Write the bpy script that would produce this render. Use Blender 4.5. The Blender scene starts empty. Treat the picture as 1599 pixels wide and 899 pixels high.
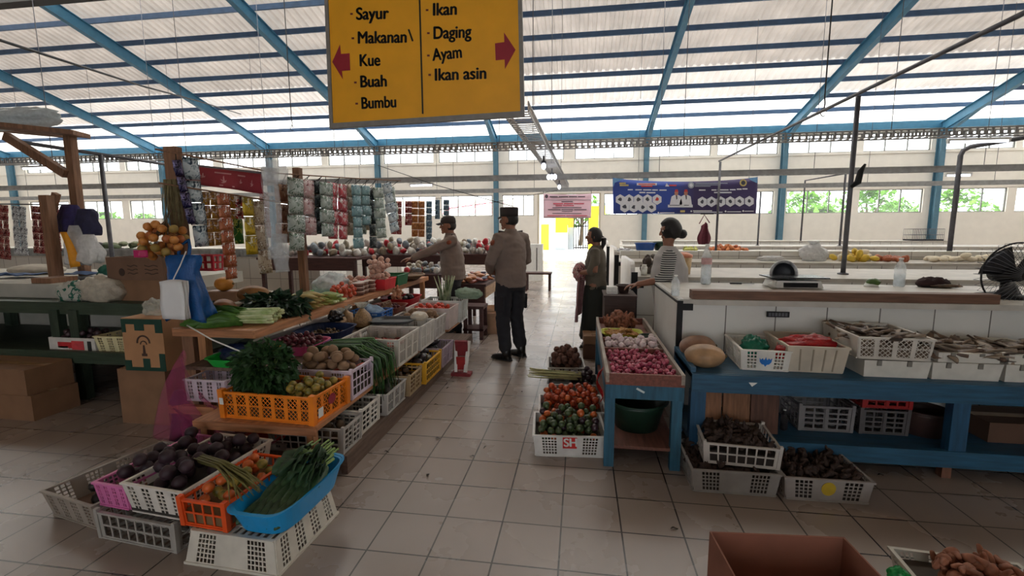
import bpy, bmesh, math, random
from mathutils import Vector, Matrix, Quaternion, noise
from math import sin, cos, pi, sqrt, atan2, radians as R

scene = bpy.context.scene
COL = scene.collection
# ------------------------------------------------------------------ camera
FPX, YAW, PIT, ROL, EYE = 720.5, -.14727, -.1281, -.00435, 1.5
fw = Vector((sin(YAW)*cos(PIT), cos(YAW)*cos(PIT), sin(PIT)))
_r = Vector((cos(YAW), -sin(YAW), 0)); _u = _r.cross(fw)
rt = cos(ROL)*_r + sin(ROL)*_u; up = -sin(ROL)*_r + cos(ROL)*_u
CAM = Vector((0, 0, EYE))
cd = bpy.data.cameras.new('camera'); cam = bpy.data.objects.new('camera', cd); COL.objects.link(cam)
cd.sensor_width = 36; cd.lens = FPX/1599*36; cd.clip_start = .05; cd.clip_end = 300
cam.matrix_world = Matrix(((rt.x, up.x, -fw.x, 0), (rt.y, up.y, -fw.y, 0), (rt.z, up.z, -fw.z, EYE), (0, 0, 0, 1)))
scene.camera = cam
# ------------------------------------------------------------------ light
scene.view_settings.view_transform = 'Standard'; scene.view_settings.look = 'None'
scene.view_settings.gamma = 1; scene.view_settings.use_curve_mapping = False
scene.view_settings.exposure = 0.0
scene.cycles.use_denoising = True
scene.cycles.max_bounces = 10; scene.cycles.diffuse_bounces = 6; scene.cycles.transparent_max_bounces = 16
scene.cycles.sample_clamp_indirect = 6
W = bpy.data.worlds.new('sky'); scene.world = W; W.use_nodes = True
bg = W.node_tree.nodes['Background']; bg.inputs[0].default_value = (.93, .965, 1, 1); bg.inputs[1].default_value = 4.0
sd = bpy.data.lights.new('sun', 'SUN'); sd.energy = 12.5; sd.angle = .06; sd.color = (1, .97, .94)
so = bpy.data.objects.new('sun', sd); COL.objects.link(so); so.rotation_euler = (R(-12), R(14), 0)
SHEET_T = dict(eave=.36, mid=.135, ridge=.098, sky=.95, old=.01)      # how much daylight each roof sheet lets through

def px_at(x, y):
    return fw + rt*((x-799.5)/FPX) - up*((y-449.5)/FPX)
def G(x, y, z=0):            # photo point -> point on a level at height z
    d = px_at(x, y); return CAM + d*((z-EYE)/d.z)
def A(x, y, Y):              # photo point -> point at distance Y along the aisle
    d = px_at(x, y); return CAM + d*(Y/d.y)
def B(x, y, X):              # photo point -> point on a plane parallel to the aisle
    d = px_at(x, y); return CAM + d*(X/d.x)
rnd = random.Random(7)
U = rnd.uniform
# ------------------------------------------------------------------ materials
def lin(c):
    c = c/255
    return c/12.92 if c <= .04045 else ((c+.055)/1.055)**2.4
def rgb(c, k=1):
    return (min(1, lin(c[0])*k), min(1, lin(c[1])*k), min(1, lin(c[2])*k), 1)
MATS = {}
def M(name, c, rough=.6, var=.15, scale=18, metal=0, bump=0, c2=None, trans=0, emit=0, spec=.5, bscale=None, detail=3):
    if name in MATS: return MATS[name]
    m = bpy.data.materials.new(name); MATS[name] = m; m.use_nodes = True
    nt = m.node_tree; b = nt.nodes['Principled BSDF']
    b.inputs['Roughness'].default_value = rough; b.inputs['Metallic'].default_value = metal
    b.inputs['Specular IOR Level'].default_value = spec
    tc = nt.nodes.new('ShaderNodeTexCoord'); no = nt.nodes.new('ShaderNodeTexNoise')
    no.inputs['Scale'].default_value = scale; no.inputs['Detail'].default_value = detail
    nt.links.new(tc.outputs['Object'], no.inputs['Vector'])
    rp = nt.nodes.new('ShaderNodeValToRGB')
    rp.color_ramp.elements[0].position = .32; rp.color_ramp.elements[1].position = .68
    rp.color_ramp.elements[0].color = rgb(c, 1-var); rp.color_ramp.elements[1].color = rgb(c2, 1) if c2 else rgb(c, 1+var)
    nt.links.new(no.outputs['Fac'], rp.inputs['Fac']); nt.links.new(rp.outputs['Color'], b.inputs['Base Color'])
    if bump:
        n2 = nt.nodes.new('ShaderNodeTexNoise'); n2.inputs['Scale'].default_value = bscale or scale*3
        nt.links.new(tc.outputs['Object'], n2.inputs['Vector'])
        bp = nt.nodes.new('ShaderNodeBump'); bp.inputs['Strength'].default_value = bump; bp.inputs['Distance'].default_value = .01
        nt.links.new(n2.outputs['Fac'], bp.inputs['Height']); nt.links.new(bp.outputs['Normal'], b.inputs['Normal'])
    if emit:
        b.inputs['Emission Color'].default_value = rgb(c); b.inputs['Emission Strength'].default_value = emit
    if trans:
        out = nt.nodes['Material Output']; tr = nt.nodes.new('ShaderNodeBsdfTranslucent'); mx = nt.nodes.new('ShaderNodeMixShader')
        nt.links.new(rp.outputs['Color'], tr.inputs['Color']); mx.inputs[0].default_value = trans
        nt.links.new(b.outputs[0], mx.inputs[1]); nt.links.new(tr.outputs[0], mx.inputs[2]); nt.links.new(mx.outputs[0], out.inputs['Surface'])
    return m
def film(name, c, alpha=.45, rough=.25, scale=30):      # thin clear or tinted plastic film
    if name in MATS: return MATS[name]
    m = M(name, c, rough, .12, scale, bump=.6, trans=.3); nt = m.node_tree; out = nt.nodes['Material Output']
    src = out.inputs['Surface'].links[0].from_socket
    tr = nt.nodes.new('ShaderNodeBsdfTransparent'); tr.inputs[0].default_value = (1, 1, 1, 1)
    mx = nt.nodes.new('ShaderNodeMixShader'); mx.inputs[0].default_value = alpha
    nt.links.new(tr.outputs[0], mx.inputs[1]); nt.links.new(src, mx.inputs[2]); nt.links.new(mx.outputs[0], out.inputs['Surface'])
    return m
def foil(name, cols, scale=26, metal=.25, rough=.3):     # printed sachet foil: patches of its inks
    if name in MATS: return MATS[name]
    m = bpy.data.materials.new(name); MATS[name] = m; m.use_nodes = True
    nt = m.node_tree; b = nt.nodes['Principled BSDF']; b.inputs['Roughness'].default_value = rough; b.inputs['Metallic'].default_value = metal
    tc = nt.nodes.new('ShaderNodeTexCoord'); vo = nt.nodes.new('ShaderNodeTexNoise'); vo.inputs['Scale'].default_value = scale
    vo.inputs['Detail'].default_value = 2; vo.inputs['Distortion'].default_value = 1.2
    nt.links.new(tc.outputs['Object'], vo.inputs['Vector'])
    rp = nt.nodes.new('ShaderNodeValToRGB'); rp.color_ramp.interpolation = 'CONSTANT'
    e = rp.color_ramp.elements
    while len(e) < len(cols): e.new(.5)
    for i, cc in enumerate(cols):
        e[i].position = (0, .5, .57)[i]
        e[i].color = rgb(cc)
    nt.links.new(vo.outputs['Fac'], rp.inputs['Fac']); nt.links.new(rp.outputs['Color'], b.inputs['Base Color'])
    n2 = nt.nodes.new('ShaderNodeTexNoise'); n2.inputs['Scale'].default_value = 45
    nt.links.new(tc.outputs['Object'], n2.inputs['Vector'])
    bp = nt.nodes.new('ShaderNodeBump'); bp.inputs['Strength'].default_value = .8; bp.inputs['Distance'].default_value = .01
    nt.links.new(n2.outputs['Fac'], bp.inputs['Height']); nt.links.new(bp.outputs['Normal'], b.inputs['Normal'])
    out = nt.nodes['Material Output']; tr = nt.nodes.new('ShaderNodeBsdfTranslucent'); mx = nt.nodes.new('ShaderNodeMixShader'); mx.inputs[0].default_value = .3
    nt.links.new(rp.outputs['Color'], tr.inputs['Color']); nt.links.new(b.outputs[0], mx.inputs[1]); nt.links.new(tr.outputs[0], mx.inputs[2]); nt.links.new(mx.outputs[0], out.inputs['Surface'])
    return m
def wood(name, c, rough=.65, axis=0, scale=6):
    if name in MATS: return MATS[name]
    m = M(name, c, rough, .28, scale, bump=.25); nt = m.node_tree
    no = [n for n in nt.nodes if n.type == 'TEX_NOISE'][0]; mp = nt.nodes.new('ShaderNodeMapping')
    s = [9, 9, 9]; s[axis] = .8; mp.inputs['Scale'].default_value = s
    l = no.inputs['Vector'].links[0]; src = l.from_socket
    nt.links.new(src, mp.inputs['Vector']); nt.links.new(mp.outputs[0], no.inputs['Vector'])
    return m
def tiles(name, c, grout, sx, sy, ox=0, oy=0, gw=.012, rough=.3, vert=False, dirt=.35, var=.06, dc=(70, 62, 55)):
    m = bpy.data.materials.new(name); MATS[name] = m; m.use_nodes = True
    nt = m.node_tree; N = nt.nodes.new; L = nt.links.new; b = nt.nodes['Principled BSDF']
    ge = N('ShaderNodeNewGeometry'); sp = N('ShaderNodeSeparateXYZ'); L(ge.outputs['Position'], sp.inputs[0])
    def mth(op, a, v=None, w=None):
        n = N('ShaderNodeMath'); n.operation = op
        for i, q in enumerate((a, v, w)):
            if q is None: continue
            if isinstance(q, (int, float)): n.inputs[i].default_value = q
            else: L(q, n.inputs[i])
        return n.outputs[0]
    if vert:
        a = mth('ADD', sp.outputs[0], sp.outputs[1]); bb = sp.outputs[2]
    else: a, bb = sp.outputs[0], sp.outputs[1]
    a = mth('DIVIDE', mth('SUBTRACT', a, ox), sx); bb = mth('DIVIDE', mth('SUBTRACT', bb, oy), sy)
    def edge(q, g):
        f = mth('FRACT', q); d = mth('MINIMUM', f, mth('SUBTRACT', 1, f)); return mth('LESS_THAN', d, g)
    g = mth('MAXIMUM', edge(a, gw/sx/2), edge(bb, gw/sy/2))
    cb = N('ShaderNodeCombineXYZ'); L(mth('FLOOR', a), cb.inputs[0]); L(mth('FLOOR', bb), cb.inputs[1])
    wn = N('ShaderNodeTexWhiteNoise'); wn.noise_dimensions = '2D'; L(cb.outputs[0], wn.inputs['Vector'])
    no = N('ShaderNodeTexNoise'); no.inputs['Scale'].default_value = 1.7; no.inputs['Detail'].default_value = 6; L(ge.outputs['Position'], no.inputs['Vector'])
    def mix(f, x, y):
        n = N('ShaderNodeMix'); n.data_type = 'RGBA'
        if isinstance(f, float): n.inputs[0].default_value = f
        else: L(f, n.inputs[0])
        for i, q in ((6, x), (7, y)):
            if isinstance(q, tuple): n.inputs[i].default_value = q
            else: L(q, n.inputs[i])
        return n.outputs[2]
    base = mix(wn.outputs['Value'], rgb(c, 1-var), rgb(c, 1+var))
    rp = N('ShaderNodeMapRange'); rp.inputs[1].default_value = .45; rp.inputs[2].default_value = .75; rp.inputs[4].default_value = dirt; L(no.outputs['Fac'], rp.inputs[0])
    base = mix(rp.outputs[0], base, rgb(dc))
    L(mix(g, base, rgb(grout)), b.inputs['Base Color'])
    rr = N('ShaderNodeMapRange'); rr.inputs[3].default_value = rough; rr.inputs[4].default_value = rough+.25; L(no.outputs['Fac'], rr.inputs[0]); L(rr.outputs[0], b.inputs['Roughness'])
    bp = N('ShaderNodeBump'); bp.inputs['Strength'].default_value = .4; bp.inputs['Distance'].default_value = .003; bp.invert = True
    L(g, bp.inputs['Height']); L(bp.outputs[0], b.inputs['Normal'])
    return m
# ------------------------------------------------------------------ mesh builder
def frame(d, ref=None):
    d = Vector(d).normalized(); ref = Vector(ref or (0, 0, 1))
    if abs(d.dot(ref)) > .98: ref = Vector((1, 0, 0)) if abs(d.x) < .9 else Vector((0, 1, 0))
    a = ref.cross(d).normalized(); return a, d.cross(a)
class MB:
    def __init__(s): s.v, s.f, s.sm = [], [], []
    def add(s, vs, fs, sm=False):
        o = len(s.v); s.v += [tuple(p) for p in vs]; s.f += [tuple(i+o for i in q) for q in fs]; s.sm += [sm]*len(fs); return s
    def box(s, c, d, rot=None, tp=1.0):
        hx, hy, hz = d[0]/2, d[1]/2, d[2]/2; vs = []
        for z, k in ((-hz, tp), (hz, 1)):
            for x, y in ((-hx, -hy), (hx, -hy), (hx, hy), (-hx, hy)):
                p = Vector((x*k, y*k, z)); vs.append((rot @ p if rot else p)+Vector(c))
        return s.add(vs, [(0, 3, 2, 1), (4, 5, 6, 7), (0, 1, 5, 4), (1, 2, 6, 5), (2, 3, 7, 6), (3, 0, 4, 7)])
    def bx(s, x0, x1, y0, y1, z0, z1): return s.box(((x0+x1)/2, (y0+y1)/2, (z0+z1)/2), (x1-x0, y1-y0, z1-z0))
    def bar(s, p, q, w, h, ref=None):          # square section between two points
        p, q = Vector(p), Vector(q); a, b = frame(q-p, ref); vs = []
        for c in (p, q):
            for i, j in ((-1, -1), (1, -1), (1, 1), (-1, 1)): vs.append(c+a*(w/2*i)+b*(h/2*j))
        return s.add(vs, [(0, 3, 2, 1), (4, 5, 6, 7), (0, 1, 5, 4), (1, 2, 6, 5), (2, 3, 7, 6), (3, 0, 4, 7)])
    def loft(s, rings, n=12, cap=True, sm=True, ends=(1, 1)):   # rings: (centre, half axis a, half axis b)
        vs = []; fs = []
        for c, a, b in rings:
            for k in range(n):
                t = 2*pi*k/n; vs.append(Vector(c)+Vector(a)*cos(t)+Vector(b)*sin(t))
        for i in range(len(rings)-1):
            for k in range(n):
                k2 = (k+1) % n; fs.append((i*n+k, i*n+k2, (i+1)*n+k2, (i+1)*n+k))
        if cap:
            if ends[0]: fs.append(tuple(range(n-1, -1, -1)))
            if ends[1]: fs.append(tuple((len(rings)-1)*n+k for k in range(n)))
        return s.add(vs, fs, sm)
    def tube(s, pts, r, n=8, cap=True, round_=False):
        pts = [Vector(p) for p in pts]; m = len(pts); rs = [r]*m if isinstance(r, (int, float)) else list(r)
        if round_:
            d0 = (pts[0]-pts[1]).normalized(); d1 = (pts[-1]-pts[-2]).normalized()
            P0 = [pts[0]+d0*rs[0]*q for q in (.95, .7, .35)]; P1 = [pts[-1]+d1*rs[-1]*q for q in (.35, .7, .95)]
            pts = P0+pts+P1; rs = [rs[0]*q for q in (.3, .71, .94)]+rs+[rs[-1]*q for q in (.94, .71, .3)]; m = len(pts)
        rings = []; ref = None
        for i in range(m):
            t = (pts[min(i+1, m-1)]-pts[max(i-1, 0)]).normalized()
            a, b = frame(t, ref if ref else None)
            if ref is not None: ref = b
            else: ref = b
            rings.append((pts[i], a*rs[i], b*rs[i]))
        return s.loft(rings, n, cap)
    def lathe(s, prof, n=20, c=(0, 0, 0), sm=True, sq=None):
        c = Vector(c); return s.loft([(c+Vector((0, 0, z)), Vector((r, 0, 0)), Vector((0, r*(sq or 1), 0))) for r, z in prof], n, True, sm, (prof[0][0] < .0025, prof[-1][0] < .0025))
    def ball(s, c, r, n=12, m=8, fn=None, rot=None):
        c = Vector(c); r = (r, r, r) if isinstance(r, (int, float)) else r; vs = []; fs = []
        for i in range(m+1):
            th = pi*i/m
            for k in range(n):
                t = 2*pi*k/n; d = Vector((sin(th)*cos(t), sin(th)*sin(t), cos(th)))
                p = Vector((d.x*r[0], d.y*r[1], d.z*r[2]))
                if fn: p = fn(d, p)
                if rot: p = rot @ p
                vs.append(c+p)
        for i in range(m):
            for k in range(n):
                k2 = (k+1) % n; fs.append((i*n+k, (i+1)*n+k, (i+1)*n+k2, i*n+k2))
        return s.add(vs, fs, True)
    def sheet(s, nx, ny, fn, th=.002, sm=True):      # a thin closed sheet: fn(u,v) -> point
        g = [[Vector(fn(i/nx, j/ny)) for i in range(nx+1)] for j in range(ny+1)]
        vs = []; fs = []; w = nx+1; tot = w*(ny+1); lo = []
        for j in range(ny+1):
            for i in range(w):
                du = g[j][min(i+1, nx)]-g[j][max(i-1, 0)]; dv = g[min(j+1, ny)][i]-g[max(j-1, 0)][i]
                nn = du.cross(dv); nn = nn.normalized() if nn.length > 1e-12 else Vector((0, 0, 1))
                vs.append(g[j][i]); lo.append(g[j][i]-nn*th)
        vs += lo
        for j in range(ny):
            for i in range(nx):
                a = j*w+i; fs.append((a, a+1, a+w+1, a+w)); fs.append((tot+a, tot+a+w, tot+a+w+1, tot+a+1))
        for i in range(nx):
            fs.append((i, tot+i, tot+i+1, i+1)); a = ny*w+i; fs.append((a, a+1, tot+a+1, tot+a))
        for j in range(ny):
            a = j*w; fs.append((a, a+w, tot+a+w, tot+a)); a = j*w+nx; fs.append((a, tot+a, tot+a+w, a+w))
        return s.add(vs, fs, sm)
    def prism(s, pts, d):          # extrude a planar outline along d
        n = len(pts); d = Vector(d); a = [Vector(p) for p in pts]
        nn = (a[1]-a[0]).cross(a[2]-a[1])
        fs = [tuple(range(n-1, -1, -1)), tuple(range(n, 2*n))]+[(i, (i+1) % n, n+(i+1) % n, n+i) for i in range(n)]
        return s.add(a+[p+d for p in a], fs)
    def mesh(s, name, m):
        me = bpy.data.meshes.new(name); me.from_pydata(s.v, [], s.f); me.update()
        me.polygons.foreach_set('use_smooth', s.sm)
        for q in (m if isinstance(m, (list, tuple)) else [m]): me.materials.append(q)
        bm = bmesh.new(); bm.from_mesh(me); bmesh.ops.recalc_face_normals(bm, faces=bm.faces); bm.to_mesh(me); bm.free()
        return me
    def build(s, name, m, parent=None, kind=None, loc=None, label=None):
        o = bpy.data.objects.new(name, s.mesh(name, m)); COL.objects.link(o)
        if parent: o.parent = parent
        if loc is not None: o.location = loc
        if kind: o['kind'] = kind
        if label: o['label'] = label
        return o
def tag(o, label, cat, group=None, kind=None):
    o['label'] = label; o['category'] = cat
    if group: o['group'] = group
    if kind: o['kind'] = kind
    return o
def thing(name, label, cat, loc=(0, 0, 0), rz=0, group=None, kind=None):
    o = bpy.data.objects.new(name, None); COL.objects.link(o); o.empty_display_size = .05
    o.location = Vector(loc)+Vector((0, 0, .0012 if loc[2] > .01 else 0)); o.rotation_euler = (0, 0, rz); return tag(o, label, cat, group, kind)
def struct(mb, name, m): return mb.build(name, m, kind='structure')
def dup(o, parent=None):
    c = o.copy(); COL.objects.link(c)
    if parent: c.parent = parent
    for ch in list(o.children): dup(ch, c)
    return c
def remesh(mb, name, m, parent, vox=.006, smooth=6, fac=.5):
    o = mb.build(name, m, parent)
    md = o.modifiers.new('r', 'REMESH'); md.mode = 'VOXEL'; md.voxel_size = vox; md.use_smooth_shade = True
    if smooth:
        ms = o.modifiers.new('s', 'SMOOTH'); ms.iterations = smooth; ms.factor = fac
    dg = bpy.context.evaluated_depsgraph_get(); me = bpy.data.meshes.new_from_object(o.evaluated_get(dg))
    o.modifiers.clear(); o.data = me
    me.polygons.foreach_set('use_smooth', [True]*len(me.polygons))
    if not me.materials: me.materials.append(m)
    return o
def nz(p, s=1, o=0): return noise.noise(Vector(p)*s+Vector((o, o*1.7, o*.6)))
def txt(body, name, m, parent, origin, ux, uy, size, ex=.002, bold=.0, align='LEFT', sx=1.0):
    cu = bpy.data.curves.new(name, 'FONT'); cu.body = body; cu.size = size; cu.extrude = ex; cu.align_x = align
    o = bpy.data.objects.new(name, cu); COL.objects.link(o)
    X = Vector(ux).normalized(); Y = Vector(uy).normalized(); Z = X.cross(Y)
    o.matrix_world = Matrix.Translation(Vector(origin)) @ Matrix((X, Y, Z)).transposed().to_4x4() @ Matrix.Diagonal((sx, 1, 1, 1))
    if parent:
        mw = o.matrix_world.copy(); o.parent = parent; o.matrix_parent_inverse = Matrix.Identity(4)
        bpy.context.view_layer.update(); o.matrix_basis = parent.matrix_world.inverted() @ mw
    cu.materials.append(m); bpy.context.view_layer.update()
    me = bpy.data.meshes.new_from_object(o.evaluated_get(bpy.context.evaluated_depsgraph_get()))
    if bold:
        bm = bmesh.new(); bm.from_mesh(me); g0 = bm.verts[:]+bm.edges[:]+bm.faces[:]
        for dx, dy in ((-bold, 0), (bold, 0), (0, bold*.5), (0, -bold*.5)):
            r_ = bmesh.ops.duplicate(bm, geom=g0); bmesh.ops.translate(bm, vec=(dx, dy, dx*.01+dy*.02), verts=[v for v in r_['geom'] if isinstance(v, bmesh.types.BMVert)])
        bm.to_mesh(me); bm.free()
    o2 = bpy.data.objects.new(name, me); COL.objects.link(o2)
    o2.parent = o.parent; o2.matrix_basis = o.matrix_basis.copy(); bpy.data.objects.remove(o); o2.name = name; return o2
# ================================================================== the hall
XL, XR, YB, YF, YR = -33, 20, -8, 22, 12
m_wall = M('cream paint', (243, 238, 228), .8, .03, 3)
m_dirtywall = M('grey plaster', (150, 142, 130), .9, .15, 3)
m_teal = M('teal steel paint', (66, 124, 156), .5, .1, 5)
m_col = M('grey blue column paint', (82, 122, 142), .5, .1, 5)
m_purlin = M('blue grey steel', (62, 92, 128), .5, .12, 5)
m_galv = M('galvanised steel', (150, 150, 150), .45, .15, 8, metal=.4)
m_steel = M('dull steel pipe', (92, 92, 98), .5, .2, 9, metal=.3)
m_dark = M('dark rubber', (24, 24, 26), .6, .2)
m_black = M('black plastic', (18, 18, 20), .55, .2, spec=.3)
m_white = M('white plastic', (228, 228, 224), .45, .05)
m_floor = tiles('floor tiles', (150, 137, 129), (54, 47, 43), .3, .3, ox=(0-4.2566)*.3, oy=(11.2566-20)*.3, gw=.008, rough=.15, dirt=.11)
m_ctile = tiles('white wall tiles', (214, 212, 206), (110, 106, 100), .34, .5, ox=.84, oy=.5, gw=.008, rough=.25, vert=True, dirt=.11)
m_ctop = M('worn counter top', (188, 182, 172), .45, .12, 7)

struct(MB().bx(XL, XR, YB, YF+.2, -.2, 0), 'floor', m_floor)
m_yard = M('pale concrete yard', (205, 203, 198), .9, .08, 1)
struct(MB().bx(-70, 60, YF+.2, 90, -.24, -.03), 'ground', m_yard)
WIN = [(-30.6, -28), (-27.1, -24.6), (-24.15, -21.95), (-21.5, -19), (-18.6, -16), (-15.35, -12.8), (-12.5, -10.1), (-9.55, -7.0), (-6.75, -4.2), (-3.72, -2.2)]
WIN2 = [(1.05, 2.6), (3.2, 5.6), (5.9, 8.35), (8.87, 11.47), (11.75, 14.2), (14.7, 17.28), (17.6, 19.6)]
UST = [(-30.5, -28), (-27.1, -24.5), (-24.15, -21.95), (-21.5, -18.9), (-18.4, -15.8), (-15.3, -12.85), (-12.5, -10.0), (-9.6, -7.05), (-6.8, -4.15), (-3.4, -.83), (-.31, 2.33), (3.0, 5.63), (5.9, 8.4), (8.8, 11.35), (11.75, 14.3), (14.7, 17.35), (17.6, 19.7)]
b = MB(); y0, y1 = YF, YF+.2; DX = (-1.95, .82)
b.bx(XL, DX[0], y0, y1, 0, 2.1); b.bx(DX[1], XR, y0, y1, 0, 2.1)
def piers(b, z0, z1, opens):
    x = XL
    for o in opens: b.bx(x, o[0], y0, y1, z0, z1); x = o[1]
    b.bx(x, XR, y0, y1, z0, z1)
piers(b, 2.1, 3.08, WIN+[DX]+WIN2); b.bx(XL, XR, y0, y1, 3.08, 4.65); piers(b, 4.65, 5.45, UST); b.bx(XL, XR, y0, y1, 5.45, 5.62)
b.bx(XL, XR, y0-.03, y0, 3.12, 3.2); b.bx(XL, XR, y0-.03, y0, 4.55, 4.65)
struct(b, 'wall_back', m_wall)
zr_b = 8.3-.2*(YR-YB)
b = MB(); EX, EZ = (-4.6, 4.6), (.6, 3.1)      # unseen opening added behind the camera to let in front fill light
b.bx(XL, EX[0], YB-.2, YB, 0, zr_b+.2); b.bx(EX[1], XR, YB-.2, YB, 0, zr_b+.2); b.bx(EX[0], EX[1], YB-.2, YB, EZ[1], zr_b+.2); b.bx(EX[0], EX[1], YB-.2, YB, 0, EZ[0])
struct(b, 'wall_front', m_dirtywall)
for nm, x in (('wall_left', XL-.2), ('wall_right', XR)):
    b = MB(); b.prism([(x, YB, 0), (x, YF+.2, 0), (x, YF+.2, 5.6), (x, YR, 8.4), (x, YB, zr_b+.2)], (.2, 0, 0)); struct(b, nm, m_wall)
m_pane = film('window glass', (235, 240, 240), .06, .1)
m_frame = M('grey window frame', (120, 122, 118), .5, .1)
k = 0
for (a, c), z0, z1 in [(w, 2.1, 3.08) for w in WIN+WIN2]+[(w, 4.65, 5.45) for w in UST]:
    k += 1
    f = MB(); t = .035
    f.bx(a, c, y0+.06, y0+.12, z0, z0+t); f.bx(a, c, y0+.06, y0+.12, z1-t, z1)
    for q in range(4):
        x = a+(c-a)*q/3; x = min(max(x, a+t/2), c-t/2); f.bx(x-t/2, x+t/2, y0+.06, y0+.12, z0+t, z1-t)
    o = struct(f, 'window_%d' % k, m_frame)
    MB().bx(a+.02, c-.02, y0+.085, y0+.091, z0+.02, z1-.02).build('pane', m_pane, o)
f = MB(); f.bx(DX[0]-.08, DX[0], y0-.02, y1+.02, 0, 3.08); f.bx(DX[1], DX[1]+.08, y0-.02, y1+.02, 0, 3.08); f.bx(DX[0]-.08, DX[1]+.08, y0-.02, y1+.02, 3.08, 3.16)
struct(f, 'trim_1', M('door surround', (205, 196, 176), .7, .06))
CX = [-31.3, -21.74, -15.6, -9.84, -3.98, 2.86, 8.6, 14.55]
for x in CX:
    b = MB(); b.bx(x-.1, x+.1, y0-.30, y0-.27, 0, 5.5); b.bx(x-.1, x+.1, y0-.05, y0-.02, 0, 5.5); b.bx(x-.02, x+.02, y0-.28, y0-.04, 0, 5.5)
    b.bx(x-.18, x+.18, y0-.34, y0-.01, 0, .03); struct(b, 'column', m_col)
SL = .27
def zroof(y): return 5.9+SL*(YF-y)
# rafters: I sections from the eave to the ridge
for x in CX:
    b = MB(); p = Vector((x, YF-.15, zroof(YF-.15)-.40)); q = Vector((x, YR, zroof(YR)-.40)); n = Vector((0, SL, 1)).normalized()
    b.bar(p, q, .02, .34, (0, 0, 1))
    b.v = []; b.f = []; b.sm = []
    def slab(c0, c1, w, h0, h1):
        vs = []
        for c in (c0, c1):
            for sx, hh in ((-w/2, h0), (w/2, h0), (w/2, h1), (-w/2, h1)): vs.append(c+Vector((sx, 0, 0))+n*hh)
        b.add(vs, [(0, 3, 2, 1), (4, 5, 6, 7), (0, 1, 5, 4), (1, 2, 6, 5), (2, 3, 7, 6), (3, 0, 4, 7)])
    slab(p, q, .03, -.16, .16); slab(p, q, .17, .16, .18); slab(p, q, .17, -.18, -.16)
    h = p+(q-p)*.16                       # haunch at the column
    b.prism([p-n*.18+Vector((-.015, 0, 0)), h-n*.18+Vector((-.015, 0, 0)), p-n*.38+Vector((-.015, 0, 0))], (.03, 0, 0))
    slab(p-n*.2, h, .17, -.19, -.17)
    struct(b, 'rafter', m_teal)
PY = []
for yy in (22.5, 60, 94, 122, 146.5, 169, 189):
    d = px_at(819, yy); t = (zroof(0)-.1-EYE)/(d.z+SL*d.y); PY.append(t*d.y)
PY = [PY[0]-1.05]+PY
for y in PY:
    z = zroof(y)-.12; b = MB(); b.bx(XL, XR, y-.03, y-.025, z-.065, z+.09); b.bx(XL, XR, y-.025, y+.03, z+.085, z+.09); b.bx(XL, XR, y-.025, y+.03, z-.065, z-.06)
    struct(b, 'purlin', m_purlin)
z = zroof(YF)-.2; struct(MB().bx(XL, XR, YF-.12, YF-.04, z-.18, z+.12), 'eave_beam', m_teal)
def corr(yA, yB, mat, name, zA=None, zB=None):
    b = MB(); per = .26; n = int((XR-XL)/per); prof = [(0, 0), (.10, 0), (.135, .055), (.225, .055)]; vs = []
    zA = zroof(yA) if zA is None else zA; zB = zroof(yB) if zB is None else zB
    row = [(XL+i*per+dx, dz) for i in range(n) for dx, dz in prof]
    for yy, zz in ((yA, zA), (yB, zB)): vs += [(x, yy, zz+dz) for x, dz in row]
    m = len(row); b.add(vs, [(i, i+1, m+i+1, m+i) for i in range(m-1)]); return struct(b, name, mat)
def sheet_mat(name, c, t, var=.1):
    m = M(name, c, .6, var, 1.3, trans=t); return m
corr(YF+.7, PY[-2], sheet_mat('clear roof sheet', (240, 238, 233), SHEET_T['eave'], .03), 'roof')
corr(PY[-2], PY[4], sheet_mat('milky roof sheet', (222, 216, 209), SHEET_T['mid'], .08), 'roof')
corr(PY[4], YR, sheet_mat('weathered roof sheet', (202, 194, 186), SHEET_T['ridge'], .12), 'roof')
zn = lambda y: zroof(YR)+(zr_b-zroof(YR))*(YR-y)/(YR-YB)
corr(YR, 9.2, sheet_mat('added skylight sheet', (242, 240, 234), SHEET_T['sky'], .03), 'roof', zroof(YR), zn(9.2))  # unseen skylight strip added behind the ridge to brighten the far wall
corr(9.2, YB-.3, sheet_mat('old roof sheet', (200, 188, 172), SHEET_T['old'], .1), 'roof', zn(9.2), zr_b)
m_ridge = M('dark beam', (30, 27, 26), .8, .2, 3)  # one even dark tone for the ridge beam
struct(MB().bx(XL, XR, YR-.35, YR-.02, zroof(YR)-.75, zroof(YR)-.25), 'ridge_beam', m_ridge)
# ---- the yard beyond the door
m_yel = M('yellow wall paint', (250, 222, 20), .7, .04, 2); m_gry = M('grey wall paint', (150, 158, 165), .7, .05, 2)
m_oran = M('amber door paint', (246, 180, 30), .6, .05, 2); m_lcy = M('pale blue wall paint', (190, 222, 232), .7, .05, 2)
def wallpiece(pxa, pxb, z0, z1, Y, m, name, label, cat, t=.25):
    a = A(pxa, 370, Y).x; c = A(pxb, 370, Y).x
    return tag(struct(MB().bx(a, c, Y, Y+t, z0, z1), name, m), label, cat)
YD = 33
zz = lambda y, Y=YD: A(890, y, Y).z
struct(MB().bx(-14, A(858, 370, YD).x, YD, YD+.3, -.05, 3.6), 'yard_wall', m_wall)
o = struct(MB().bx(A(845, 370, YD).x, A(857, 370, YD).x, YD-.08, YD, -.05, zz(350)), 'yard_door', m_oran)
b = struct(MB().bx(A(858, 370, YD).x, A(867, 370, YD).x, YD, YD+.3, -.05, 3.6), 'yard_wall', m_lcy)
b = struct(MB().bx(A(867, 370, YD).x, A(886, 370, YD).x, YD, YD+.3, -.05, zz(363)), 'yard_wall', m_gry)
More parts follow.
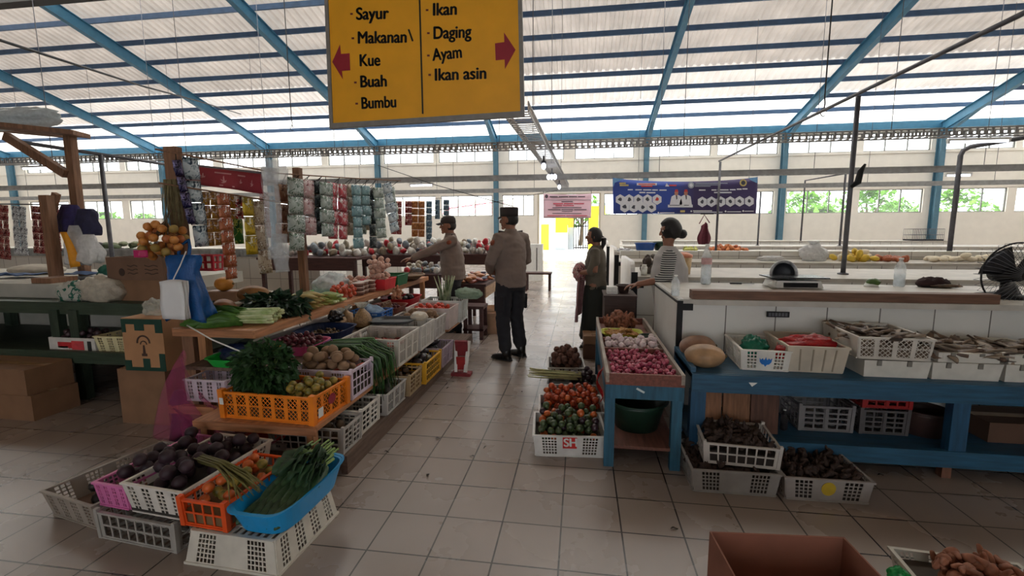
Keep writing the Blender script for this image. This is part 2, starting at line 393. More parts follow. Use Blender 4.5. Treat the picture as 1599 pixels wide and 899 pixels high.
b = struct(MB().bx(A(867, 370, YD).x, A(886, 370, YD).x, YD, YD+.3, zz(363), zz(335)), 'yard_wall', m_yel)
b = struct(MB().bx(A(886, 370, YD).x, A(895, 370, YD).x, YD+.6, YD+.9, -.05, zz(355)), 'yard_wall', m_gry)
b = struct(MB().bx(A(886, 370, YD).x, A(895, 370, YD).x, YD+.6, YD+.9, zz(355), zz(335)), 'yard_wall', M('ochre wall paint', (196, 160, 60), .7, .05, 2))
Y2 = 29
b = struct(MB().bx(A(919, 370, Y2).x, A(937, 370, Y2).x+.3, Y2, Y2+.5, -.05, zz(322, Y2)), 'yard_wall', m_yel)
b = struct(MB().bx(A(919, 370, Y2).x, A(937, 370, Y2).x+.3, Y2, Y2+.5, zz(322, Y2), zz(318, Y2)), 'yard_wall', m_gry)
gate = MB(); gx0, gx1 = A(896, 370, 33).x, A(918, 370, 33).x
for q in range(7):
    x = gx0+(gx1-gx0)*q/6; gate.bx(x-.03, x+.03, 33, 33.06, 0, 3.2)
for z in (.1, 1.6, 3.1): gate.bx(gx0, gx1, 33, 33.05, z, z+.08)
tag(gate.build('yard_gate', m_black), 'black barred gate in the yard beyond the hall doorway', 'gate')
# red striped awning seen through the windows
b = MB(); p = A(690, 322, 27); q = A(775, 322, 27)
for i in range(9):
    x0 = p.x+(q.x-p.x)*i/9; x1 = p.x+(q.x-p.x)*(i+.5)/9
    b.add([(x0, 27, p.z-.4), (x1, 27, p.z-.4), (x1+.5, 28, p.z+.25), (x0+.5, 28, p.z+.25), (x0, 27, p.z-.44), (x1, 27, p.z-.44), (x1+.5, 28, p.z+.21), (x0+.5, 28, p.z+.21)], [(0, 1, 2, 3), (4, 7, 6, 5), (0, 4, 5, 1), (1, 5, 6, 2), (2, 6, 7, 3), (3, 7, 4, 0)])
aw = thing('shade_awning', 'red striped awning outside the windows left of the doorway', 'awning', (0, 0, 0))
b.build('cloth_stripe', M('faded red cloth', (205, 120, 130), .8, .1), aw, kind='stuff')
for x in (p.x, (p.x+q.x)/2, q.x): MB().tube([(x, 27.1, -.05), (x, 27.1, p.z-.4)], .04).build('pole', m_steel, aw)
# trees beyond the windows
m_leaf = M('tree leaves', (92, 140, 48), .7, .35, 4, trans=.3); m_bark = M('bark', (90, 72, 54), .9, .2, 5)
def tree(px, Y, h, r, label, seed):
    c = A(px, 340, Y); t = thing('tree', label, 'tree', (c.x, Y, -.05), 0, 'trees beyond the hall')
    b = MB(); b.tube([(0, 0, 0), (.1, 0, h*.4), (.0, .1, h*.75)], [.18, .13, .06], 8)
    rr = random.Random(seed)
    for k in range(5):
        a = rr.uniform(0, 6.3); b.tube([(0.05, 0, h*.4), (r*.5*cos(a), r*.5*sin(a), h*(.6+.2*rr.random()))], [.08, .03], 6)
    b.build('trunk', m_bark, t)
    f = MB()
    for k in range(700):
        a, e, q = rr.uniform(0, 6.3), rr.uniform(-.6, 1.5), rr.uniform(.35, 1)**.5
        p = Vector((r*q*cos(a)*cos(e), r*q*sin(a)*cos(e), h*.62+r*.75*q*sin(e)))
        d = Vector((rr.uniform(-1, 1), rr.uniform(-1, 1), rr.uniform(-.4, .6))).normalized(); s, _ = frame(d); L = rr.uniform(.35, .75)
        f.add([p, p+d*L*.5+s*L*.3, p+d*L, p+d*L*.5-s*L*.3], [(0, 1, 2, 3)])
    f.build('leaves', m_leaf, t)
for i, (px, Y, h, r, l) in enumerate([(1255, 37, 3.4, 2.6, 'low bushy tree behind the third window right of the blue banner'), (1275, 30, 2.4, 1.6, 'small bright tree behind the pole window right of the blue banner'), (1352, 44, 4.9, 2.4, 'tallest tree, filling the left pane of a right-hand window'),
        (1400, 52, 4.0, 2.2, 'rounded tree seen in the right panes beside the tallest tree'), (1490, 37, 3.5, 2.6, 'broad tree behind the window right of the thick blue column'), (907, 42, 4.2, 2.4, 'green tree standing behind the black yard gate'),
        (160, 40, 2.9, 2.0, 'pale tree low in the window behind the grey pole on the left'), (225, 50, 3.2, 2.0, 'pale tree low in the window left of the wooden post')]):
    tree(px, Y, h, r, l, i)
# ------------------------------------------------------------------ overhead trays, tubes, pipes
def cable_tray(p, q, w, label, slot=.11, hang=None, solid=False):
    p, q = Vector(p), Vector(q); L = (q-p).length; d = (q-p)/L; s = Vector((-d.y, d.x, 0)); t = thing('cable_tray', label, 'cable tray', p)
    for sg in (-1, 1):
        b = MB(); o = s*(w/2*sg); b.bar(o, o+d*L, .012, .02, (0, 0, 1))
        b.bar(o+Vector((0, 0, .1)), o+d*L+Vector((0, 0, .1)), .012, .02, (0, 0, 1))
        n = 0 if solid else int(L/slot)
        if solid: b.bar(o+Vector((0, 0, .05)), o+d*L+Vector((0, 0, .05)), .004, .1, (1, 0, 0)) if abs(d.y) > .5 else b.box(o+d*L/2+Vector((0, 0, .05)), (L, .004, .1))
        for i in range(n): c = o+d*(i*slot); b.box(c+Vector((0, 0, .05)), (.035 if abs(d.x) > .5 else .01, .01 if abs(d.x) > .5 else .035, .1))
        b.build('side_rail', m_galv, t)
    b = MB()
    for i in range(int(L/slot)): c = d*(i*slot+.03); b.bar(c-s*w/2, c+s*w/2, .045, .006, (0, 0, 1))
    b.build('tray_bed', m_galv, t)
    n = max(2, int(L/3.2))
    for i in range(n):
        b = MB(); c = d*(L*(i+.5)/n); top = zroof((p+c).y)-.1 if (p+c).y > YR else zroof(YR)-.3-(.2*(YR-(p+c).y))
        b.tube([c+Vector((0, 0, .1)), c+Vector((0, 0, top-p.z))], .006, 5); b.build('hanger_rod', m_steel, t)
    return t
cable_tray((XL, 8.8, 2.97), (XR, 8.8, 2.97), .26, 'slotted cable tray spanning the hall highest, across the upper windows')
cable_tray((XL, 11.35, 2.67), (XR, 11.35, 2.67), .2, 'long cable tray across the hall carrying the blue banner', solid=True)
cable_tray((XL, 15.4, 2.70), (XR, 15.4, 2.70), .2, 'farthest cable tray across the hall just above the window heads', solid=True)
cable_tray((-.75, 5.35, 2.80), (-.55, 15.2, 2.80), .3, 'cable tray running down the aisle from behind the yellow sign')
m_tube = M('lit tube', (235, 240, 255), .3, .01, emit=7)
def tube_light(c, L, label, along='x'):
    t = thing('tube_light', label, 'light', c, 0 if along == 'x' else pi/2)
    MB().bx(-L/2, L/2, -.03, .03, .02, .06).build('housing', m_white, t); MB().bx(-.01, .01, -.01, .01, .06, .115).build('hanger', m_steel, t)
    MB().tube([(-L/2+.03, 0, 0), (L/2-.03, 0, 0)], .018, 10).build('lamp_tube', m_tube, t)
    b = MB(); b.bx(-L/2, -L/2+.03, -.02, .02, -.02, .02); b.bx(L/2-.03, L/2, -.02, .02, -.02, .02); b.build('lamp_holder', m_white, t)
p = A(655, 289, 11.2); tube_light((p.x, 11.35, 2.58), .62, 'lit fluorescent tube under the tray above the capped officer')
p = A(1497, 292, 11.3); tube_light((p.x, 11.35, 2.58), .5, 'lit fluorescent tube beside the bent grey pipe on the right')
p = A(57, 268, 8.7); tube_light((p.x, 8.8, 2.86), 1.0, 'lit fluorescent tube at the far left under the highest tray')
p = A(1535, 226, 8.7); tube_light((p.x, 8.8, 2.87), .9, 'lit fluorescent fitting by the bent pipe top')
for px, py_, Y, l in ((832, 238, 8.6, 'pale lamp on the aisle tray where the highest tray crosses'), (857, 267, 10.4, 'triple lamp cluster hanging mid-way on the aisle tray'), (871, 284, 12.9, 'single small lamp near the far end of the aisle tray')):
    p = A(px, py_, Y); p.z = min(p.z, 2.62); p.x = -.75+.2*(Y-5.35)/9.85; t = thing('pendant_lamp', l, 'lamp', (p.x, Y, p.z))
    MB().lathe([(.015, 2.805-p.z), (.02, .1), (.045, .09), (.05, .05)], 12).build('lamp_holder', m_steel, t)
    b = MB()
    for dx in ((-.07, 0, .07) if 'triple' in l else (0,)): b.ball((dx, 0, 0), (.04, .04, .06), 10, 8)
    b.build('bulb', m_tube, t)
def pipe(name, pts, r, label, cat='pipe', m=None, base=True):
    t = thing(name, label, cat, pts[0]); o = Vector(pts[0])
    MB().tube([Vector(p)-o for p in pts], r, 10).build('shaft', m or m_steel, t)
    if base: MB().lathe([(r*2.2, 0), (r*2.2, .012), (r*1.2, .02)], 12).build('foot_plate', m_steel, t)
    return t
CT = .95
pole_x, pole_y = 3.05, 5.9
pipe('support_pole', [(pole_x, pole_y, CT), (pole_x, pole_y, 2.95)], .026, 'tall dark pole standing on the tiled counter right of the banner')
pipe('overhead_pipe', [(pole_x, 1.2, 2.98), (pole_x, 5.9, 2.98), (pole_x, 11.2, 2.98)], .02, 'long dark pipe running overhead along the right-hand counters', base=False)
g = A(1106, 262, 11.1); pipe('support_pole', [(pole_x, 11.1, CT), (pole_x, 11.1, 2.95)], .025, 'thin pole in front of the blue banner')
g = G(1482, 396, CT); top = A(1499, 235, g.y); h = A(1545, 218, g.y-.5)
pipe('bent_pole', [g, (g.x, g.y, top.z-.1), (g.x+.04, g.y, top.z), (g.x+.12, g.y-.05, top.z+.06), (g.x+.8, g.y-.4, top.z+.16)], .045, 'thick grey pole with a bent top on the right-hand counter')
g = G(1250, 378, CT); t_ = A(1256, 282, g.y); pipe('support_pole', [g, (g.x, g.y, t_.z), (g.x+1.2, g.y-.3, t_.z+.2)], .03, 'slim pole with an arm behind the heap of yellow goods')
g = G(1311, 384, CT); t_ = A(1318, 264, g.y); pipe('support_pole', [g, (g.x, g.y, t_.z), (g.x-1.0, g.y+.2, t_.z-.08)], .03, 'slim pole just left of the tall dark pole')
g = A(1183, 380, 15.2); g.z = CT; t_ = A(1187, 300, g.y); pipe('support_pole', [g, (g.x, g.y, t_.z)], .025, 'thin rod at the right edge of the blue banner')
b = MB(); p = A(1330, 395, 5.85)
tag(MB().tube([(pole_x-.02, 5.85, 1.95), (pole_x+.03, 5.82, 2.0), (pole_x+.06, 5.84, 2.12), (pole_x+.1, 5.84, 2.2)], [.02, .035, .03, .012], 8).build('cloth_tie', m_black), 'dark rag knotted round the tall dark pole', 'rag')
g = A(175, 400, 6.2); t_ = A(158, 241, 6.2); pipe('support_pole', [(g.x, 6.2, 0), (g.x, 6.2, t_.z)], .03, 'grey pole standing left of the bunch of orange fruit')
q = A(250, 254, 10.5); pipe('overhead_pipe', [(g.x, 5.2, t_.z), (g.x, 10.5, t_.z)], .025, 'grey pipe running away overhead from the left pole', base=False)
a_ = A(0, 63, 3.2); a2 = A(310, 158, 8.5)
pipe('overhead_cable', [a_-(a2-a_)*.1, a_, (a_+a2)/2-Vector((0, 0, .03)), a2, a2+(a2-a_)*.8], .012, 'black cable strung below the roof on the left', 'cable', m_black, False)
a_ = A(0, 290, 9); a2 = A(60, 480/3.458+180, 9)
for px0, py0, Y0, px1, py1, Y1, l in ((590, 258, 12, 800, 322, 9, 'thin wire sagging from the blue column to the standing officer'), (640, 334, 10.5, 870, 297, 15.2, 'thin black wire running from the table area to the doorway tray')):
    p, q = A(px0, py0, Y0), A(px1, py1, Y1); pipe('wire', [p, (p+q)/2-Vector((0, 0, .05)), q], .008, l, 'wire', m_black, False)
for px, yt, yb, Y, l in ((456, -5, 200, 9.5, 'thin rod hanging left of the yellow sign'), (1286, -5, 175, 7.4, 'hooked rod hanging above the right-hand pipe')):
    p = A(px, yb, Y); t = thing('hanging_rod', l, 'rod', (p.x, Y, p.z)); 
    b = MB(); b.tube([(0, 0, 0), (.01, 0, .12), (0, 0, .2), (0, 0, 6.6-p.z)], .009, 6); b.build('rod', m_black, t)
    b = MB(); b.tube([(.02*cos(a)*2, 0, .02*sin(a)*3) for a in [i*.5 for i in range(12)]], .006, 6); b.build('hook', m_black, t)
# ================================================================== counters and benches
def counter(label, x0, x1, ya, yb, z, side=-1, end=True, zend=None, m_top=None):
    t = thing('tiled_counter', label, 'counter', (x0, ya, 0), 0, 'tiled market counters'); w = x1-x0; d = yb-ya
    MB().bx(.03, w, .02, d-.02, 0, z-.04).build('body', m_ctile, t)
    MB().bx(0, w, -.01, d+.01, z-.04, z).build('counter_top', m_top or m_ctop, t)
    if end:
        ze = zend or z+.16; b = MB(); r = .12
        prof = [(0, 0), (d, 0), (d, ze-r)]+[(d-r+r*cos(a), ze-r+r*sin(a)) for a in (.4, .8, 1.2, pi/2)]+[(r+r*cos(a), ze-r+r*sin(a)) for a in (pi/2, 1.95, 2.35, 2.75, pi)]
        b.prism([(-.03, y, q) for y, q in prof], (.05, 0, 0)); b.build('end_panel', M('white end panel', (222, 220, 216), .35, .05, 4), t)
        b = MB(); b.bx(-.02, .05, -.016, -.002, .05, ze-r); b.bx(.05, .12, -.016, -.002, .3, .35); b.bx(.05, .12, -.016, -.002, ze-.3, ze-.24); b.build('edge_strip', m_black, t)
    return t
C1 = counter('nearest tiled counter on the right, behind the blue shelf', .73, 13, 3.5, 4.58, .98, end=False)
b = MB(); b.bx(-.02, .02, -.02, .0, .35, .97); b.bx(.02, .09, -.02, .0, .90, .95); b.bx(-.02, .02, 0, 1.08, .95, .965)
b.build('edge_strip', m_black, C1)
MB().bx(-.012, .03, 0.0, 1.08, 0, .98).build('end_panel', M('white end panel', (222, 220, 216), .35, .05, 4), C1)
counter('second tiled counter from the shelf, behind the standing scale', .60, 13, 5.4, 6.7, .95, zend=1.12)
counter('third tiled counter, its bright edge below the heap of yellow goods', .58, 13, 7.8, 9.0, .95, zend=1.18)
tag(MB().bx(.72, 13, 8.62, 8.76, .952, 1.09).build('tiled_ledge', m_ctile), 'raised tiled ledge along the back of the third counter', 'ledge')
counter('fourth tiled counter, carrying the blue basin and orange goods', .62, 13, 10.9, 12.2, .95, zend=1.2)
counter('fifth tiled counter, close to the far wall on the right', 1.3, 13, 14.6, 16, .95, end=False)
counter('last tiled counter along the far wall on the right', 1.6, 13, 18.6, 19.8, 1.0, end=False)
p, q = A(1080, 455, 3.53), A(1556, 466, 3.53)
m_beamw = wood('dark worn timber', (110, 78, 60), .6, 0)
bm_ = MB().bx(p.x, q.x, 3.5, 3.6, .982, 1.045); tag(bm_.build('timber_beam', m_beamw), 'long brown timber lying along the front edge of the nearest counter', 'timber')
p = G(1010, 560, .0); tag(MB().box((.83, 4.95, .5), (.1, .03, 1.0), Matrix.Rotation(.03, 3, 'Y')).build('leaning_plank', wood('grey brown plank', (122, 100, 84), .7, 2)), 'brown plank standing upright behind the end of the nearest counter', 'plank')
# left-hand white counters
m_slab = M('bare concrete', (176, 172, 162), .8, .14, 4, bump=.2)
m_green = wood('dark green painted wood', (52, 66, 52), .55, 0); m_green2 = wood('dark green painted post', (46, 60, 48), .55, 2)
BY = 3.4
t = thing('market_bench', 'dark green bench with an open lower shelf at the left', 'bench', (-8, BY, 0)); bw = 4.75
MB().bx(0, bw, 0, .9, .81, .87).build('bench_top', m_green, t)
MB().bx(0, bw, -.02, .02, .77, .875).build('front_rail', m_green, t)
MB().bx(0, bw, -.12, .9, .40, .44).build('lower_shelf', m_green, t)
MB().bx(0, bw, -.14, -.1, .37, .47).build('shelf_rail', m_green, t)
for x in (.15, 1.6, 2.55, 3.42, 3.62, 4.55):
    for y in (-.04, .84): MB().bx(x-.045, x+.045, y, y+.07, 0, .81).build('leg', m_green2, t)
b = MB().bx(-8, -4.1, 3.62, 5.1, .87, 1.0); tag(b.build('concrete_slab', m_slab), 'pale slab top lying on the dark green bench', 'slab')
tag(MB().bx(-7.2, -3.5, 4.33, 4.95, 0, .78).build('plaster_plinth', m_slab), 'grey plastered plinth behind the dark green bench', 'plinth')
counter('white tiled counter in the left middle distance', -20, -5.2, 8.6, 9.7, .95, end=False)
counter('white tiled counter farther back on the left', -20, -5.0, 12.4, 13.4, .95, end=False)
tag(MB().sheet(220, 4, lambda u, v: (-14+8.6*u, 8.5+.03*sin(u*230), .95+.16*v), .004).build('pleated_curtain', M('grey pleated cloth', (150, 155, 155), .8, .1)), 'grey pleated cloth skirting along the counter on the left', 'curtain')
# ------------------------------------------------------------------ crates
def qpt(P, u, v): return P[0]*(1-u)*(1-v)+P[1]*u*(1-v)+P[2]*u*v+P[3]*(1-u)*v
def slabq(b, P, u0, u1, v0, v1, n, th):
    c = [qpt(P, u0, v0), qpt(P, u1, v0), qpt(P, u1, v1), qpt(P, u0, v1)]; vs = c+[p+n*th for p in c]
    b.add(vs, [(0, 3, 2, 1), (4, 5, 6, 7), (0, 1, 5, 4), (1, 2, 6, 5), (2, 3, 7, 6), (3, 0, 4, 7)])
def wall(b, P, style, th=.004):
    L = (P[1]-P[0]).length; H = (P[3]-P[0]).length; n = (P[1]-P[0]).cross(P[3]-P[0]).normalized()
    e = .09; slabq(b, P, 0, 1, 0, e, n, th); slabq(b, P, 0, 1, 1-e, 1, n, th)
    if style == 'solid': slabq(b, P, 0, 1, e, 1-e, n, th); return
    if style == 'diamond':
        k = max(3, round(L/.085)); pu = .012/L
        for i in range(k+1): u = i/k; slabq(b, P, max(0, u-pu), min(1, u+pu), e, 1-e, n, th)
        slabq(b, P, 0, 1, .5-.02, .5+.02, n, th*.8); s = .028; h = H*(1-2*e)
        m = int((L+h)/s)
        for i in range(m+1):
            a = i*s
            for sg in (0, 1):
                x0, x1, y0, y1 = a-h, a, 0, h
                if x0 < 0: y0 = -x0; x0 = 0
                if x1 > L: y1 -= x1-L; x1 = L
                if x1-x0 < .004: continue
                w = .0024/L
                if sg: q0, q1, r0, r1 = x0/L, x1/L, e+y0/H, e+y1/H
                else: q0, q1, r0, r1 = x0/L, x1/L, e+(h-y0)/H, e+(h-y1)/H
                c = [qpt(P, q0-w, r0), qpt(P, q0+w, r0), qpt(P, q1+w, r1), qpt(P, q1-w, r1)]; vs = c+[p+n*th*.7 for p in c]
                b.add(vs, [(0, 3, 2, 1), (4, 5, 6, 7), (0, 1, 5, 4), (1, 2, 6, 5), (2, 3, 7, 6), (3, 0, 4, 7)])
        return
    # style: list of (kind, width); kinds s solid, g square grid, v vertical slots, h long horizontal slots
    tot = sum(w for _, w in style); u = 0
    for kd, w in style:
        u1 = u+w/tot
        if kd == 's': slabq(b, P, u, u1, e, 1-e, n, th)
        elif kd == 'S': slabq(b, P, u, u1, e, 1-e, n, th*2.2)
        else:
            wl = (u1-u)*L
            if kd == 'g': nx, ny = max(2, round(wl/.02)), max(3, round(H*.82/.022)); bu, bv = .0055/L, .006/H
            elif kd == 'v': nx, ny = max(2, round(wl/.024)), 2; bu, bv = .009/L, .01/H
            elif kd == 'G': nx, ny = max(2, round(wl/.05)), max(2, round(H*.82/.05)); bu, bv = .008/L, .009/H
            else: nx, ny = 2, max(3, round(H*.8/.035)); bu, bv = .01/L, .011/H
            for i in range(nx+1): q = u+(u1-u)*i/nx; slabq(b, P, max(u, q-bu/2), min(u1, q+bu/2), e, 1-e, n, th)
            for j in range(1, ny): q = e+(1-2*e)*j/ny; slabq(b, P, u, u1, q-bv/2, q+bv/2, n, th*.9)
        u = u1
ST = dict(A=[('s', 1), ('g', 2), ('s', 3.4), ('g', 2), ('s', 1)], B=[('s', .6), ('v', 2), ('S', .7), ('v', 2), ('S', .7), ('v', 2), ('s', .6)],
          C=[('s', .5), ('G', 8), ('s', .5)], D=[('s', .8), ('g', 1.4), ('s', 1.2), ('g', 1.6), ('s', 1.2), ('g', 1.6), ('s', 1.2), ('g', 1.4), ('s', .8)],
          H=[('s', .6), ('h', 3), ('S', .5), ('h', 3), ('s', .6)], S='solid', X='diamond')
def cmat(c): return M('crate plastic %d %d %d' % c, c, .5, .12, 9, bump=.08)
CRATES = []
def crate(label, x, y, z, L, Wd, H, col, rz=0, style='A', style2=None, tp=.9, post=0, rim=.012, tilt=None, flip=False, name='plastic_crate', cat='crate', floor_h=.008):
    """x, y centre of the base; L along local x (front wall faces local -y)"""
    m = cmat(col); t = thing(name, label, cat, (x, y, z), rz)
    if tilt: t.rotation_euler = (tilt[0], tilt[1], rz)
    a, c = L/2, Wd/2; k0, k1 = (tp, 1) if not flip else (1, tp)
    V = lambda sx, sy, k, zz: Vector((sx*a*k, sy*c*k, zz))
    def lv(k, zz): return [V(-1, -1, k, zz), V(1, -1, k, zz), V(1, 1, k, zz), V(-1, 1, k, zz)]
    lo, hi = lv(k0, .004), lv(k1, H)
    for i, (i0, i1) in enumerate(((0, 1), (1, 2), (2, 3), (3, 0))):
        b = MB(); wall(b, [lo[i0], lo[i1], hi[i1], hi[i0]], ST[style if i % 2 == 0 else (style2 or style)]); b.build('crate_wall', m, t)
    b = MB(); fz = H-.008 if flip else 0; kk = k1 if flip else k0
    if style == 'S': b.bx(-a*kk, a*kk, -c*kk, c*kk, fz, fz+floor_h)
    else:
        n = max(4, int(L/.04))
        for i in range(n+1): xx = -a*kk+2*a*kk*i/n; b.bx(xx-.009, xx+.009, -c*kk, c*kk, fz, fz+.006)
        for j in range(7): yy = -c*kk+2*c*kk*j/6; b.bx(-a*kk, a*kk, yy-.009, yy+.009, fz+.001, fz+.008)
    b.build('crate_base', m, t)
    b = MB(); r = rim; zz = 0 if flip else H; kk = k0 if flip else k1; A2, C2 = a*kk+r*.6, c*kk+r*.6
    b.bx(-A2, A2, -C2, -C2+r*1.3, zz-r*.8 if not flip else zz, zz+(0 if not flip else r)); b.bx(-A2, A2, C2-r*1.3, C2, zz-r*.8 if not flip else zz, zz+(0 if not flip else r))
    b.bx(-A2, -A2+r*1.3, -C2+r*1.3, C2-r*1.3, zz-r*.8 if not flip else zz, zz+(0 if not flip else r)); b.bx(A2-r*1.3, A2, -C2+r*1.3, C2-r*1.3, zz-r*.8 if not flip else zz, zz+(0 if not flip else r))
    b.build('rim', m, t)
    if post:
        for sx, sy in ((-1, -1), (1, -1), (1, 1), (-1, 1)):
            b = MB(); p0, p1 = V(sx, sy, k0, 0), V(sx, sy, k1, H+.015); b.bar(p0, p1, post, post, (1, 0, 0)); b.build('corner_post', m, t)
    CRATES.append(t); return t
def on_wall(t, i, L, Wd, H, tp=.9):       # local wall frame: origin bottom centre, u axis, v axis, outward normal
    a, c = L/2, Wd/2
    if i == 0: P = [Vector((-a*tp, -c*tp, 0)), Vector((a*tp, -c*tp, 0)), Vector((a, -c, H)), Vector((-a, -c, H))]
    else: P = [Vector((a*tp, -c*tp, 0)), Vector((a*tp, c*tp, 0)), Vector((a, c, H)), Vector((a, -c, H))]
    n = (P[1]-P[0]).cross(P[3]-P[0]).normalized(); return P, n
def sticker(t, i, L, Wd, H, tp, pts, m, name='sticker', off=.007, th=.0015):     # pts in (u,v) of the wall
    P, n = on_wall(t, i, L, Wd, H, tp)
    q = [qpt(P, u, v)+n*off for u, v in pts]
    return MB().prism(q, n*th).build(name, m, t)
def disc(u, v, ru, rv, n=18): return [(u+ru*cos(2*pi*k/n), v+rv*sin(2*pi*k/n)) for k in range(n)]
def rect(u0, u1, v0, v1): return [(u0, v0), (u1, v0), (u1, v1), (u0, v1)]
# ------------------------------------------------------------------ produce
def bumpy(s, f, k, fl=None):
    def fn(d, p):
        q = p*(1+k*nz(d*f, 1, s))
        return q
    return fn
PROTO = {}
def proto(name, r, col, sc=(1, 1, 1), rough=.45, var=.2, bump=.1, kf=(2, .06), n=10, m=7, c2=None, scale=14, extra=None, trans=0):
    """returns a mesh for one vegetable of about radius r"""
    key = (name, r, tuple(col), sc)
    if key in PROTO: return PROTO[key]
    out = []
    for s in range(3):
        b = MB(); b.ball((0, 0, 0), (r*sc[0], r*sc[1], r*sc[2]), n, m, bumpy(s*3.1+r*50, *kf))
        if extra: extra(b, r, s)
        out.append(b.mesh(name, M('%s %d %d %d skin' % ((name,)+tuple(col)), col, rough, var, scale/(r*20), bump=bump, c2=c2)))
    PROTO[key] = out; return out
def put(name, me, loc, rot, label, cat, group, sc=1):
    o = bpy.data.objects.new(name, me); COL.objects.link(o); o.location = loc; o.rotation_euler = rot; o.scale = (sc, sc, sc)
    return tag(o, label, cat, group)
def heap(name, kinds, n, cx, cy, z0, lx, ly, rz, r, label, cat, group, flat=True, dome=0, tries=10, sj=.12, lay=1.0, seed=1):
    """drop n roundish things into a lx by ly rectangle, each resting on those below"""
    rr = random.Random(seed*77+n); placed = []; cs, sn = cos(rz), sin(rz)
    for i in range(n):
        best = None
        for _ in range(tries):
            x = rr.uniform(-lx/2+r, lx/2-r) if lx > 2*r else 0; y = rr.uniform(-ly/2+r, ly/2-r) if ly > 2*r else 0
            z = r*lay+.0012
            for a, b, c in placed:
                d2 = (a-x)**2+(b-y)**2
                if d2 < 4.1*r*r: z = max(z, c+sqrt(max(0, 4.1*r*r-d2))*lay)
            sco = z+dome*((x/lx)**2+(y/ly)**2)
            if best is None or sco < best[0]: best = (sco, x, y, z)
        _, x, y, z = best; placed.append((x, y, z))
        k = kinds[rr.randrange(len(kinds))]; me = k[0][rr.randrange(len(k[0]))]
        rot = (rr.uniform(0, 6.3), rr.uniform(0, 6.3), rr.uniform(0, 6.3)) if not flat else (rr.uniform(-.35, .35), rr.uniform(-.35, .35), rr.uniform(0, 6.3))
        put(k[1], me, (cx+x*cs-y*sn, cy+x*sn+y*cs, z0+z), rot, k[2] if len(k) > 2 else label, k[3] if len(k) > 3 else cat, k[4] if len(k) > 4 else group, 1+rr.uniform(-sj, sj*.3))
def liner(t, L, Wd, H, h, tp=.9, col=(120, 96, 74), name='paper_liner'):
    k = (tp+(1-tp)*h/H)-.03; b = MB(); b.bx(-L/2*k, L/2*k, -Wd/2*k, Wd/2*k, .009, h); b.build(name, M('liner %d' % col[0], col, .9, .15, 8), t)
# ================================================================== right-hand stalls
# shallot table
TX0, TX1, TY0, TY1, TZ = .165, .635, 2.80, 4.62, .62
m_tblue = wood('weathered blue paint', (38, 88, 112), .6, 2); m_traywood = wood('red brown tray wood', (118, 66, 52), .6, 1); m_tray2 = wood('grey tray edge', (150, 138, 126), .6, 1)
t = thing('tray_table', 'small blue table with a red-brown compartment tray of shallots and garlic', 'table', (TX0, TY0, 0)); w, d = TX1-TX0, TY1-TY0
b = MB(); b.bx(0, w, 0, d, TZ-.075, TZ-.06); b.build('tray_floor', m_traywood, t)
MB().bx(0, .022, 0, d, TZ-.06, TZ+.0).build('tray_side', m_tray2, t); MB().bx(w-.022, w, 0, d, TZ-.06, TZ).build('tray_side', m_tray2, t)
for y in (0, .62, .95, d-.02): MB().bx(.022, w-.022, y, y+.018, TZ-.06, TZ-.004).build('tray_divider', m_traywood, t)
MB().bx(.0, w, .01, .035, TZ-.165, TZ-.075).build('apron', m_tblue, t); MB().bx(0, .025, .035, d, TZ-.165, TZ-.075).build('apron', m_tblue, t)
for x in (.022, w-.045):
    for y in (.02, d-.05): MB().bx(x-.022, x+.04, y, y+.05, 0, TZ-.075).build('leg', m_tblue, t)
MB().bx(.02, w-.02, .03, d-.03, .12, .14).build('lower_shelf', wood('brick brown board', (112, 72, 60), .7, 1), t)
txtm = M('pale scratch', (205, 215, 215), .6)
MB().bar((w*.40, .008, TZ-.095), (w*.50, .008, TZ-.12), .012, .003, (0, 1, 0)).build('paint_scrape', txtm, t)
cxT = (TX0+TX1)/2; zt = TZ-.06
def tip(b, r, s):
    b.tube([(r*.7, 0, 0), (r*1.25, r*.1, r*.05), (r*1.6, r*.2, r*.1)], [r*.4, r*.16, r*.04], 6)
sh1 = proto('shallot', .0165, (188, 62, 100), (1.25, .9, .9), .35, .3, extra=tip, c2=(214, 122, 140), n=8, m=6); sh2 = proto('shallot', .0165, (150, 50, 78), (1.2, .95, .95), .35, .3, extra=tip, n=8, m=6)
heap('shallot', [(sh1, 'shallot'), (sh2, 'shallot')], 225, cxT, TY0+.32, zt, w-.05, .58, 0, .0165, 'pink shallot in the heap at the front of the blue tray table', 'shallot', 'shallots on the tray table', False, .05, 6)
def clove(b, r, s):
    b.tube([(0, 0, r*.8), (r*.05, 0, r*1.25), (r*.12, 0, r*1.6)], [r*.35, r*.16, r*.1], 6); 
def lobes(d, p): return p*(1+.07*cos(8*atan2(d.y, d.x))*max(0, 1-abs(d.z)))
def garlic_mesh():
    out = []
    for s in range(2):
        b = MB(); b.ball((0, 0, 0), (.026, .026, .022), 16, 8, lobes); clove(b, .024, s); out.append(b.mesh('garlic', M('garlic skin', (222, 210, 204), .55, .12, 30, c2=(206, 180, 184))))
    return out
ga = garlic_mesh()
heap('garlic_bulb', [(ga, 'garlic_bulb')], 52, cxT, TY0+.79, zt, w-.05, .30, 0, .0255, 'white garlic bulb in the second compartment of the blue tray table', 'garlic', 'garlic on the tray table', False, .05)
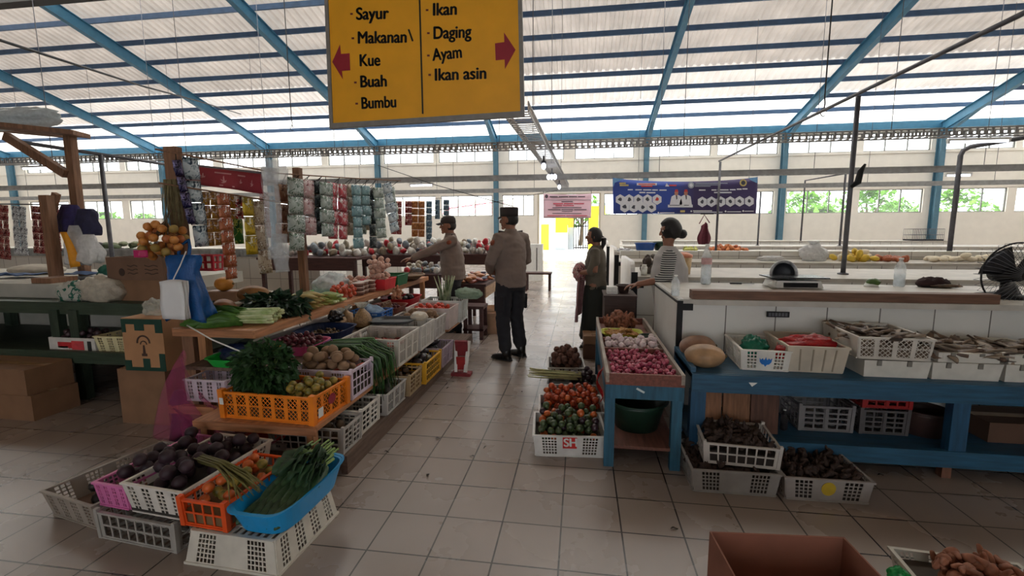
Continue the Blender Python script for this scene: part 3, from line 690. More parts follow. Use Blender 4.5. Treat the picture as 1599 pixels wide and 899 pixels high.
# tray of turmeric
m_lime = M('lime plastic', (186, 190, 60), .4, .06)
def tray(name, label, x, y, z, L, Wd, H, m, rz=0, tp=.86, th=.004, cat='tray', roll=None):
    t = thing(name, label, cat, (x, y, z), rz); k = tp; a, c = L/2, Wd/2
    if roll: t.rotation_euler = (roll[0], roll[1], rz)
    def ring(s, zz, n=28):
        o = []
        for i in range(n):
            q = 2*pi*i/n; X = abs(cos(q))**.45*(1 if cos(q) >= 0 else -1); Y = abs(sin(q))**.45*(1 if sin(q) >= 0 else -1); o.append(Vector((a*s*X, c*s*Y, zz)))
        return o
    R_ = [ring(k, 0), ring(1, H), ring(1.05, H+.002), ring(1.05, H-.004+.001), ring(1-.008/L*2, H-.003), ring(k-.008/L*2, th)]
    vs = [p for r_ in R_ for p in r_]; n = 28; fs = [tuple(range(n-1, -1, -1)), tuple(5*n+i for i in range(n))]
    for j in range(5):
        for i in range(n): fs.append((j*n+i, j*n+(i+1) % n, (j+1)*n+(i+1) % n, (j+1)*n+i))
    b = MB(); b.add(vs[:2*n], [fs[0]]+fs[2:2+n]); b.add(vs, fs[1:2]+fs[2+4*n:2+5*n]); 
    b.build('tray_body', m, t)
    b = MB(); b.add(vs, fs[2+n:2+4*n]); b.build('rim', m, t); return t
tray('food_tray', 'lime green tray of turmeric pieces on the blue tray table', cxT-.03, TY0+1.28, zt, .34, .26, .035, m_lime)
def fingers(b, r, s):
    rr = random.Random(s+3)
    for i in range(3):
        a = rr.uniform(0, 6.3); b.tube([(0, 0, 0), (r*1.3*cos(a), r*1.3*sin(a), r*.1), (r*2.0*cos(a+.3), r*2.0*sin(a+.3), r*.2)], [r*.7, r*.55, r*.35], 7, round_=True)
gi1 = proto('ginger_root', .02, (176, 130, 76), (1.6, .9, .8), .7, .25, extra=fingers, n=8, m=6); gi2 = proto('galangal_root', .026, (136, 84, 60), (1.5, .9, .9), .7, .3, extra=fingers, n=8, m=6)
heap('turmeric_root', [(gi1, 'turmeric_root')], 26, cxT-.03, TY0+1.28, zt+.006, .28, .2, 0, .017, 'knobbly yellowish turmeric root in the lime green tray', 'turmeric', 'turmeric in the lime tray', True, .1)
heap('galangal_root', [(gi2, 'galangal_root')], 34, cxT-.02, TY0+1.62, zt, .3, .26, 0, .026, 'brown galangal root in the heap behind the lime green tray', 'galangal', 'galangal behind the lime tray', False, .3)
m_dgreen = M('dark green plastic', (26, 52, 40), .4, .1)
def basin(name, label, x, y, z, r, h, m, cat='basin', r0=.72, handle=False):
    t = thing(name, label, cat, (x, y, z)); th = .004
    MB().lathe([(.001, 0), (r*r0, 0), (r*.93, h*.8), (r, h-.012), (r-th, h-.012), (r*.93-th, h*.8), (r*r0-th, th), (.001, th)], 32).build('bowl', m, t)
    MB().lathe([(r-th, h-.012), (r-th, h-.004), (r+.006, h), (r+.014, h-.004), (r+.013, h-.013), (r, h-.012)], 32).build('rim', m, t)
    return t
basin('bowl', 'small dark green bowl beside the turmeric on the blue tray table', TX1-.07, TY0+1.12, zt, .055, .05, m_dgreen, 'bowl')
basin('wash_basin', 'big dark green basin on the shelf under the blue tray table', cxT, TY0+.36, .14, .2, .2, m_dgreen)
# row of crates along the aisle beside the table
GREY = (176, 172, 168); LGREY = (205, 202, 198); BEIGE = (186, 176, 158); DGREY = (120, 116, 116)
def row_crate(pa, pb, H, dep, label, col, style, z=0, gap=0, tp=.93, **k):
    p, q = G(pa[0], pa[1], z), G(pb[0], pb[1], z); L = (q-p).length; rz = atan2((q-p).y, (q-p).x); c = (p+q)/2
    n = Vector((-sin(rz), cos(rz), 0)); c = c+n*(dep/2)
    return crate(label, c.x, c.y, z+gap, L/tp, dep/tp, H, col, rz, style, tp=tp, **k), c, L, rz
t, c, L, rz = row_crate((837, 711), (942, 714), .15, .36, 'pale crate with a red SH sticker, nearest on the aisle floor by the blue table', LGREY, 'A')
Lt, Wt = L/.93, .36/.93
liner(t, Lt, Wt, .15, .075, .93, (70, 60, 50))
sticker(t, 0, Lt, Wt, .15, .93, rect(.40, .60, .42, .95), M('red sticker', (196, 42, 38), .5, .08))
P, n = on_wall(t, 0, Lt, Wt, .15, .93); o = qpt(P, .415, .52)+n*.0095
txt('SH', 'lettering', m_white, t, t.matrix_basis @ Vector(o), Matrix.Rotation(rz, 3, 'Z') @ Vector((1, 0, 0)), Matrix.Rotation(rz, 3, 'Z') @ (P[3]-P[0]), .082, .0008, .003, sx=.95)
eg1 = proto('round_eggplant', .026, (52, 66, 40), (1, 1, .95), .35, .35, c2=(84, 100, 62)); tom = proto('tomato', .027, (150, 40, 26), (1, 1, .86), .3, .25, c2=(190, 84, 40)); tomo = proto('tomato', .027, (196, 96, 44), (1, 1, .86), .3, .2); eg2 = proto('round_eggplant', .027, (56, 36, 44), (1, 1, .95), .35, .3)
heap('round_eggplant', [(eg1, 'round_eggplant')]*5+[(eg2, 'round_eggplant')]+[(tomo, 'tomato', 'reddish tomato among the green eggplants in the SH crate', 'tomato', 'tomatoes in the SH crate')], 95, c.x, c.y, .078, L-.02, .34, rz, .026, 'round dark green eggplant in the crate with the SH sticker', 'eggplant', 'eggplants in the SH crate', False, .03)
t, c, L, rz = row_crate((846, 671), (943, 673), .15, .33, 'pale crate of dark red tomatoes, second along the aisle by the blue table', LGREY, 'D')
liner(t, L/.93, .33/.93, .15, .085, .93, (70, 60, 50))
heap('tomato', [(tom, 'tomato')]*3+[(tomo, 'tomato')], 95, c.x, c.y, .088, L-.02, .31, rz, .0265, 'red tomato in the second crate along the aisle by the blue table', 'tomato', 'tomatoes by the blue table', False, .03)
t, c, L, rz = row_crate((858, 637), (937, 639), .13, .22, 'grey crate with little in it, third along the aisle by the blue table', GREY, 'C')
liner(t, L/.93, .22/.93, .13, .05, .93, (96, 90, 86))
t, c, L, rz = row_crate((858, 620), (933, 622), .12, .30, 'dark crate under the lemongrass, fourth along the aisle by the blue table', DGREY, 'D')
liner(t, L/.93, .3/.93, .12, .06, .93, (50, 46, 42)); cl = c.copy()
heap('round_eggplant', [(eg2, 'round_eggplant')], 30, c.x+.08, c.y, .062, L-.2, .26, rz, .026, 'dark eggplant lying beside the lemongrass', 'eggplant', 'eggplants by the lemongrass', False, .03)
rr = random.Random(5); lg = thing('lemongrass_bundle', 'bundle of lemongrass stalks sticking out over the aisle crate', 'lemongrass', (c.x-.12, c.y-.05, .145))
for i in range(16):
    y, z = rr.uniform(-.06, .06), rr.uniform(0, .05)
    MB().tube([(.2, y*.9, z), (0, y, z+.008), (-.16, y*1.3+rr.uniform(-.02, .02), z+.012), (-.28, y*1.9+rr.uniform(-.03, .03), z+.02)], [.009, .008, .006, .003], 6).build('stalk', M('lemongrass', (150, 150, 92), .6, .2, 9, c2=(188, 180, 130)), lg)
t, c, L, rz = row_crate((858, 596), (911, 597), .15, .36, 'farthest floor crate of brown roots beside the blue table', LGREY, 'D')
liner(t, L/.93, .36/.93, .15, .09, .93, (70, 60, 50))
taro = proto('taro_root', .034, (92, 58, 46), (1.2, .95, .95), .85, .3, kf=(3, .12))
heap('taro_root', [(taro, 'taro_root')], 46, c.x, c.y, .093, L-.02, .34, rz, .032, 'brown taro root in the farthest floor crate by the blue table', 'taro', 'taro by the blue table', False, .06)
m_card = M('brown cardboard', (132, 98, 72), .85, .1, 6); m_cardd = M('dark cardboard', (92, 66, 52), .85, .12, 6)
def carton(name, label, x, y, z, L, Wd, H, rz, m, open_=True, flaps=True, cat='box'):
    t = thing(name, label, cat, (x, y, z), rz); a, c, th = L/2, Wd/2, .006
    MB().bx(-a, a, -c, c, 0, th).build('box_base', m, t)
    for x0, x1, y0, y1 in ((-a, a, -c, -c+th), (-a, a, c-th, c), (-a, -a+th, -c+th, c-th), (a-th, a, -c+th, c-th)): MB().bx(x0, x1, y0, y1, th, H).build('box_wall', m, t)
    if not open_:
        MB().bx(-a, -.002, -c, c, H, H+th).build('box_flap', m, t); MB().bx(.002, a, -c, c, H, H+th).build('box_flap', m, t)
        MB().bx(-a, a, -.03, .03, H+th, H+th+.001).build('tape', M('brown tape', (150, 118, 82), .35), t)
    return t
p = G(924, 562, 0); carton('cardboard_box', 'brown carton behind the floor crates at the feet of the skirted woman', p.x, p.y+.2, 0, .2, .34, .16, 0, m_cardd, False)
carton('cardboard_box', 'flat brown carton lying on another at the feet of the skirted woman', p.x, p.y+.2, .17, .2, .3, .09, .05, m_card, False)
b = MB(); b.sheet(5, 8, lambda u, v: (TX0-.03+.02*sin(v*6+u*2), TY0+.02+.1*u, .42+.2*v), .003); tag(b.build('plastic_bag', film('red bag film', (190, 30, 34), .9)), 'red plastic bag hanging on the left side of the blue table', 'bag')
# dark chest with goods between the women
p = G(945, 545, 0); m_chest = wood('dark brown boards', (66, 48, 42), .7, 0)
t = thing('wooden_chest', 'dark wooden chest standing between the two women', 'chest', (.26, 4.88, 0)); MB().bx(0, .32, 0, .45, .05, .78).build('chest_body', m_chest, t); MB().bx(-.01, .33, -.01, .46, .78, .80).build('lid', m_chest, t)
for x in (.01, .26):
    for y in (.01, .38): MB().bx(x, x+.05, y, y+.05, 0, .05).build('foot', m_chest, t)
basin('cooking_pot', 'small dark pot on the wooden chest under the reaching hand', .47, 5.1, .8, .07, .09, M('dark clay', (62, 42, 38), .6, .15), 'pot')
b = MB()
for i, z in enumerate((.80, .825, .85)): tag(MB().bx(.29, .40, 5.0+.01*i, 5.14+.01*i, z, z+.022).build('wrapped_packet', M('white paper', (222, 220, 216), .7)), ('bottom', 'middle', 'top')[i]+' white packet in the small stack on the wooden chest', 'packet')
# ------------------------------------------------------------------ blue shelf
m_shelf = wood('blue painted wood', (34, 80, 108), .5, 0); m_shelfv = wood('blue painted post', (28, 74, 106), .5, 2)
SX, SY, SZ = .70, 2.93, .60
t = thing('market_shelf', 'long blue shelf carrying squash, crates and dried fish on the right', 'shelf', (SX, SY, 0))
MB().bx(0, 3.4, 0, .55, SZ-.03, SZ).build('shelf_top', m_shelf, t); MB().bx(0, 3.4, -.02, .02, SZ-.115, SZ-.002).build('front_rail', m_shelf, t)
MB().bx(0, 3.4, .02, .55, .15, .18).build('lower_shelf', m_shelf, t); MB().bx(.5, 3.4, -.02, .02, .09, .19).build('lower_rail', m_shelf, t)
for x in (.0, 1.46, 2.95):
    MB().bx(x, x+.09, -.01, .05, .09 if x else 0, SZ-.115).build('leg', m_shelfv, t); MB().bx(x, x+.07, .48, .55, 0, SZ-.03).build('leg', m_shelfv, t)
    if x: MB().bx(x+.01, x+.06, .03, .08, 0, .15).build('foot', wood('bare brown leg', (120, 80, 62), .7, 2), t)
MB().prism([(.33, -.022, SZ-.04), (.38, -.022, SZ-.04), (.35, -.022, SZ-.065)], (0, -.002, 0)).build('paper_scrap', m_white, t)
MB().bx(0, .03, .02, .55, SZ-.03, SZ+.03).build('side_rail', m_shelf, t)
def squash_mesh(r, sc, col, s):
    b = MB(); b.ball((0, 0, 0), (r*sc[0], r*sc[1], r*sc[2]), 28, 16, lambda d, p: p*(1+.03*cos(9*atan2(d.y, d.z))*(1-d.x*d.x)+.03*nz(d*2, 1, s)))
    return b
def squash(label, x, y, z, r, sc, col, c2, rz, s, cat='squash'):
    t = thing('squash', label, cat, (x, y, z+r*sc[2]*.93), rz); squash_mesh(r, sc, col, s).build('rind', M('squash rind %d' % s, col, .5, .2, 9, c2=c2, bump=.15), t)
    b = MB(); b.tube([(r*sc[0]*.96, 0, 0), (r*sc[0]*1.08, 0, .008)], [.014, .010], 8); b.build('stem', M('dry stem', (110, 92, 62), .8), t)
p = A(1090, 520, 3.32); squash('reddish oval squash at the back, against the white tiles', p.x, 3.32, SZ, .125, (1.0, .75, .62), (138, 104, 88), (176, 138, 112), .15, 1)
p = A(1101, 540, 3.09); squash('tan oval squash in front of the reddish one on the blue shelf', p.x, 3.09, SZ, .125, (1.0, .8, .60), (150, 118, 86), (190, 150, 110), -.1, 2)
# crate with the blue eagle
WH = (216, 212, 204)
p, q = A(1163, 565, 3.03), A(1233, 567, 3.03); L = (q-p).length/.93
t = crate('white crate with a blue eagle emblem holding green and red bags', (p.x+q.x)/2, 3.03+.2, SZ, L, .42, .135, WH, -.06, 'A', 'D', tp=.93)
m_eag = M('blue ink', (28, 110, 190), .5)
sticker(t, 0, L, .42, .135, .93, [(.5+.13*x, .48+.30*y) for x, y in [(0, -.9), (-.25, -.55), (-.6, -.5), (-.95, -.1), (-1, .55), (-.75, .25), (-.5, .5), (-.3, .2), (-.12, .35), (0, .75), (.12, .35), (.3, .2), (.5, .5), (.75, .25), (1, .55), (.95, -.1), (.6, -.5), (.25, -.55)]], m_eag, 'eagle_emblem')
def bag(name, label, x, y, z, sx, sy, sz, m, seed, cat='bag', knot=True, crump=.32, rz=0, freq=2.2):
    t = thing(name, label, cat, (x, y, z), rz); b = MB()
    def fn(d, p):
        k = 1+crump*nz(d*freq, 1, seed)+.5*crump*nz(d*freq*2.7, 1, seed+9)
        q = p*k; q.z = max(q.z, -sz*.72); return q
    b.ball((0, 0, sz*.72), (sx, sy, sz), 36, 24, fn); b.build('bag_body', m, t)
    if knot:
        b = MB(); rr = random.Random(seed); top = sz*1.62
        b.sheet(10, 4, lambda u, v: ((.25+v*.75)*sx*.45*cos(6.28*u)*(1+.4*sin(u*19)), (.25+v*.75)*sy*.45*sin(6.28*u)*(1+.4*cos(u*23)), top+v*sz*.42), .001); b.build('gathered_top', m, t)
    return t
bag('plastic_bag', 'green plastic bag in the white eagle crate', (p.x+q.x)/2-.02, 3.2, SZ+.05, .085, .07, .075, film('green bag film', (20, 120, 92), .9), 3, knot=False)
bag('plastic_bag', 'small red plastic bag hanging over the edge of the eagle crate', (p.x+q.x)/2+.12, 3.1, SZ+.06, .05, .05, .055, film('red bag film', (190, 30, 34), .9), 4, knot=False)
p, q = A(1238, 570, 3.0), A(1322, 575, 3.0); L = (q-p).length/.9
t = crate('worn beige crate with a big red bag on top', (p.x+q.x)/2, 3.0+.22, SZ, L, .42, .17, (190, 178, 160), -.04, 'S', 'D', tp=.9)
for u in (.2, .42, .62, .8): sticker(t, 0, L, .42, .17, .9, rect(u-.012, u+.012, .08, .9), cmat((150, 138, 120)), 'rib', .003, .006)
bag('plastic_bag', 'crumpled red plastic bag lying on the beige crate', (p.x+q.x)/2, 3.16, SZ+.115, .16, .1, .055, film('red bag film', (200, 34, 34), .92), 12, knot=False)
bag('plastic_bag', 'cloudy clear bag under the red one in the beige crate', (p.x+q.x)/2+.08, 3.2, SZ+.02, .12, .12, .10, film('clear bag film', (205, 205, 195), .45), 6, knot=False)
p = A(1217, 492, 3.47); t = thing('vent_plate', 'small dark slotted plate on the white tiled counter above the beige crate', 'plate', (p.x, 3.5, p.z)); MB().bx(-.075, .075, -.012, -.001, -.02, .02).build('plate', m_black, t)
for i in range(6): MB().bx(-.065+i*.022, -.05+i*.022, -.016, -.012, -.012, .012).build('slot', m_steel, t)
# foam boxes with dried fish
m_foam = M('white foam', (206, 202, 192), .8, .08, 12, bump=.1)
def foam(label, x0, x1, y, z0, z1, dep=.46, hollow=True):
    t = thing('foam_box', label, 'box', ((x0+x1)/2, y, z0)); a, c, h = (x1-x0)/2, dep, z1-z0
    b = MB(); b.box((0, c/2, h/2), (2*a, c, h), tp=.95) if not hollow else None
    if hollow:
        b.box((0, c/2, .012), (2*a*.96, c*.96, .024)); 
        for sx in (-1, 1): b.box((sx*(a-.012), c/2, h/2+.01), (.024, c, h-.02))
        b.box((0, .012, h/2+.01), (2*a-.05, .024, h-.02)); b.box((0, c-.012, h/2+.01), (2*a-.05, .024, h-.02))
    b.build('box_body', m_foam, t)
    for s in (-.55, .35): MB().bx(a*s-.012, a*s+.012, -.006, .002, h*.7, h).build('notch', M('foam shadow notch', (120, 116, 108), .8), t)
    return t
x0, x1, x2, x3 = A(1352, 560, 2.97).x, A(1458, 560, 2.97).x, A(1572, 560, 2.97).x, A(1690, 560, 2.97).x
foam('white foam box lying under the lattice crate of dried fish', x0, x1, 2.98, SZ, SZ+.105, hollow=False)
foam('lower white foam box right of the lattice crate', x1+.006, x2, 2.98, SZ, SZ+.105, hollow=False)
foam('upper open foam tray heaped with dried fish, right of the lattice crate', x1+.03, x2-.01, 2.98, SZ+.107, SZ+.165)
foam('lower foam box at the right end of the blue shelf', x2+.012, x3, 2.98, SZ, SZ+.105, hollow=False)
foam('upper foam tray of dried fish at the right end of the blue shelf', x2+.02, x3, 2.98, SZ+.107, SZ+.165)
p, q = A(1364, 549, 2.95), A(1470, 552, 2.95); L = (q-p).length/.95
LC = crate('worn white lattice crate full of dried fish on a foam box', (p.x+q.x)/2-.04, 2.96+.24, SZ+.112, L*1.05, .46, .135, (196, 190, 180), -.05, 'X', 'S', tp=.95)
liner(LC, L*1.05, .46, .135, .09, .95, (90, 74, 60))
def fish_mesh(s, big=1):
    rr = random.Random(s); L = .10*big; b = MB(); cv = rr.uniform(-.3, .3); rings = []
    for i in range(9):
        u = i/8; w = (.0045+.024*sin(pi*min(1, u*1.12))**.8)*big if u < .86 else (.008+.05*(u-.86))*big; th = .007*big*(1-u*.75)
        rings.append((Vector((L*(u-.5)*2, cv*L*(u-.5)**2*2, .012*sin(u*5+s))), Vector((0, w, rr.uniform(-.004, .004))), Vector((0, 0, th))))
    b.loft(rings, 8); return b.mesh('dried_fish', M('dried fish skin %d' % (s % 3), [(78, 62, 52), (104, 86, 72), (62, 50, 44)][s % 3], .55, .35, 16, bump=.4, c2=[(128, 104, 84), (150, 132, 112), (104, 82, 68)][s % 3]))
FI = [fish_mesh(i) for i in range(6)]; FB = [fish_mesh(i+10, 1.5) for i in range(6)]
heap('dried_fish', [(FI, 'dried_fish'), (FB, 'dried_fish')], 84, LC.location.x, LC.location.y, SZ+.205, L*.95, .42, 0, .012, 'thin dried fish in the white lattice crate', 'dried fish', 'dried fish in the lattice crate', True, .04, lay=.62)
heap('dried_fish', [(FB, 'dried_fish')], 60, (x1+x2)/2, 3.2, SZ+.135, .44, .42, 0, .018, 'broad dried fish heaped in the foam tray right of the lattice crate', 'dried fish', 'dried fish in the middle foam tray', True, .04, lay=.62)
heap('dried_fish', [(FB, 'dried_fish')], 44, (x2+x3)/2, 3.2, SZ+.135, .44, .42, 0, .018, 'broad dried fish in the foam tray at the right end of the shelf', 'dried fish', 'dried fish in the right-hand foam tray', True, .04, lay=.62)
# below the shelf
LZ = .18
for i, (xa, xb, c) in enumerate(((1087, 1127, (140, 96, 66)), (1131, 1173, (126, 86, 58)), (1176, 1220, (92, 60, 46)))):
    a, c_ = A(xa, 620, 3.02).x, A(xb, 620, 3.02).x
    tag(MB().box(((a+c_)/2, 3.03+.012*i, LZ+.178), (c_-a, .02, .35), Matrix.Rotation(-.06, 3, 'X')).build('board', wood('plank brown %d' % i, c, .7, 2)), ('light brown board standing leftmost under the blue shelf', 'mid brown board standing second under the blue shelf', 'dark brown board standing third under the blue shelf')[i], 'board')
p, q = A(1243, 690, 3.15), A(1325, 693, 3.15); L = (q-p).length
crate('grey lattice crate lying under the blue shelf beside the bottle', (p.x+q.x)/2, 3.28, LZ, L, .3, .17, DGREY, 0, 'H', 'C', tp=.97, post=.02)
p, q = A(1337, 694, 3.15), A(1410, 697, 3.15); L = (q-p).length
crate('dark grey crate under the red crate below the shelf', (p.x+q.x)/2, 3.28, LZ, L, .3, .16, (84, 80, 80), 0, 'H', tp=.97, post=.02)
crate('red crate on the dark grey one below the shelf', (p.x+q.x)/2, 3.27, LZ+.178, L, .3, .16, (150, 24, 22), 0, 'H', tp=.97, post=.022)
basin('clay_pot', 'round dark pot in the gloom below the foam boxes', A(1440, 690, 3.2).x, 3.22, LZ, .13, .16, M('dark clay', (62, 42, 38), .6, .15), 'pot', r0=.9)
carton('cardboard_box', 'long dark carton below the right end of the blue shelf', 2.95, 3.25, LZ, .9, .3, .12, 0, m_cardd, False)
def bottle(label, x, y, z, r, h, m, cap, fill=.45, liq=True, band=None):
    t = thing('water_bottle', label, 'bottle', (x, y, z))
    MB().lathe([(.001, .002), (r*.85, 0), (r, h*.03), (r, h*.2), (r*.95, h*.24), (r, h*.28), (r, h*.48), (r*.95, h*.52), (r, h*.56), (r, h*.68), (r*.72, h*.8), (r*.36, h*.9), (r*.34, h*.95), (.001, h*.95)], 20).build('bottle_body', m, t)
    MB().lathe([(.001, h*.945), (r*.42, h*.945), (r*.42, h), (.001, h)], 14).build('cap', cap, t)
    if liq: MB().lathe([(.001, .006), (r*.9, .006), (r*.9, h*fill), (.001, h*fill)], 18).build('water', film('water', (215, 228, 238), .35, .05), t)
    if band: MB().lathe([(r*1.01, h*.5), (r*1.01, h*.66), (r*1.0, h*.66), (r*1.0, h*.5)], 20).build('label_band', band, t)
m_pet = film('clear bottle plastic', (225, 232, 236), .32, .06)
bottle('small dark bottle with a white cap under the blue shelf', A(1222, 690, 3.12).x, 3.12, LZ, .022, .14, film('dark bottle plastic', (60, 56, 58), .7), m_white, liq=False)
# floor crates in front of the shelf
def floor_set(label, bl, br, H, dep, col, style, z=0, tp=.93, **k): return row_crate(bl, br, H, dep, label, col, style, z=z, tp=tp, **k)
root = proto('kencur_root', .019, (58, 42, 36), (1.4, .9, .8), .85, .35, extra=fingers, n=8, m=6, kf=(3, .15))
t, c, L, rz = floor_set('grey crate of dark roots with another crate standing on it', (1083, 766), (1210, 775), .14, .36, (150, 146, 142), 'A')
liner(t, L/.93, .36/.93, .14, .09, .93, (44, 36, 32)); heap('galangal_root', [(root, 'galangal_root')], 70, c.x-.02, c.y, .092, L, .36, rz, .019, 'dark root in the lower crate of the stacked pair on the floor', 'root', 'roots in the lower stacked crate', False, .02)
t, c, L, rz = floor_set('upper crate of dark roots standing on a grey crate by the blue shelf', (1101, 721.5), (1214, 733), .125, .33, (190, 184, 178), 'C', z=.142, tp=.95, post=.018)
liner(t, L/.95, .33/.95, .125, .075, .95, (44, 36, 32)); heap('galangal_root', [(root, 'galangal_root')], 80, c.x, c.y, .142+.078, L-.03, .31, rz, .019, 'dark root in the upper crate of the stacked pair on the floor', 'root', 'roots in the upper stacked crate', False, .03)
t, c, L, rz = floor_set('grey crate with a round yellow sticker in front of the blue shelf', (1227, 778), (1354, 787), .135, .34, (156, 150, 146), 'A')
liner(t, L/.93, .34/.93, .135, .085, .93, (44, 36, 32)); heap('galangal_root', [(root, 'galangal_root')], 90, c.x, c.y, .088, L-.01, .33, rz, .019, 'dark root in the crate with the yellow sticker', 'root', 'roots in the yellow sticker crate', False, .03)
sticker(t, 0, L/.93, .34/.93, .135, .93, disc(.5, .6, .085, .30), M('yellow sticker', (196, 168, 50), .5, .1), 'round_sticker')
# foreground carton and crate
p = G(1108, 829, .36); q = G(1318, 838, .36); rz = atan2(q.y-p.y, q.x-p.x); L = (q-p).length; c = (p+q)/2+Vector((sin(rz), -cos(rz), 0))*.24
carton('cardboard_box', 'open brown carton closest to the camera on the floor', c.x, c.y, 0, L, .48, .36, rz, M('red brown cardboard', (134, 84, 66), .85, .1, 6))
heap('tomato', [(tom, 'tomato')], 12, c.x, c.y, .008, L-.05, .4, rz, .0265, 'red tomato at the bottom of the closest open carton', 'tomato', 'tomatoes in the closest carton', False, .03)
p = G(1470, 880, .1); t = crate('low pale crate of brown roots in the bottom right corner', p.x+.06, p.y-.12, 0, .46, .34, .11, (170, 164, 150), -.08, 'D')
liner(t, .46, .34, .11, .07, .9, (60, 50, 40)); heap('galangal_root', [(gi2, 'galangal_root')], 36, p.x+.08, p.y-.12, .072, .3, .28, 0, .026, 'brown root in the low pale crate closest to the camera', 'root', 'roots in the closest crate', False, .06)
p2 = G(1395, 890, .12); bag('plastic_bag', 'small green bag in the low pale crate in the bottom corner', p2.x+.02, p2.y, .07, .035, .035, .035, film('bright green film', (30, 160, 80), .9), 5, knot=False)
p2 = G(1592, 885, .1); bag('plastic_bag', 'white plastic bag on the floor at the right edge', p2.x+.04, p2.y-.05, 0, .06, .05, .09, film('white bag film', (222, 222, 222), .75), 8)
# ------------------------------------------------------------------ on the counters
p = G(1056, 463, .98); bottle('small squat bottle with a white cap at the left end of the nearest counter', p.x, p.y+.04, .98, .032, .16, m_pet, m_white, .3)
p = G(1096, 441, .98); p.y = min(p.y, 4.47); bottle('tall water bottle standing left of the scale', p.x, p.y, .98, .046, .37, m_pet, m_white, .42, band=film('pale red band', (214, 170, 170), .6))
p = G(1374, 442, .98); p.y = min(p.y, 4.47); bottle('water bottle standing behind the green fruit', p.x, p.y, .98, .042, .25, m_pet, m_white, .45)
p = G(1218, 443, .98); p.y = min(p.y, 4.47); t = thing('weighing_scale', 'white weighing scale with a flat dark pan on the nearest counter', 'scale', (p.x, p.y-.14, .98), .02)
b = MB(); b.box((0, 0, .035), (.36, .22, .06), tp=1.1); b.build('housing', m_white, t); MB().bx(-.12, .15, -.125, -.108, .012, .05).build('display', m_black, t)
MB().bx(-.02, .02, -.02, .02, .065, .085).build('pan_support', m_steel, t); MB().bx(-.22, .24, -.13, .15, .085, .095).build('pan', M('dark steel pan', (60, 62, 66), .25, .1, metal=.8), t)
b = MB(); b.tube([(-.19, -.11, .06), (-.23, -.13, .03), (-.19, -.125, .012)], [.02, .028, .02], 8); b.build('corner_grip', m_white, t)
p = A(1229, 410, 4.45); t = thing('weighing_bowl', 'round dark bowl with a bright rim standing on edge behind the scale', 'bowl', (p.x, 4.5, .98)); rot = Matrix.Rotation(pi/2-.15, 3, 'X')
def place_rot(b, rot, off): b.v = [tuple((rot @ Vector(v))+Vector(off)) for v in b.v]; return b
place_rot(MB().lathe([(.001, -.05), (.05, -.047), (.09, -.03), (.105, 0), (.1, 0), (.085, -.025), (.05, -.04), (.001, -.043)], 28), rot, (0, 0, .105)).build('bowl', M('dark enamel', (20, 22, 30), .5, .1), t)
place_rot(MB().lathe([(.094, -.002), (.098, .010), (.112, .012), (.120, .004), (.119, -.010), (.106, -.012)], 28), rot, (0, 0, .105)).build('rim', M('worn white rim', (225, 225, 225), .3, .25, 12, c2=(90, 90, 94)), t)
p = G(1341, 443, .98); p.y = min(p.y, 4.47); t = thing('plastic_funnel', 'small white upturned cup beside the green fruit', 'cup', (p.x, p.y, .98)); MB().lathe([(.001, .07), (.022, .07), (.027, .06), (.05, .012), (.052, 0), (.001, 0)], 20).build('cup_body', m_white, t); MB().lathe([(.052, .0), (.055, .003), (.052, .01)], 20).build('rim', m_white, t)
p = G(1363, 447, .98); p.y = min(p.y, 4.47); t = thing('green_fruit', 'dark green fruit lying on the nearest counter before the bottle', 'fruit', (p.x, p.y, 1.015)); MB().ball((0, 0, 0), (.055, .045, .036), 18, 12, bumpy(3, 3, .05)).build('rind', M('green fruit rind', (64, 92, 34), .5, .25, 12), t); MB().tube([(.05, 0, 0), (.065, 0, .006)], [.006, .004], 6).build('stem', M('dry stem', (110, 92, 62), .8), t)
p = G(1408, 440, .98); p.y = min(p.y, 4.47); b = MB(); b.ball((0, 0, .03), (.13, .08, .05), 28, 16, lambda d, q: Vector((q.x, q.y, max(-.03, q.z*(1+.7*nz(d*3, 1, 4)))))); o = tag(b.build('dark_cloth', M('maroon cloth', (48, 26, 28), .9, .2), loc=(p.x, p.y, .982)), 'crumpled dark cloth on the nearest counter right of the bottle', 'cloth')
p = G(1478, 450, .98); put('dried_fish', FB[1], (p.x, p.y, 1.0), (0, 0, .2), 'single dried fish lying on the counter near the fan', 'dried fish', None) if False else tag(MB().ball((0, 0, 0), (.11, .03, .016), 18, 10, bumpy(3, 4, .35)).build('dried_fish', M('dried fish skin 0', (96, 76, 62)), loc=(p.x, p.y, 1.0)), 'dark dried fish lying on the counter near the fan', 'dried fish')
p = G(1158, 444, .98); t = thing('kitchen_knife', 'black knife lying on the nearest counter left of the scale', 'knife', (p.x, p.y, .984), -.05); MB().box((-.05, 0, .004), (.1, .02, .012)).build('handle', m_black, t); MB().box((.05, 0, .004), (.11, .024, .003)).build('blade', m_steel, t)
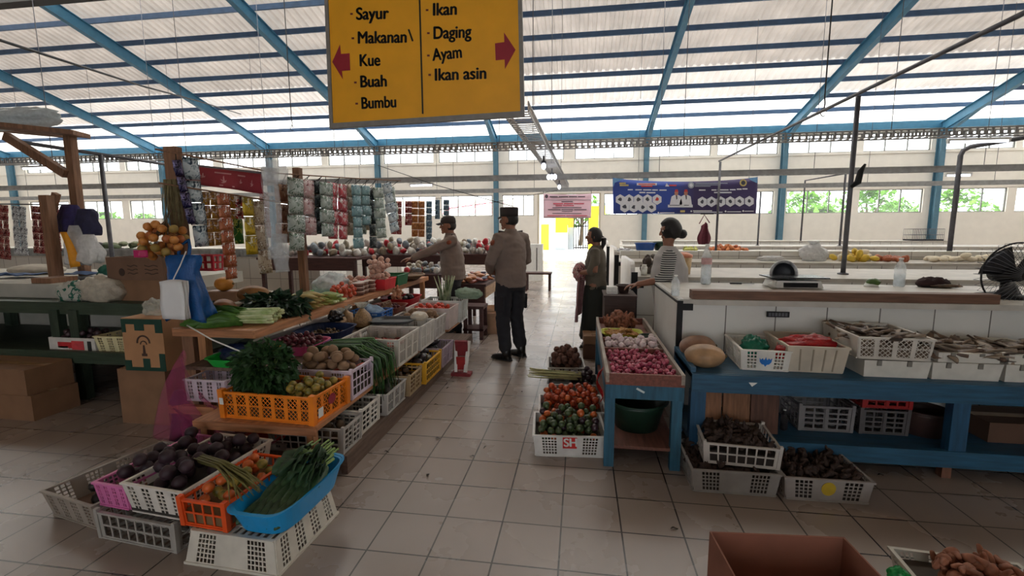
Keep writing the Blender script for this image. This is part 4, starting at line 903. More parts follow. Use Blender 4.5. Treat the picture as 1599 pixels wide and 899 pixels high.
# fan at the right edge
p = A(1613, 432, 3.66); t = thing('table_fan', 'black table fan on the counter at the right edge', 'fan', (p.x, 3.8, .98)); r = .23; zc = p.z-.98
b = MB()
for k in range(44):
    a = 2*pi*k/44; pts = [(r*s*cos(a), -.06-.05*(1-s*s)**.5, zc+r*s*sin(a)) for s in (.18, .5, .8, .97)]+[(r*cos(a), -.03, zc+r*sin(a))]; b.tube(pts, .0016, 4)
b.build('front_guard', m_steel, t)
b = MB()
for k in range(32):
    a = 2*pi*k/32; b.tube([(r*s*cos(a), .04+.04*(1-s*s)**.5, zc+r*s*sin(a)) for s in (.2, .6, .97)]+[(r*cos(a), -.02, zc+r*sin(a))], .0016, 4)
b.build('rear_guard', m_steel, t)
def ring(r, y, t_, n=40): return MB().tube([(r*cos(2*pi*k/n), y, zc+r*sin(2*pi*k/n)) for k in range(n+1)], t_, 6)
ring(r, -.028, .006).build('guard_ring', m_black, t)
for k in range(3):
    b = MB(); a0 = 2*pi*k/3+.4
    b.sheet(6, 6, lambda u, v: ((.05+.16*u)*cos(a0+(v-.5)*(1.3)), .0+.05*(v-.5), zc+(.05+.16*u)*sin(a0+(v-.5)*1.3)), .003); b.build('blade', M('dark fan blade', (30, 30, 34), .35), t)
place_rot(MB().lathe([(.001, -.05), (.045, -.045), (.05, 0), (.07, .05), (.065, .15), (.03, .18), (.001, .18)], 20), Matrix.Rotation(-pi/2, 3, 'X'), (0, 0, zc)).build('motor_housing', m_black, t)
b = MB(); b.tube([(0, .08, .02), (0, .08, zc-.02)], .018, 10); b.build('stand', m_black, t); MB().lathe([(.001, 0), (.15, 0), (.15, .015), (.05, .035), (.001, .035)], 24, (0, .08, 0)).build('base', m_black, t)
# far counters
m_bluep = M('blue plastic', (26, 76, 150), .4, .08)
p = G(1006, 392, .95); basin('wash_basin', 'blue basin on the far counter left of the seated woman', p.x, 11.3, .95, .24, .2, m_bluep, r0=.8)
p = A(1038, 385, 11.2); basin('wash_basin', 'dark green basin behind the hair of the woman in stripes', p.x, 11.4, .95, .24, .22, m_dgreen)
CH = [proto('chicken_piece', .05, (206, 130, 80), (1.3, .9, .7), .5, .2), proto('chicken_piece', .05, (190, 108, 70), (1.2, 1, .7), .5, .2)]
p = G(1122, 390, .95); heap('fried_snack', [(CH[0], 'fried_snack'), (CH[1], 'fried_snack')], 40, p.x, 11.5, .95, .9, .7, 0, .045, 'orange snack piece in the long heap behind the tall bottle', 'snack', 'orange snacks on the far counter', False, .3)
p = G(1075, 392, .95); heap('banana_piece', [(proto('banana_bunch', .06, (176, 176, 90), (1.5, .8, .7), .5, .15), 'banana_bunch')], 8, p.x, 11.3, .95, .5, .45, 0, .05, 'greenish fruit in the little heap left of the orange snacks', 'fruit', 'greenish fruit on the far counter', False, .2)
p = G(1066, 430, .95); t = thing('plastic_tub', 'yellowish tub half hidden by the back of the woman in stripes', 'tub', (p.x+.02, 5.75, .95)); MB().lathe([(.001, 0), (.10, 0), (.115, .2), (.11, .2), (.095, .005), (.001, .005)], 22).build('tub_body', M('cream tub', (206, 176, 130), .4), t); MB().lathe([(.11, .2), (.12, .2), (.12, .23), (.06, .26), (.001, .26)], 22).build('lid', M('salmon lid', (220, 140, 110), .4), t)
p = G(1195, 397, .95); bag('plastic_bag', 'clear white plastic bag on the third counter', p.x, 8.2, .95, .2, .15, .16, film('white bag film', (222, 222, 222), .75), 18)
p = G(1160, 400, .95); bag('plastic_bag', 'flat white bag lying left of the clear one on the third counter', p.x, 8.15, .95, .2, .12, .05, film('white bag film', (222, 222, 222), .75), 28, knot=False)
NO = [proto('noodle_lump', .06, (214, 180, 60), (1.3, 1, .7), .5, .2), proto('tofu_lump', .06, (226, 214, 190), (1.2, 1, .7), .5, .1), proto('fried_lump', .05, (170, 92, 56), (1.3, 1, .7), .5, .2)]
p = G(1252, 398, .95); q = p
heap('noodle_heap', [(NO[0], 'noodle_bundle')]*2+[(NO[1], 'tofu_block', 'pale tofu lump among the yellow noodles', 'tofu', 'tofu in the yellow heap')], 17, p.x, 8.2, .95, .62, .5, 0, .055, 'yellow noodle bundle in the heap on the third counter', 'noodles', 'noodles on the third counter', False, .3)
heap('fried_lump', [(NO[2], 'fried_snack')], 14, p.x+.55, 8.2, .95, .5, .5, 0, .045, 'brown fried lump right of the yellow noodles', 'snack', 'brown snacks on the third counter', False, .2)
p = G(1345, 395, .95); heap('white_lump', [(NO[1], 'tofu_block')], 22, p.x, 8.2, .95, 1.1, .45, 0, .05, 'white lump in the long low row beside the tall dark pole', 'tofu', 'white goods by the tall pole', True, .2)
p = A(1445, 367, 18.8); t = thing('wire_basket', 'grey wire basket on the far counter before the thick blue column', 'basket', (p.x, 18.9, 1.0)); a, c, h = .5, .25, .42
b = MB()
for i in range(19):
    x = -a+2*a*i/18
    for y in (-c, c): b.tube([(x, y, 0), (x, y, h)], .006, 4)
for z in (.01, h*.5, h):
    for y in (-c, c): b.tube([(-a, y, z), (a, y, z)], .008, 4)
    for x in (-a, a): b.tube([(x, -c, z), (x, c, z)], .008, 4)
b.build('wire_side', m_steel, t); MB().bx(-a, a, -c, c, 0, .05).build('basket_base', m_black, t)
p = A(1107, 355, 10.6); t = thing('hanging_bag', 'maroon bag hanging from the thin pole below the blue banner', 'bag', (p.x, 10.95, p.z))
b = MB(); b.sheet(10, 10, lambda u, v: ((-.15+.30*u)*(.75+.25*sin(v*5)), -.08*sin(pi*u)+.03*sin(u*15), -.38+.5*v*(1-.35*abs(u-.5))), .006); b.build('bag_body', M('maroon cloth bag', (96, 34, 48), .8, .15), t)
MB().tube([(-.12, 0, .08), (-.02, 0, .28), (.1, 0, .1)], .012, 6).build('strap', M('maroon cloth bag', (96, 34, 48)), t); MB().tube([(-.1, 0, .3), (.18, 0, .3)], .014, 6).build('hook_bar', m_black, t)
for i, (px, py_, l) in enumerate(((1362, 408, 'short black post on the edge of the third counter'),)): pass
p = A(995, 455, 5.2)
b = MB(); p = A(985, 402, 5.5)
cl = [proto('dark_bundle', .05, (70, 58, 52), (1.3, 1, .8), .8, .3, kf=(3, .2)), proto('dark_bundle', .05, (110, 100, 92), (1.2, 1, .7), .7, .3, kf=(3, .2))]
heap('dark_bundle', [(cl[0], 'dark_bundle'), (cl[1], 'dark_bundle')], 26, .92, 5.85, .95, .45, .5, 0, .048, 'dark bundle in the heap on the counter before the woman in stripes', 'bundle', 'dark bundles on the second counter', False, .3)
p = G(997, 418, .95); t = thing('plastic_jar', 'white jar among the dark bundles on the second counter', 'jar', (.74, 5.55, .95)); MB().lathe([(.001, 0), (.035, 0), (.037, .1), (.001, .1)], 18).build('jar_body', m_white, t); MB().lathe([(.001, .1), (.028, .1), (.028, .125), (.001, .125)], 16).build('lid', m_white, t)
heap('grey_packet', [(proto('grey_packet', .055, (176, 176, 178), (1.3, 1, .35), .4, .2), 'wrapped_packet')], 26, .95, 11.4, .95, .6, .7, 0, .05, 'grey wrapped packet left of the blue basin on the far counter', 'packet', 'packets on the far counter', True, .1, lay=.4)
# ================================================================== left-hand vegetable stall
m_ply = wood('orange brown board', (176, 122, 84), .6, 1); m_plyx = wood('orange brown cross board', (170, 116, 80), .6, 0); m_post = wood('brown post', (128, 92, 68), .7, 2); m_plinth = wood('dirty brown plank', (104, 84, 72), .75, 1); m_postl = wood('pale brown post', (166, 116, 78), .7, 2)
t = thing('display_stand', 'tiered wooden stand of vegetables along the left of the aisle', 'display stand', (0, 0, 0))
MB().bx(-2.3, -1.42, 2.5, 5.85, .08, .12).build('plinth_board', m_plinth, t); MB().bx(-1.44, -1.40, 2.5, 4.5, 0, .118).build('plinth_front', m_plinth, t); MB().bx(-1.44, -1.40, 4.505, 5.85, 0, .118).build('plinth_front', m_plinth, t)
MB().bx(-2.3, -1.50, 2.36, 5.6, .335, .36).build('middle_shelf', m_ply, t); MB().bx(-2.3, -1.5, 2.345, 2.36, .31, .358).build('shelf_edge', m_plyx, t)
MB().bx(-2.75, -2.02, 2.78, 6.0, .525, .55).build('inner_shelf', m_plinth, t)
MB().bx(-2.95, -2.32, 2.95, 6.75, .755, .78).build('table_board', m_ply, t); MB().bx(-2.32, -2.29, 2.93, 5.0, .725, .782).build('front_board', m_ply, t); MB().bx(-2.32, -2.29, 5.003, 6.75, .725, .782).build('front_board', m_ply, t); MB().bx(-2.97, -2.32, 2.93, 2.95, .725, .782).build('end_board', m_plyx, t)
for x, y, z in ((-1.56, 2.40, .335), (-2.24, 4.0, .335), (-2.24, 5.5, .335), (-2.28, 2.42, .335)): MB().bx(x-.022, x+.022, y-.02, y+.03, 0, z).build('leg', m_postl, t)
for x, y in ((-2.75, 2.98), (-2.34, 6.6), (-2.9, 6.6), (-2.38, 4.6)): MB().bx(x-.03, x+.03, y-.03, y+.03, 0, .755).build('post', m_postl, t)
MB().bx(-2.72, -2.3, 2.6, 2.64, .28, .335).build('cross_rail', m_plyx, t)
def facing(xs, ya, yb, z, H, depth, label, col, style, **k):     # crate whose aisle side is at x = xs, from ya to yb
    return crate(label, xs-depth/2, (ya+yb)/2, z, yb-ya-.012, depth, H, col, pi/2, style, **k)
PZ, MZ, IZ, TZt = .12, .36, .55, .78
# lowest tier
K = [facing(-1.42, 2.36+.14, 2.75, PZ, .165, .5, 'grey crate nearest on the plank under the orange crate', GREY, 'H', style2='C', tp=.95, post=.018)]
K += [facing(-1.44, 2.77, 3.06, PZ, .17, .45, 'white crate on the low plank under the potato crate', WH, 'H', tp=.96, post=.02)]
K += [facing(-1.40, 3.10, 3.49, PZ, .165, .45, 'grey crate on the low plank under the hanging spring onions', GREY, 'B', tp=.94)]
K += [facing(-1.38, 3.51, 3.80, PZ, .17, .45, 'beige crate on the low plank between the grey and yellow ones', (170, 146, 112), 'H', tp=.95, post=.018)]
K += [facing(-1.35, 3.82, 4.28, PZ, .19, .45, 'yellow crate on the low plank', (214, 160, 34), 'C', tp=.96, post=.022)]
K += [facing(-1.34, 4.30, 4.70, PZ, .2, .45, 'mauve grey crate on the low plank behind the yellow one', (168, 150, 166), 'B', tp=.94)]
for i, (t, h, c) in enumerate(zip(K, (.05, .06, .05, .07, .08, .1), ((44, 36, 32), (40, 40, 40), (60, 56, 50), (120, 90, 60), (60, 52, 40), (60, 36, 60)))):
    L = [.238, .278, .378, .278, .448, .388][i]; liner(t, L, .45, .17, h, .95, c)
ecl = proto('eggplant', .04, (48, 40, 44), (1.5, .95, .9), .25, .25); ecw = proto('eggplant', .04, (96, 92, 78), (1.5, .95, .9), .3, .25)
heap('eggplant', [(ecl, 'eggplant'), (ecw, 'eggplant')], 20, -1.56, 4.05, PZ+.085, .32, .40, 0, .04, 'dark eggplant in the yellow crate on the low plank', 'eggplant', 'eggplants in the yellow crate', True, .1)
pep = proto('brown_yam', .03, (84, 64, 46), (1.3, .9, .9), .8, .3)
heap('brown_yam', [(pep, 'brown_yam')], 22, -1.6, 3.65, PZ+.072, .34, .24, 0, .03, 'brown yam in the beige crate on the low plank', 'yam', 'yams in the beige crate', True, .1)
heap('brown_yam', [(pep, 'brown_yam')], 18, -1.64, 2.62, PZ+.052, .38, .2, 0, .03, 'brown yam in the grey crate under the orange crate', 'yam', 'yams in the nearest low crate', True, .1)
heap('eggplant', [(ecl, 'eggplant')], 16, -1.62, 4.5, PZ+.102, .34, .34, 0, .04, 'dark eggplant in the mauve grey crate', 'eggplant', 'eggplants in the mauve crate', True, .1)
# middle tier
OR = (236, 132, 30)
p, q = G(372, 640, .36), G(487, 655, .36)
OC = crate('bright orange crate with a bush of celery leaves, on the corner of the stand', -1.83, 2.58, MZ, .62, .36, .165, OR, -.06, 'X', 'X', tp=.98, post=.035)
sticker(OC, 1, .62, .36, .165, .98, disc(.5, .6, .11, .2), M('maroon oval print', (150, 40, 60), .5), 'oval_print', .009)
sticker(OC, 1, .62, .36, .165, .98, rect(.07, .2, .2, .55), m_white, 'paper_tag', .02); sticker(OC, 0, .62, .36, .165, .98, rect(.0, .045, .55, .8), m_white, 'paper_tag', .024)
liner(OC, .62, .36, .165, .09, .98, (60, 40, 24))
m_cel = M('celery leaves', (40, 74, 34), .6, .4, 30, trans=.2); m_stem = M('green stems', (120, 150, 74), .5, .2, 12)
def leaves(b, n, c, sx, sy, sz, L0, L1, rr, w=.32, droop=.3, shell=.45):
    for _ in range(n):
        d = Vector((rr.gauss(0, 1), rr.gauss(0, 1), rr.gauss(0, 1))).normalized(); q = rr.uniform(shell, 1); p = Vector(c)+Vector((d.x*sx*q, d.y*sy*q, d.z*sz*q))
        e = (d+Vector((rr.uniform(-.7, .7), rr.uniform(-.7, .7), rr.uniform(-.7, .4)-droop))).normalized(); s, nn = frame(e, (rr.uniform(-1, 1), rr.uniform(-1, 1), .6)); L = rr.uniform(L0, L1)
        b.add([p, p+e*L*.45+s*L*w+nn*L*.08, p+e*L-Vector((0, 0, L*.15)), p+e*L*.45-s*L*w+nn*L*.08, p+e*L*.5], [(0, 1, 4), (1, 2, 4), (2, 3, 4), (3, 0, 4)])
def bush(name, label, loc, size, n, m, L, seed, cat, stems=14, w=.3):
    rr = random.Random(seed); t = thing(name, label, cat, loc); b = MB(); leaves(b, n, (0, 0, size[2]), size[0], size[1], size[2], L[0], L[1], rr, w); b.build('leaves', m, t, kind='stuff')
    b = MB()
    for _ in range(stems): a = rr.uniform(0, 6.3); q = rr.uniform(.2, .8); b.tube([(.02*cos(a), .02*sin(a), 0), (size[0]*q*.5*cos(a), size[1]*q*.5*sin(a), size[2]*.8), (size[0]*q*cos(a), size[1]*q*sin(a), size[2]*1.4)], [.005, .004, .002], 5)
    b.build('stems', m_stem, t, kind='stuff'); return t
bush('celery_bunch', 'big dark bush of celery leaves standing in the orange crate', (-1.96, 2.56, MZ+.09), (.19, .15, .18), 1500, m_cel, (.03, .065), 3, 'celery')
lim = proto('lime', .025, (96, 104, 44), (1.1, 1, 1), .4, .25, c2=(170, 140, 60)); chi = proto('mandarin', .036, (226, 140, 40), (1, 1, .88), .4, .12)
heap('lime', [(lim, 'lime')], 34, -1.66, 2.58, MZ+.093, .24, .3, -.06, .025, 'green lime in the orange crate beside the celery', 'lime', 'limes in the orange crate', True, .05)
p = A(435, 541, 2.72); put('mandarin', chi[0], (p.x, 2.72, p.z), (0, 0, 0), 'yellow fruit peeping over the celery bush', 'fruit', None); p = A(447, 549, 2.74); put('mandarin', proto('mandarin', .028, (214, 100, 48), (1, 1, .88), .4, .12)[0], (p.x, 2.74, p.z), (0, 0, 0), 'small orange fruit right of the yellow one by the celery bush', 'fruit', None)
PC = facing(-1.50, 2.78, 3.10, MZ, .2, .44, 'white and pink crate of potatoes behind the orange crate', (206, 190, 206), 'C', style2='A', tp=.97, post=.02); liner(PC, .32, .44, .2, .11, .97, (60, 52, 46))
pot = proto('potato', .037, (138, 108, 82), (1.2, .95, .85), .8, .15)
heap('potato', [(pot, 'potato')], 34, -1.74, 2.94, MZ+.115, .38, .28, 0, .035, 'brown potato in the white and pink crate', 'potato', 'potatoes behind the orange crate', True, .06)
b = MB(); b.sheet(10, 3, lambda u, v: (-1.70+.16*u, 2.82+.22*u+.05*v, MZ+.16+.02*sin(u*9)), .003); tag(b.build('plastic_piece', M('red orange plastic', (214, 74, 44), .4)), 'orange-red plastic piece lying in the potato crate', 'plastic piece')
# spring onions draped over the edge
rr = random.Random(9); so_ = thing('spring_onion_bundle', 'bundle of spring onions drooping over the stand edge toward the floor', 'spring onions', (-1.75, 3.28, MZ+.2)); m_so = [M('spring onion green %d' % i, c, .45, .25, 9) for i, c in enumerate(((44, 84, 36), (64, 104, 46), (34, 66, 34)))]
for i in range(98):
    y = rr.uniform(-.18, .18); z = rr.uniform(0, .045); dx = rr.uniform(.14, .30); dz = rr.uniform(.18, .36)
    MB().tube([(-.34, y*.5, z), (-.1, y*.7, z+.02), (.08+rr.uniform(-.03, .05), y*.9, z+.03), (dx, y*1.1+rr.uniform(-.02, .02), -.05+z), (dx+rr.uniform(.0, .06), y*1.15+rr.uniform(-.03, .03), -dz)], [.007, .0062, .0058, .005, .0018], 5).build('onion_leaf', m_so[i % 3], so_)
b = MB()
for i in range(24): y = rr.uniform(-.09, .09); b.tube([(-.34, y, .01+.03*rr.random()), (-.42, y*.9, .012), (-.45, y*.9, .012)], [.006, .009, .004], 6)
b.build('white_ends', M('onion white', (206, 206, 184), .4), so_, kind='stuff')
MB().tube([(-.2, -.1, .0), (-.2, -.06, .07), (-.2, .06, .07), (-.2, .1, .0)], .005, 5).build('tie', M('purple tie', (110, 60, 110), .6), so_)
BW = facing(-1.47, 3.52, 4.02, MZ, .235, .49, 'big white crate of red chillies on the middle shelf', (204, 198, 190), 'B', style2='D', tp=.94); liner(BW, .49, .49, .235, .12, .94, (90, 60, 54))
cil = [proto('chilli', .012, (150, 46, 40), (3.2, .9, .9), .35, .2, n=8, m=6), proto('chilli', .012, (176, 96, 84), (3.2, .9, .9), .35, .2, n=8, m=6)]
heap('chilli', [(cil[0], 'chilli'), (cil[1], 'chilli')], 70, -1.73, 3.77, MZ+.125, .42, .42, 0, .014, 'red chilli in the big white crate on the middle shelf', 'chilli', 'chillies in the big white crate', True, .05)
W2 = facing(-1.46, 4.04, 4.46, MZ, .235, .5, 'second white crate on the middle shelf with a dark tray over it', (210, 206, 200), 'B', style2='D', tp=.94)
tray('food_tray', 'flat dark grey tray laid over the second white crate', -1.80, 4.22, MZ+.236, .42, .30, .03, M('dark grey plastic', (70, 72, 74), .5, .1)).rotation_euler = (0, -.03, 0)
bag('flour_bag', 'fat clear bag of pale flour on the edge of the second white crate', -1.58, 4.34, MZ+.237, .085, .085, .05, M('flour in clear film', (196, 184, 166), .35, .08, 20, bump=.3), 21, knot=False, crump=.15)
W3 = facing(-1.46, 4.48, 4.86, MZ, .22, .5, 'third white crate on the middle shelf', (206, 202, 198), 'B', tp=.94); liner(W3, .37, .5, .22, .16, .94, (110, 84, 70))
W4 = facing(-1.43, 4.88, 5.28, MZ+.02, .24, .5, 'pinkish white crate of red tomatoes farther along the middle shelf', (212, 196, 192), 'S', tp=.94); liner(W4, .39, .5, .24, .17, .94, (110, 84, 70))
heap('tomato', [(proto('tomato', .027, (200, 64, 40), (1, 1, .86), .3, .2), 'tomato')], 34, -1.69, 5.08, MZ+.195, .42, .34, 0, .0265, 'bright red tomato in the pinkish crate on the middle shelf', 'tomato', 'tomatoes in the pinkish crate', False, .06)
heap('potato', [(pot, 'potato')], 20, -1.71, 4.67, MZ+.165, .42, .3, 0, .035, 'potato in the third white crate on the middle shelf', 'potato', 'potatoes in the third white crate', True, .06)
W5 = facing(-1.40, 5.30, 5.64, MZ+.02, .26, .5, 'farthest white crate on the stand, under a plastic-wrapped bundle', (206, 208, 204), 'B', tp=.94); liner(W5, .33, .5, .26, .2, .94, (60, 70, 60))
MB_ = MB().bx(-1.95, -1.44, 4.88, 5.59, .3615, .3795); tag(MB_.build('spacer_board', m_ply), 'thin board under the two farthest crates on the middle shelf', 'board')
bag('plastic_bag', 'clear plastic bag with green leaves hanging off the farthest white crate', -1.36, 5.5, MZ+.29, .17, .12, .075, film('frosted green film', (150, 172, 150), .7), 23, knot=False)
rr = random.Random(4); t = thing('leek_bunch', 'upright bunch of leeks standing behind the red tray', 'leeks', (-1.65, 5.47, MZ+.22))
for i in range(16):
    a = rr.uniform(0, 6.3); MB().tube([(.05*cos(a), .05*sin(a), 0), (.07*cos(a), .07*sin(a), .16), (.13*cos(a), .12*sin(a), .34)], [.014, .011, .003], 6).build('leek', M('leek', (86, 112, 60), .5, .3, 8, c2=(196, 204, 170)), t)
# inner tier trays
m_pink = M('pink plastic', (206, 84, 136), .4, .06); m_navy = M('navy blue plastic', (24, 44, 84), .4, .1); m_red = M('red plastic', (190, 30, 44), .4, .08); m_grn = M('bright green plastic', (36, 170, 66), .4, .06)
p = G(490, 549, .55); tray('food_tray', 'pink tray of dark red onions under the table edge', -2.2, 3.27, IZ, .42, .36, .075, m_pink)
ron = proto('red_onion', .02, (86, 30, 40), (1.1, 1, .95), .35, .3, extra=tip)
heap('red_onion', [(ron, 'red_onion')], 100, -2.2, 3.27, IZ+.006, .34, .3, 0, .02, 'dark red onion in the pink tray under the table edge', 'onion', 'red onions in the pink tray', False, .12)
tray('food_tray', 'navy blue tray of candlenuts right of the pink tray', -2.22, 3.72, IZ, .42, .44, .085, m_navy); nut = proto('candlenut', .016, (96, 74, 46), (1, 1, .9), .6, .3)
heap('candlenut', [(nut, 'candlenut')], 75, -2.22, 3.72, IZ+.006, .34, .36, 0, .016, 'brown candlenut in the navy blue tray', 'candlenut', 'candlenuts in the navy tray', False, .1)
def tied_bag(label, x, y, z, r, h, m, seed, rz=0):
    t = thing('tied_bag', label, 'bag', (x, y, z), rz); b = MB(); n = 22
    prof = [(.001, 0), (r*.8, 0), (r, h*.12), (r*1.02, h*.35), (r*.8, h*.58), (r*.35, h*.72), (r*.16, h*.78)]
    b.lathe(prof, n); b.v = [tuple(Vector(v)*(1+.12*nz(Vector(v)*22, 1, seed))) for v in b.v]; b.build('bag_body', m, t)
    b = MB(); b.sheet(14, 5, lambda u, v: ((r*.15+v*r*.55)*cos(6.28*u)*(1+.35*sin(u*25)), (r*.15+v*r*.55)*sin(6.28*u)*(1+.35*cos(u*31)), h*(.78+.24*v)), .001); b.build('gathered_top', film('clear bag film', (205, 205, 195), .45), t); return t
m_nuts = M('brown beans in film', (150, 118, 80), .35, .3, 60, bump=.5)
p = G(571, 510, .55); tied_bag('round tied bag of brown beans standing on the inner shelf', -2.08, 4.14, IZ, .085, .24, m_nuts, 1)
for i, (x, y, r, l) in enumerate(((-2.26, 4.03, .07, 'tied bag of pale crackers left of the round bag of beans'), (-2.28, 4.22, .06, 'small tied bag behind the round bag of beans'))): tied_bag(l, x, y, IZ, r, .2, M('pale crackers in film', (176, 142, 104), .35, .25, 40, bump=.5), 2+i)
bag('black_bag', 'shiny black bag wedged under the table edge left of the cracker bags', -2.25, 3.95, IZ+.1, .07, .07, .06, M('black film', (30, 30, 34), .2), 31, knot=False)
BC = facing(-1.99, 4.34, 4.66, IZ, .11, .36, 'blue crate stuffed with rolled white bags under the table edge', (34, 96, 170), 'H', tp=.95); bag('plastic_bag', 'white and blue rolled bags in the blue crate under the table edge', -2.17, 4.5, IZ+.012, .14, .12, .085, film('blue white film', (170, 196, 222), .8), 33, knot=False)
pk = thing('snack_bag', 'brown paper snack bag leaning on the blue crate', 'bag', (-2.06, 4.74, IZ), .4); place_rot(MB().box((0, 0, .085), (.11, .05, .17), tp=.9), Matrix.Rotation(-.25, 3, 'Y'), (0, 0, 0)).build('bag_body', foil('brown snack foil', [(150, 104, 70), (190, 160, 130), (120, 74, 50)], 20, .2), pk)
tray('food_tray', 'brown tray of shallots behind the snack bag', -2.22, 5.03, IZ, .4, .42, .07, M('brown pink plastic', (150, 90, 80), .4)); heap('red_onion', [(ron, 'red_onion')], 60, -2.22, 5.03, IZ+.006, .32, .34, 0, .02, 'dark onion in the brown tray on the inner shelf', 'onion', 'onions in the brown tray', False, .1)
tray('food_tray', 'red tray of long purple eggplants on the inner shelf', -2.24, 5.52, IZ, .42, .5, .1, m_red); heap('eggplant', [(ecl, 'eggplant')], 18, -2.24, 5.52, IZ+.006, .34, .42, 0, .036, 'dark eggplant in the red tray on the inner shelf', 'eggplant', 'eggplants in the red tray', True, .1)
# under the near end of the table
tray('food_tray', 'bright green tray at the near end under the table', -2.42, 2.90, IZ, .34, .3, .06, m_grn, tp=.8)
bag('plastic_bag', 'dark blue bag lying in the bright green tray', -2.45, 2.94, IZ+.01, .12, .1, .07, film('dark blue film', (20, 40, 80), .92), 41, knot=False)
crate('pale mauve crate behind the pink net on the middle shelf', -2.46, 2.76, .36, .3, .26, .15, (196, 180, 192), 0, 'D', tp=.95)
# ------------------------------------------------------------------ on the table
def long_bunch(name, label, cat, n, base, tipv, spread, rad, m_st, m_lf, seed, lw=.05, ll=.2, parts=('stalk', 'leaf')):
    rr = random.Random(seed); base, tipv = Vector(base), Vector(tipv); t = thing(name, label, cat, base); d = tipv-base; s, u = frame(d)
    for i in range(n):
        a, h = rr.uniform(-1, 1), rr.random(); o = s*(a*spread)+Vector((0, 0, h*spread*.9*(1-.5*abs(a)))); e = o*1.0+s*(a*spread*.5)+Vector((0, 0, rr.uniform(-.01, .03))); L = rr.uniform(.85, 1.05); k = rr.uniform(-.04, .04)
        MB().tube([o+d*k, o+d*(.25+k), o*.9+e*.1+d*.5*L], [rad*rr.uniform(.8, 1.1), rad*.8, rad*.4], 7, round_=True).build(parts[0], m_st, t)
        q0 = o*.9+e*.1+d*.38*L; q1 = e+d*L-Vector((0, 0, .02+.02*rr.random())); w = lw*rr.uniform(.7, 1.2); rt_ = (s*cos(a*1.2+h)+Vector((0, 0, 1))*sin(a*1.2+h)*.8)
        b = MB(); b.sheet(3, 6, lambda uu, v: q0+(q1-q0)*v+rt_*((uu-.5)*2*w*sin(pi*min(1, .12+v*.86))**.7)+Vector((0, 0, .03*sin(pi*v)-.02*abs(uu-.5)+.008*sin(v*17+i))), .0015); b.build(parts[1], m_lf, t)
    return t
m_pak = M('mustard stalk', (150, 178, 96), .4, .15, 9, c2=(214, 220, 176)); m_pakl = M('mustard leaf', (78, 122, 44), .5, .3, 22, trans=.15)
p0, p1 = G(437, 483, .80), G(328, 492, .80)
long_bunch('mustard_green_bunch', 'bundle of pale-stalked mustard greens at the near corner of the table', 'mustard greens', 46, (-2.35, 3.24, .795), (-2.92, 3.10, .80), .125, .0125, m_pak, m_pakl, 11, .06)
m_spin = M('dark spinach leaf', (28, 56, 34), .45, .35, 26, trans=.1)
bush('spinach_clump', 'dark clump of spinach leaves between the mustard greens and the corn', (-2.58, 3.56, .782), (.27, .13, .075), 420, m_spin, (.07, .15), 31, 'leafy greens', 10, .22)
p = G(440, 484, .79); long_bunch('spinach_bunch', 'dark leafy bunch laid with its tips toward the aisle beside the corn', 'leafy greens', 26, (-2.86, 3.62, .81), (-2.34, 3.50, .80), .08, .006, m_stem, m_spin, 12, .05)
def corn_mesh(s):
    b = MB(); rr = random.Random(s); n = 10
    b.loft([(Vector((x, 0, .006*sin(x*20+s))), Vector((0, r, 0)), Vector((0, 0, r))) for x, r in ((-.13, .012), (-.115, .02), (-.06, .027), (0, .027), (.06, .021), (.11, .012), (.15, .004))], n); return b
CO = [(corn_mesh(s), M('corn husk %d' % s, c, .6, .2, 12, c2=c2, bump=.3)) for s, (c, c2) in enumerate((((190, 168, 100), (210, 190, 130)), ((120, 146, 66), (170, 180, 100)), ((176, 150, 84), (150, 160, 84))))]
def corn(label, x, y, z, rz, k, rx=0):
    t = thing('corn_cob', label, 'corn', (x, y, z), rz, 'corn cobs in their husks'); t.rotation_euler = (0, rx, rz); CO[k][0].build('husk', CO[k][1], t)
    b = MB(); b.tube([(-.125, 0, 0), (-.15, 0, .002)], [.013, .012], 8); b.build('cut_stalk', M('cut stalk', (196, 208, 160), .5), t)
    b = MB(); rr = random.Random(k)
    for i in range(7): b.tube([(.13, 0, 0), (.17, rr.uniform(-.012, .012), rr.uniform(-.008, .008))], [.0015, .0006], 4)
    b.build('silk', M('corn silk', (150, 112, 60), .7), t, kind='stuff'); return t
rr = random.Random(21); CORNL = 'corn cob in a yellowish husk in the pile along the table edge'
for i in range(16):
    r_, c_ = divmod(i, 6); corn(CORNL, -2.47+.01*r_, 3.70+.052*c_+.03*r_, .807+.047*r_, rr.uniform(-.25, .15), (0, 2)[i % 2])
for i in range(7):
    r_, c_ = divmod(i, 4); corn('corn cob in a green husk with its cut end toward the aisle', -2.45, 4.08+.055*c_+.03*r_, .81+.047*r_, pi+rr.uniform(-.2, .2), 1)
m_cab = M('pale cabbage', (150, 164, 112), .5, .15, 7, c2=(186, 194, 150))
def cabbage(label, x, y, z, r, s):
    t = thing('cabbage', label, 'cabbage', (x, y, z+r*.9)); MB().ball((0, 0, 0), (r, r, r*.9), 22, 14, bumpy(s, 3, .06)).build('head', m_cab, t)
    for k in range(5):
        a0 = 1.26*k+s
        b = MB(); b.sheet(5, 6, lambda u, v: (Vector((cos(a0+(u-.5)*1.5)*sin(.35+v*1.9), sin(a0+(u-.5)*1.5)*sin(.35+v*1.9), -cos(.35+v*1.9)*.9))*r*(1.04+.03*sin(u*9+v*7)+.12*v*v)), .002); b.build('outer_leaf', m_cab, t)
for i, (px, py_, r, l) in enumerate(((398, 446, .075, 'pale cabbage behind the mustard greens, nearest of the three'), (418, 436, .07, 'pale cabbage in the middle of the three behind the dark greens'), (440, 430, .075, 'pale cabbage farthest of the three, under the clear hanging bags'))): p = A(px, py_, 3.55+.14*i); cabbage(l, p.x, 3.55+.14*i, .78, r, i)
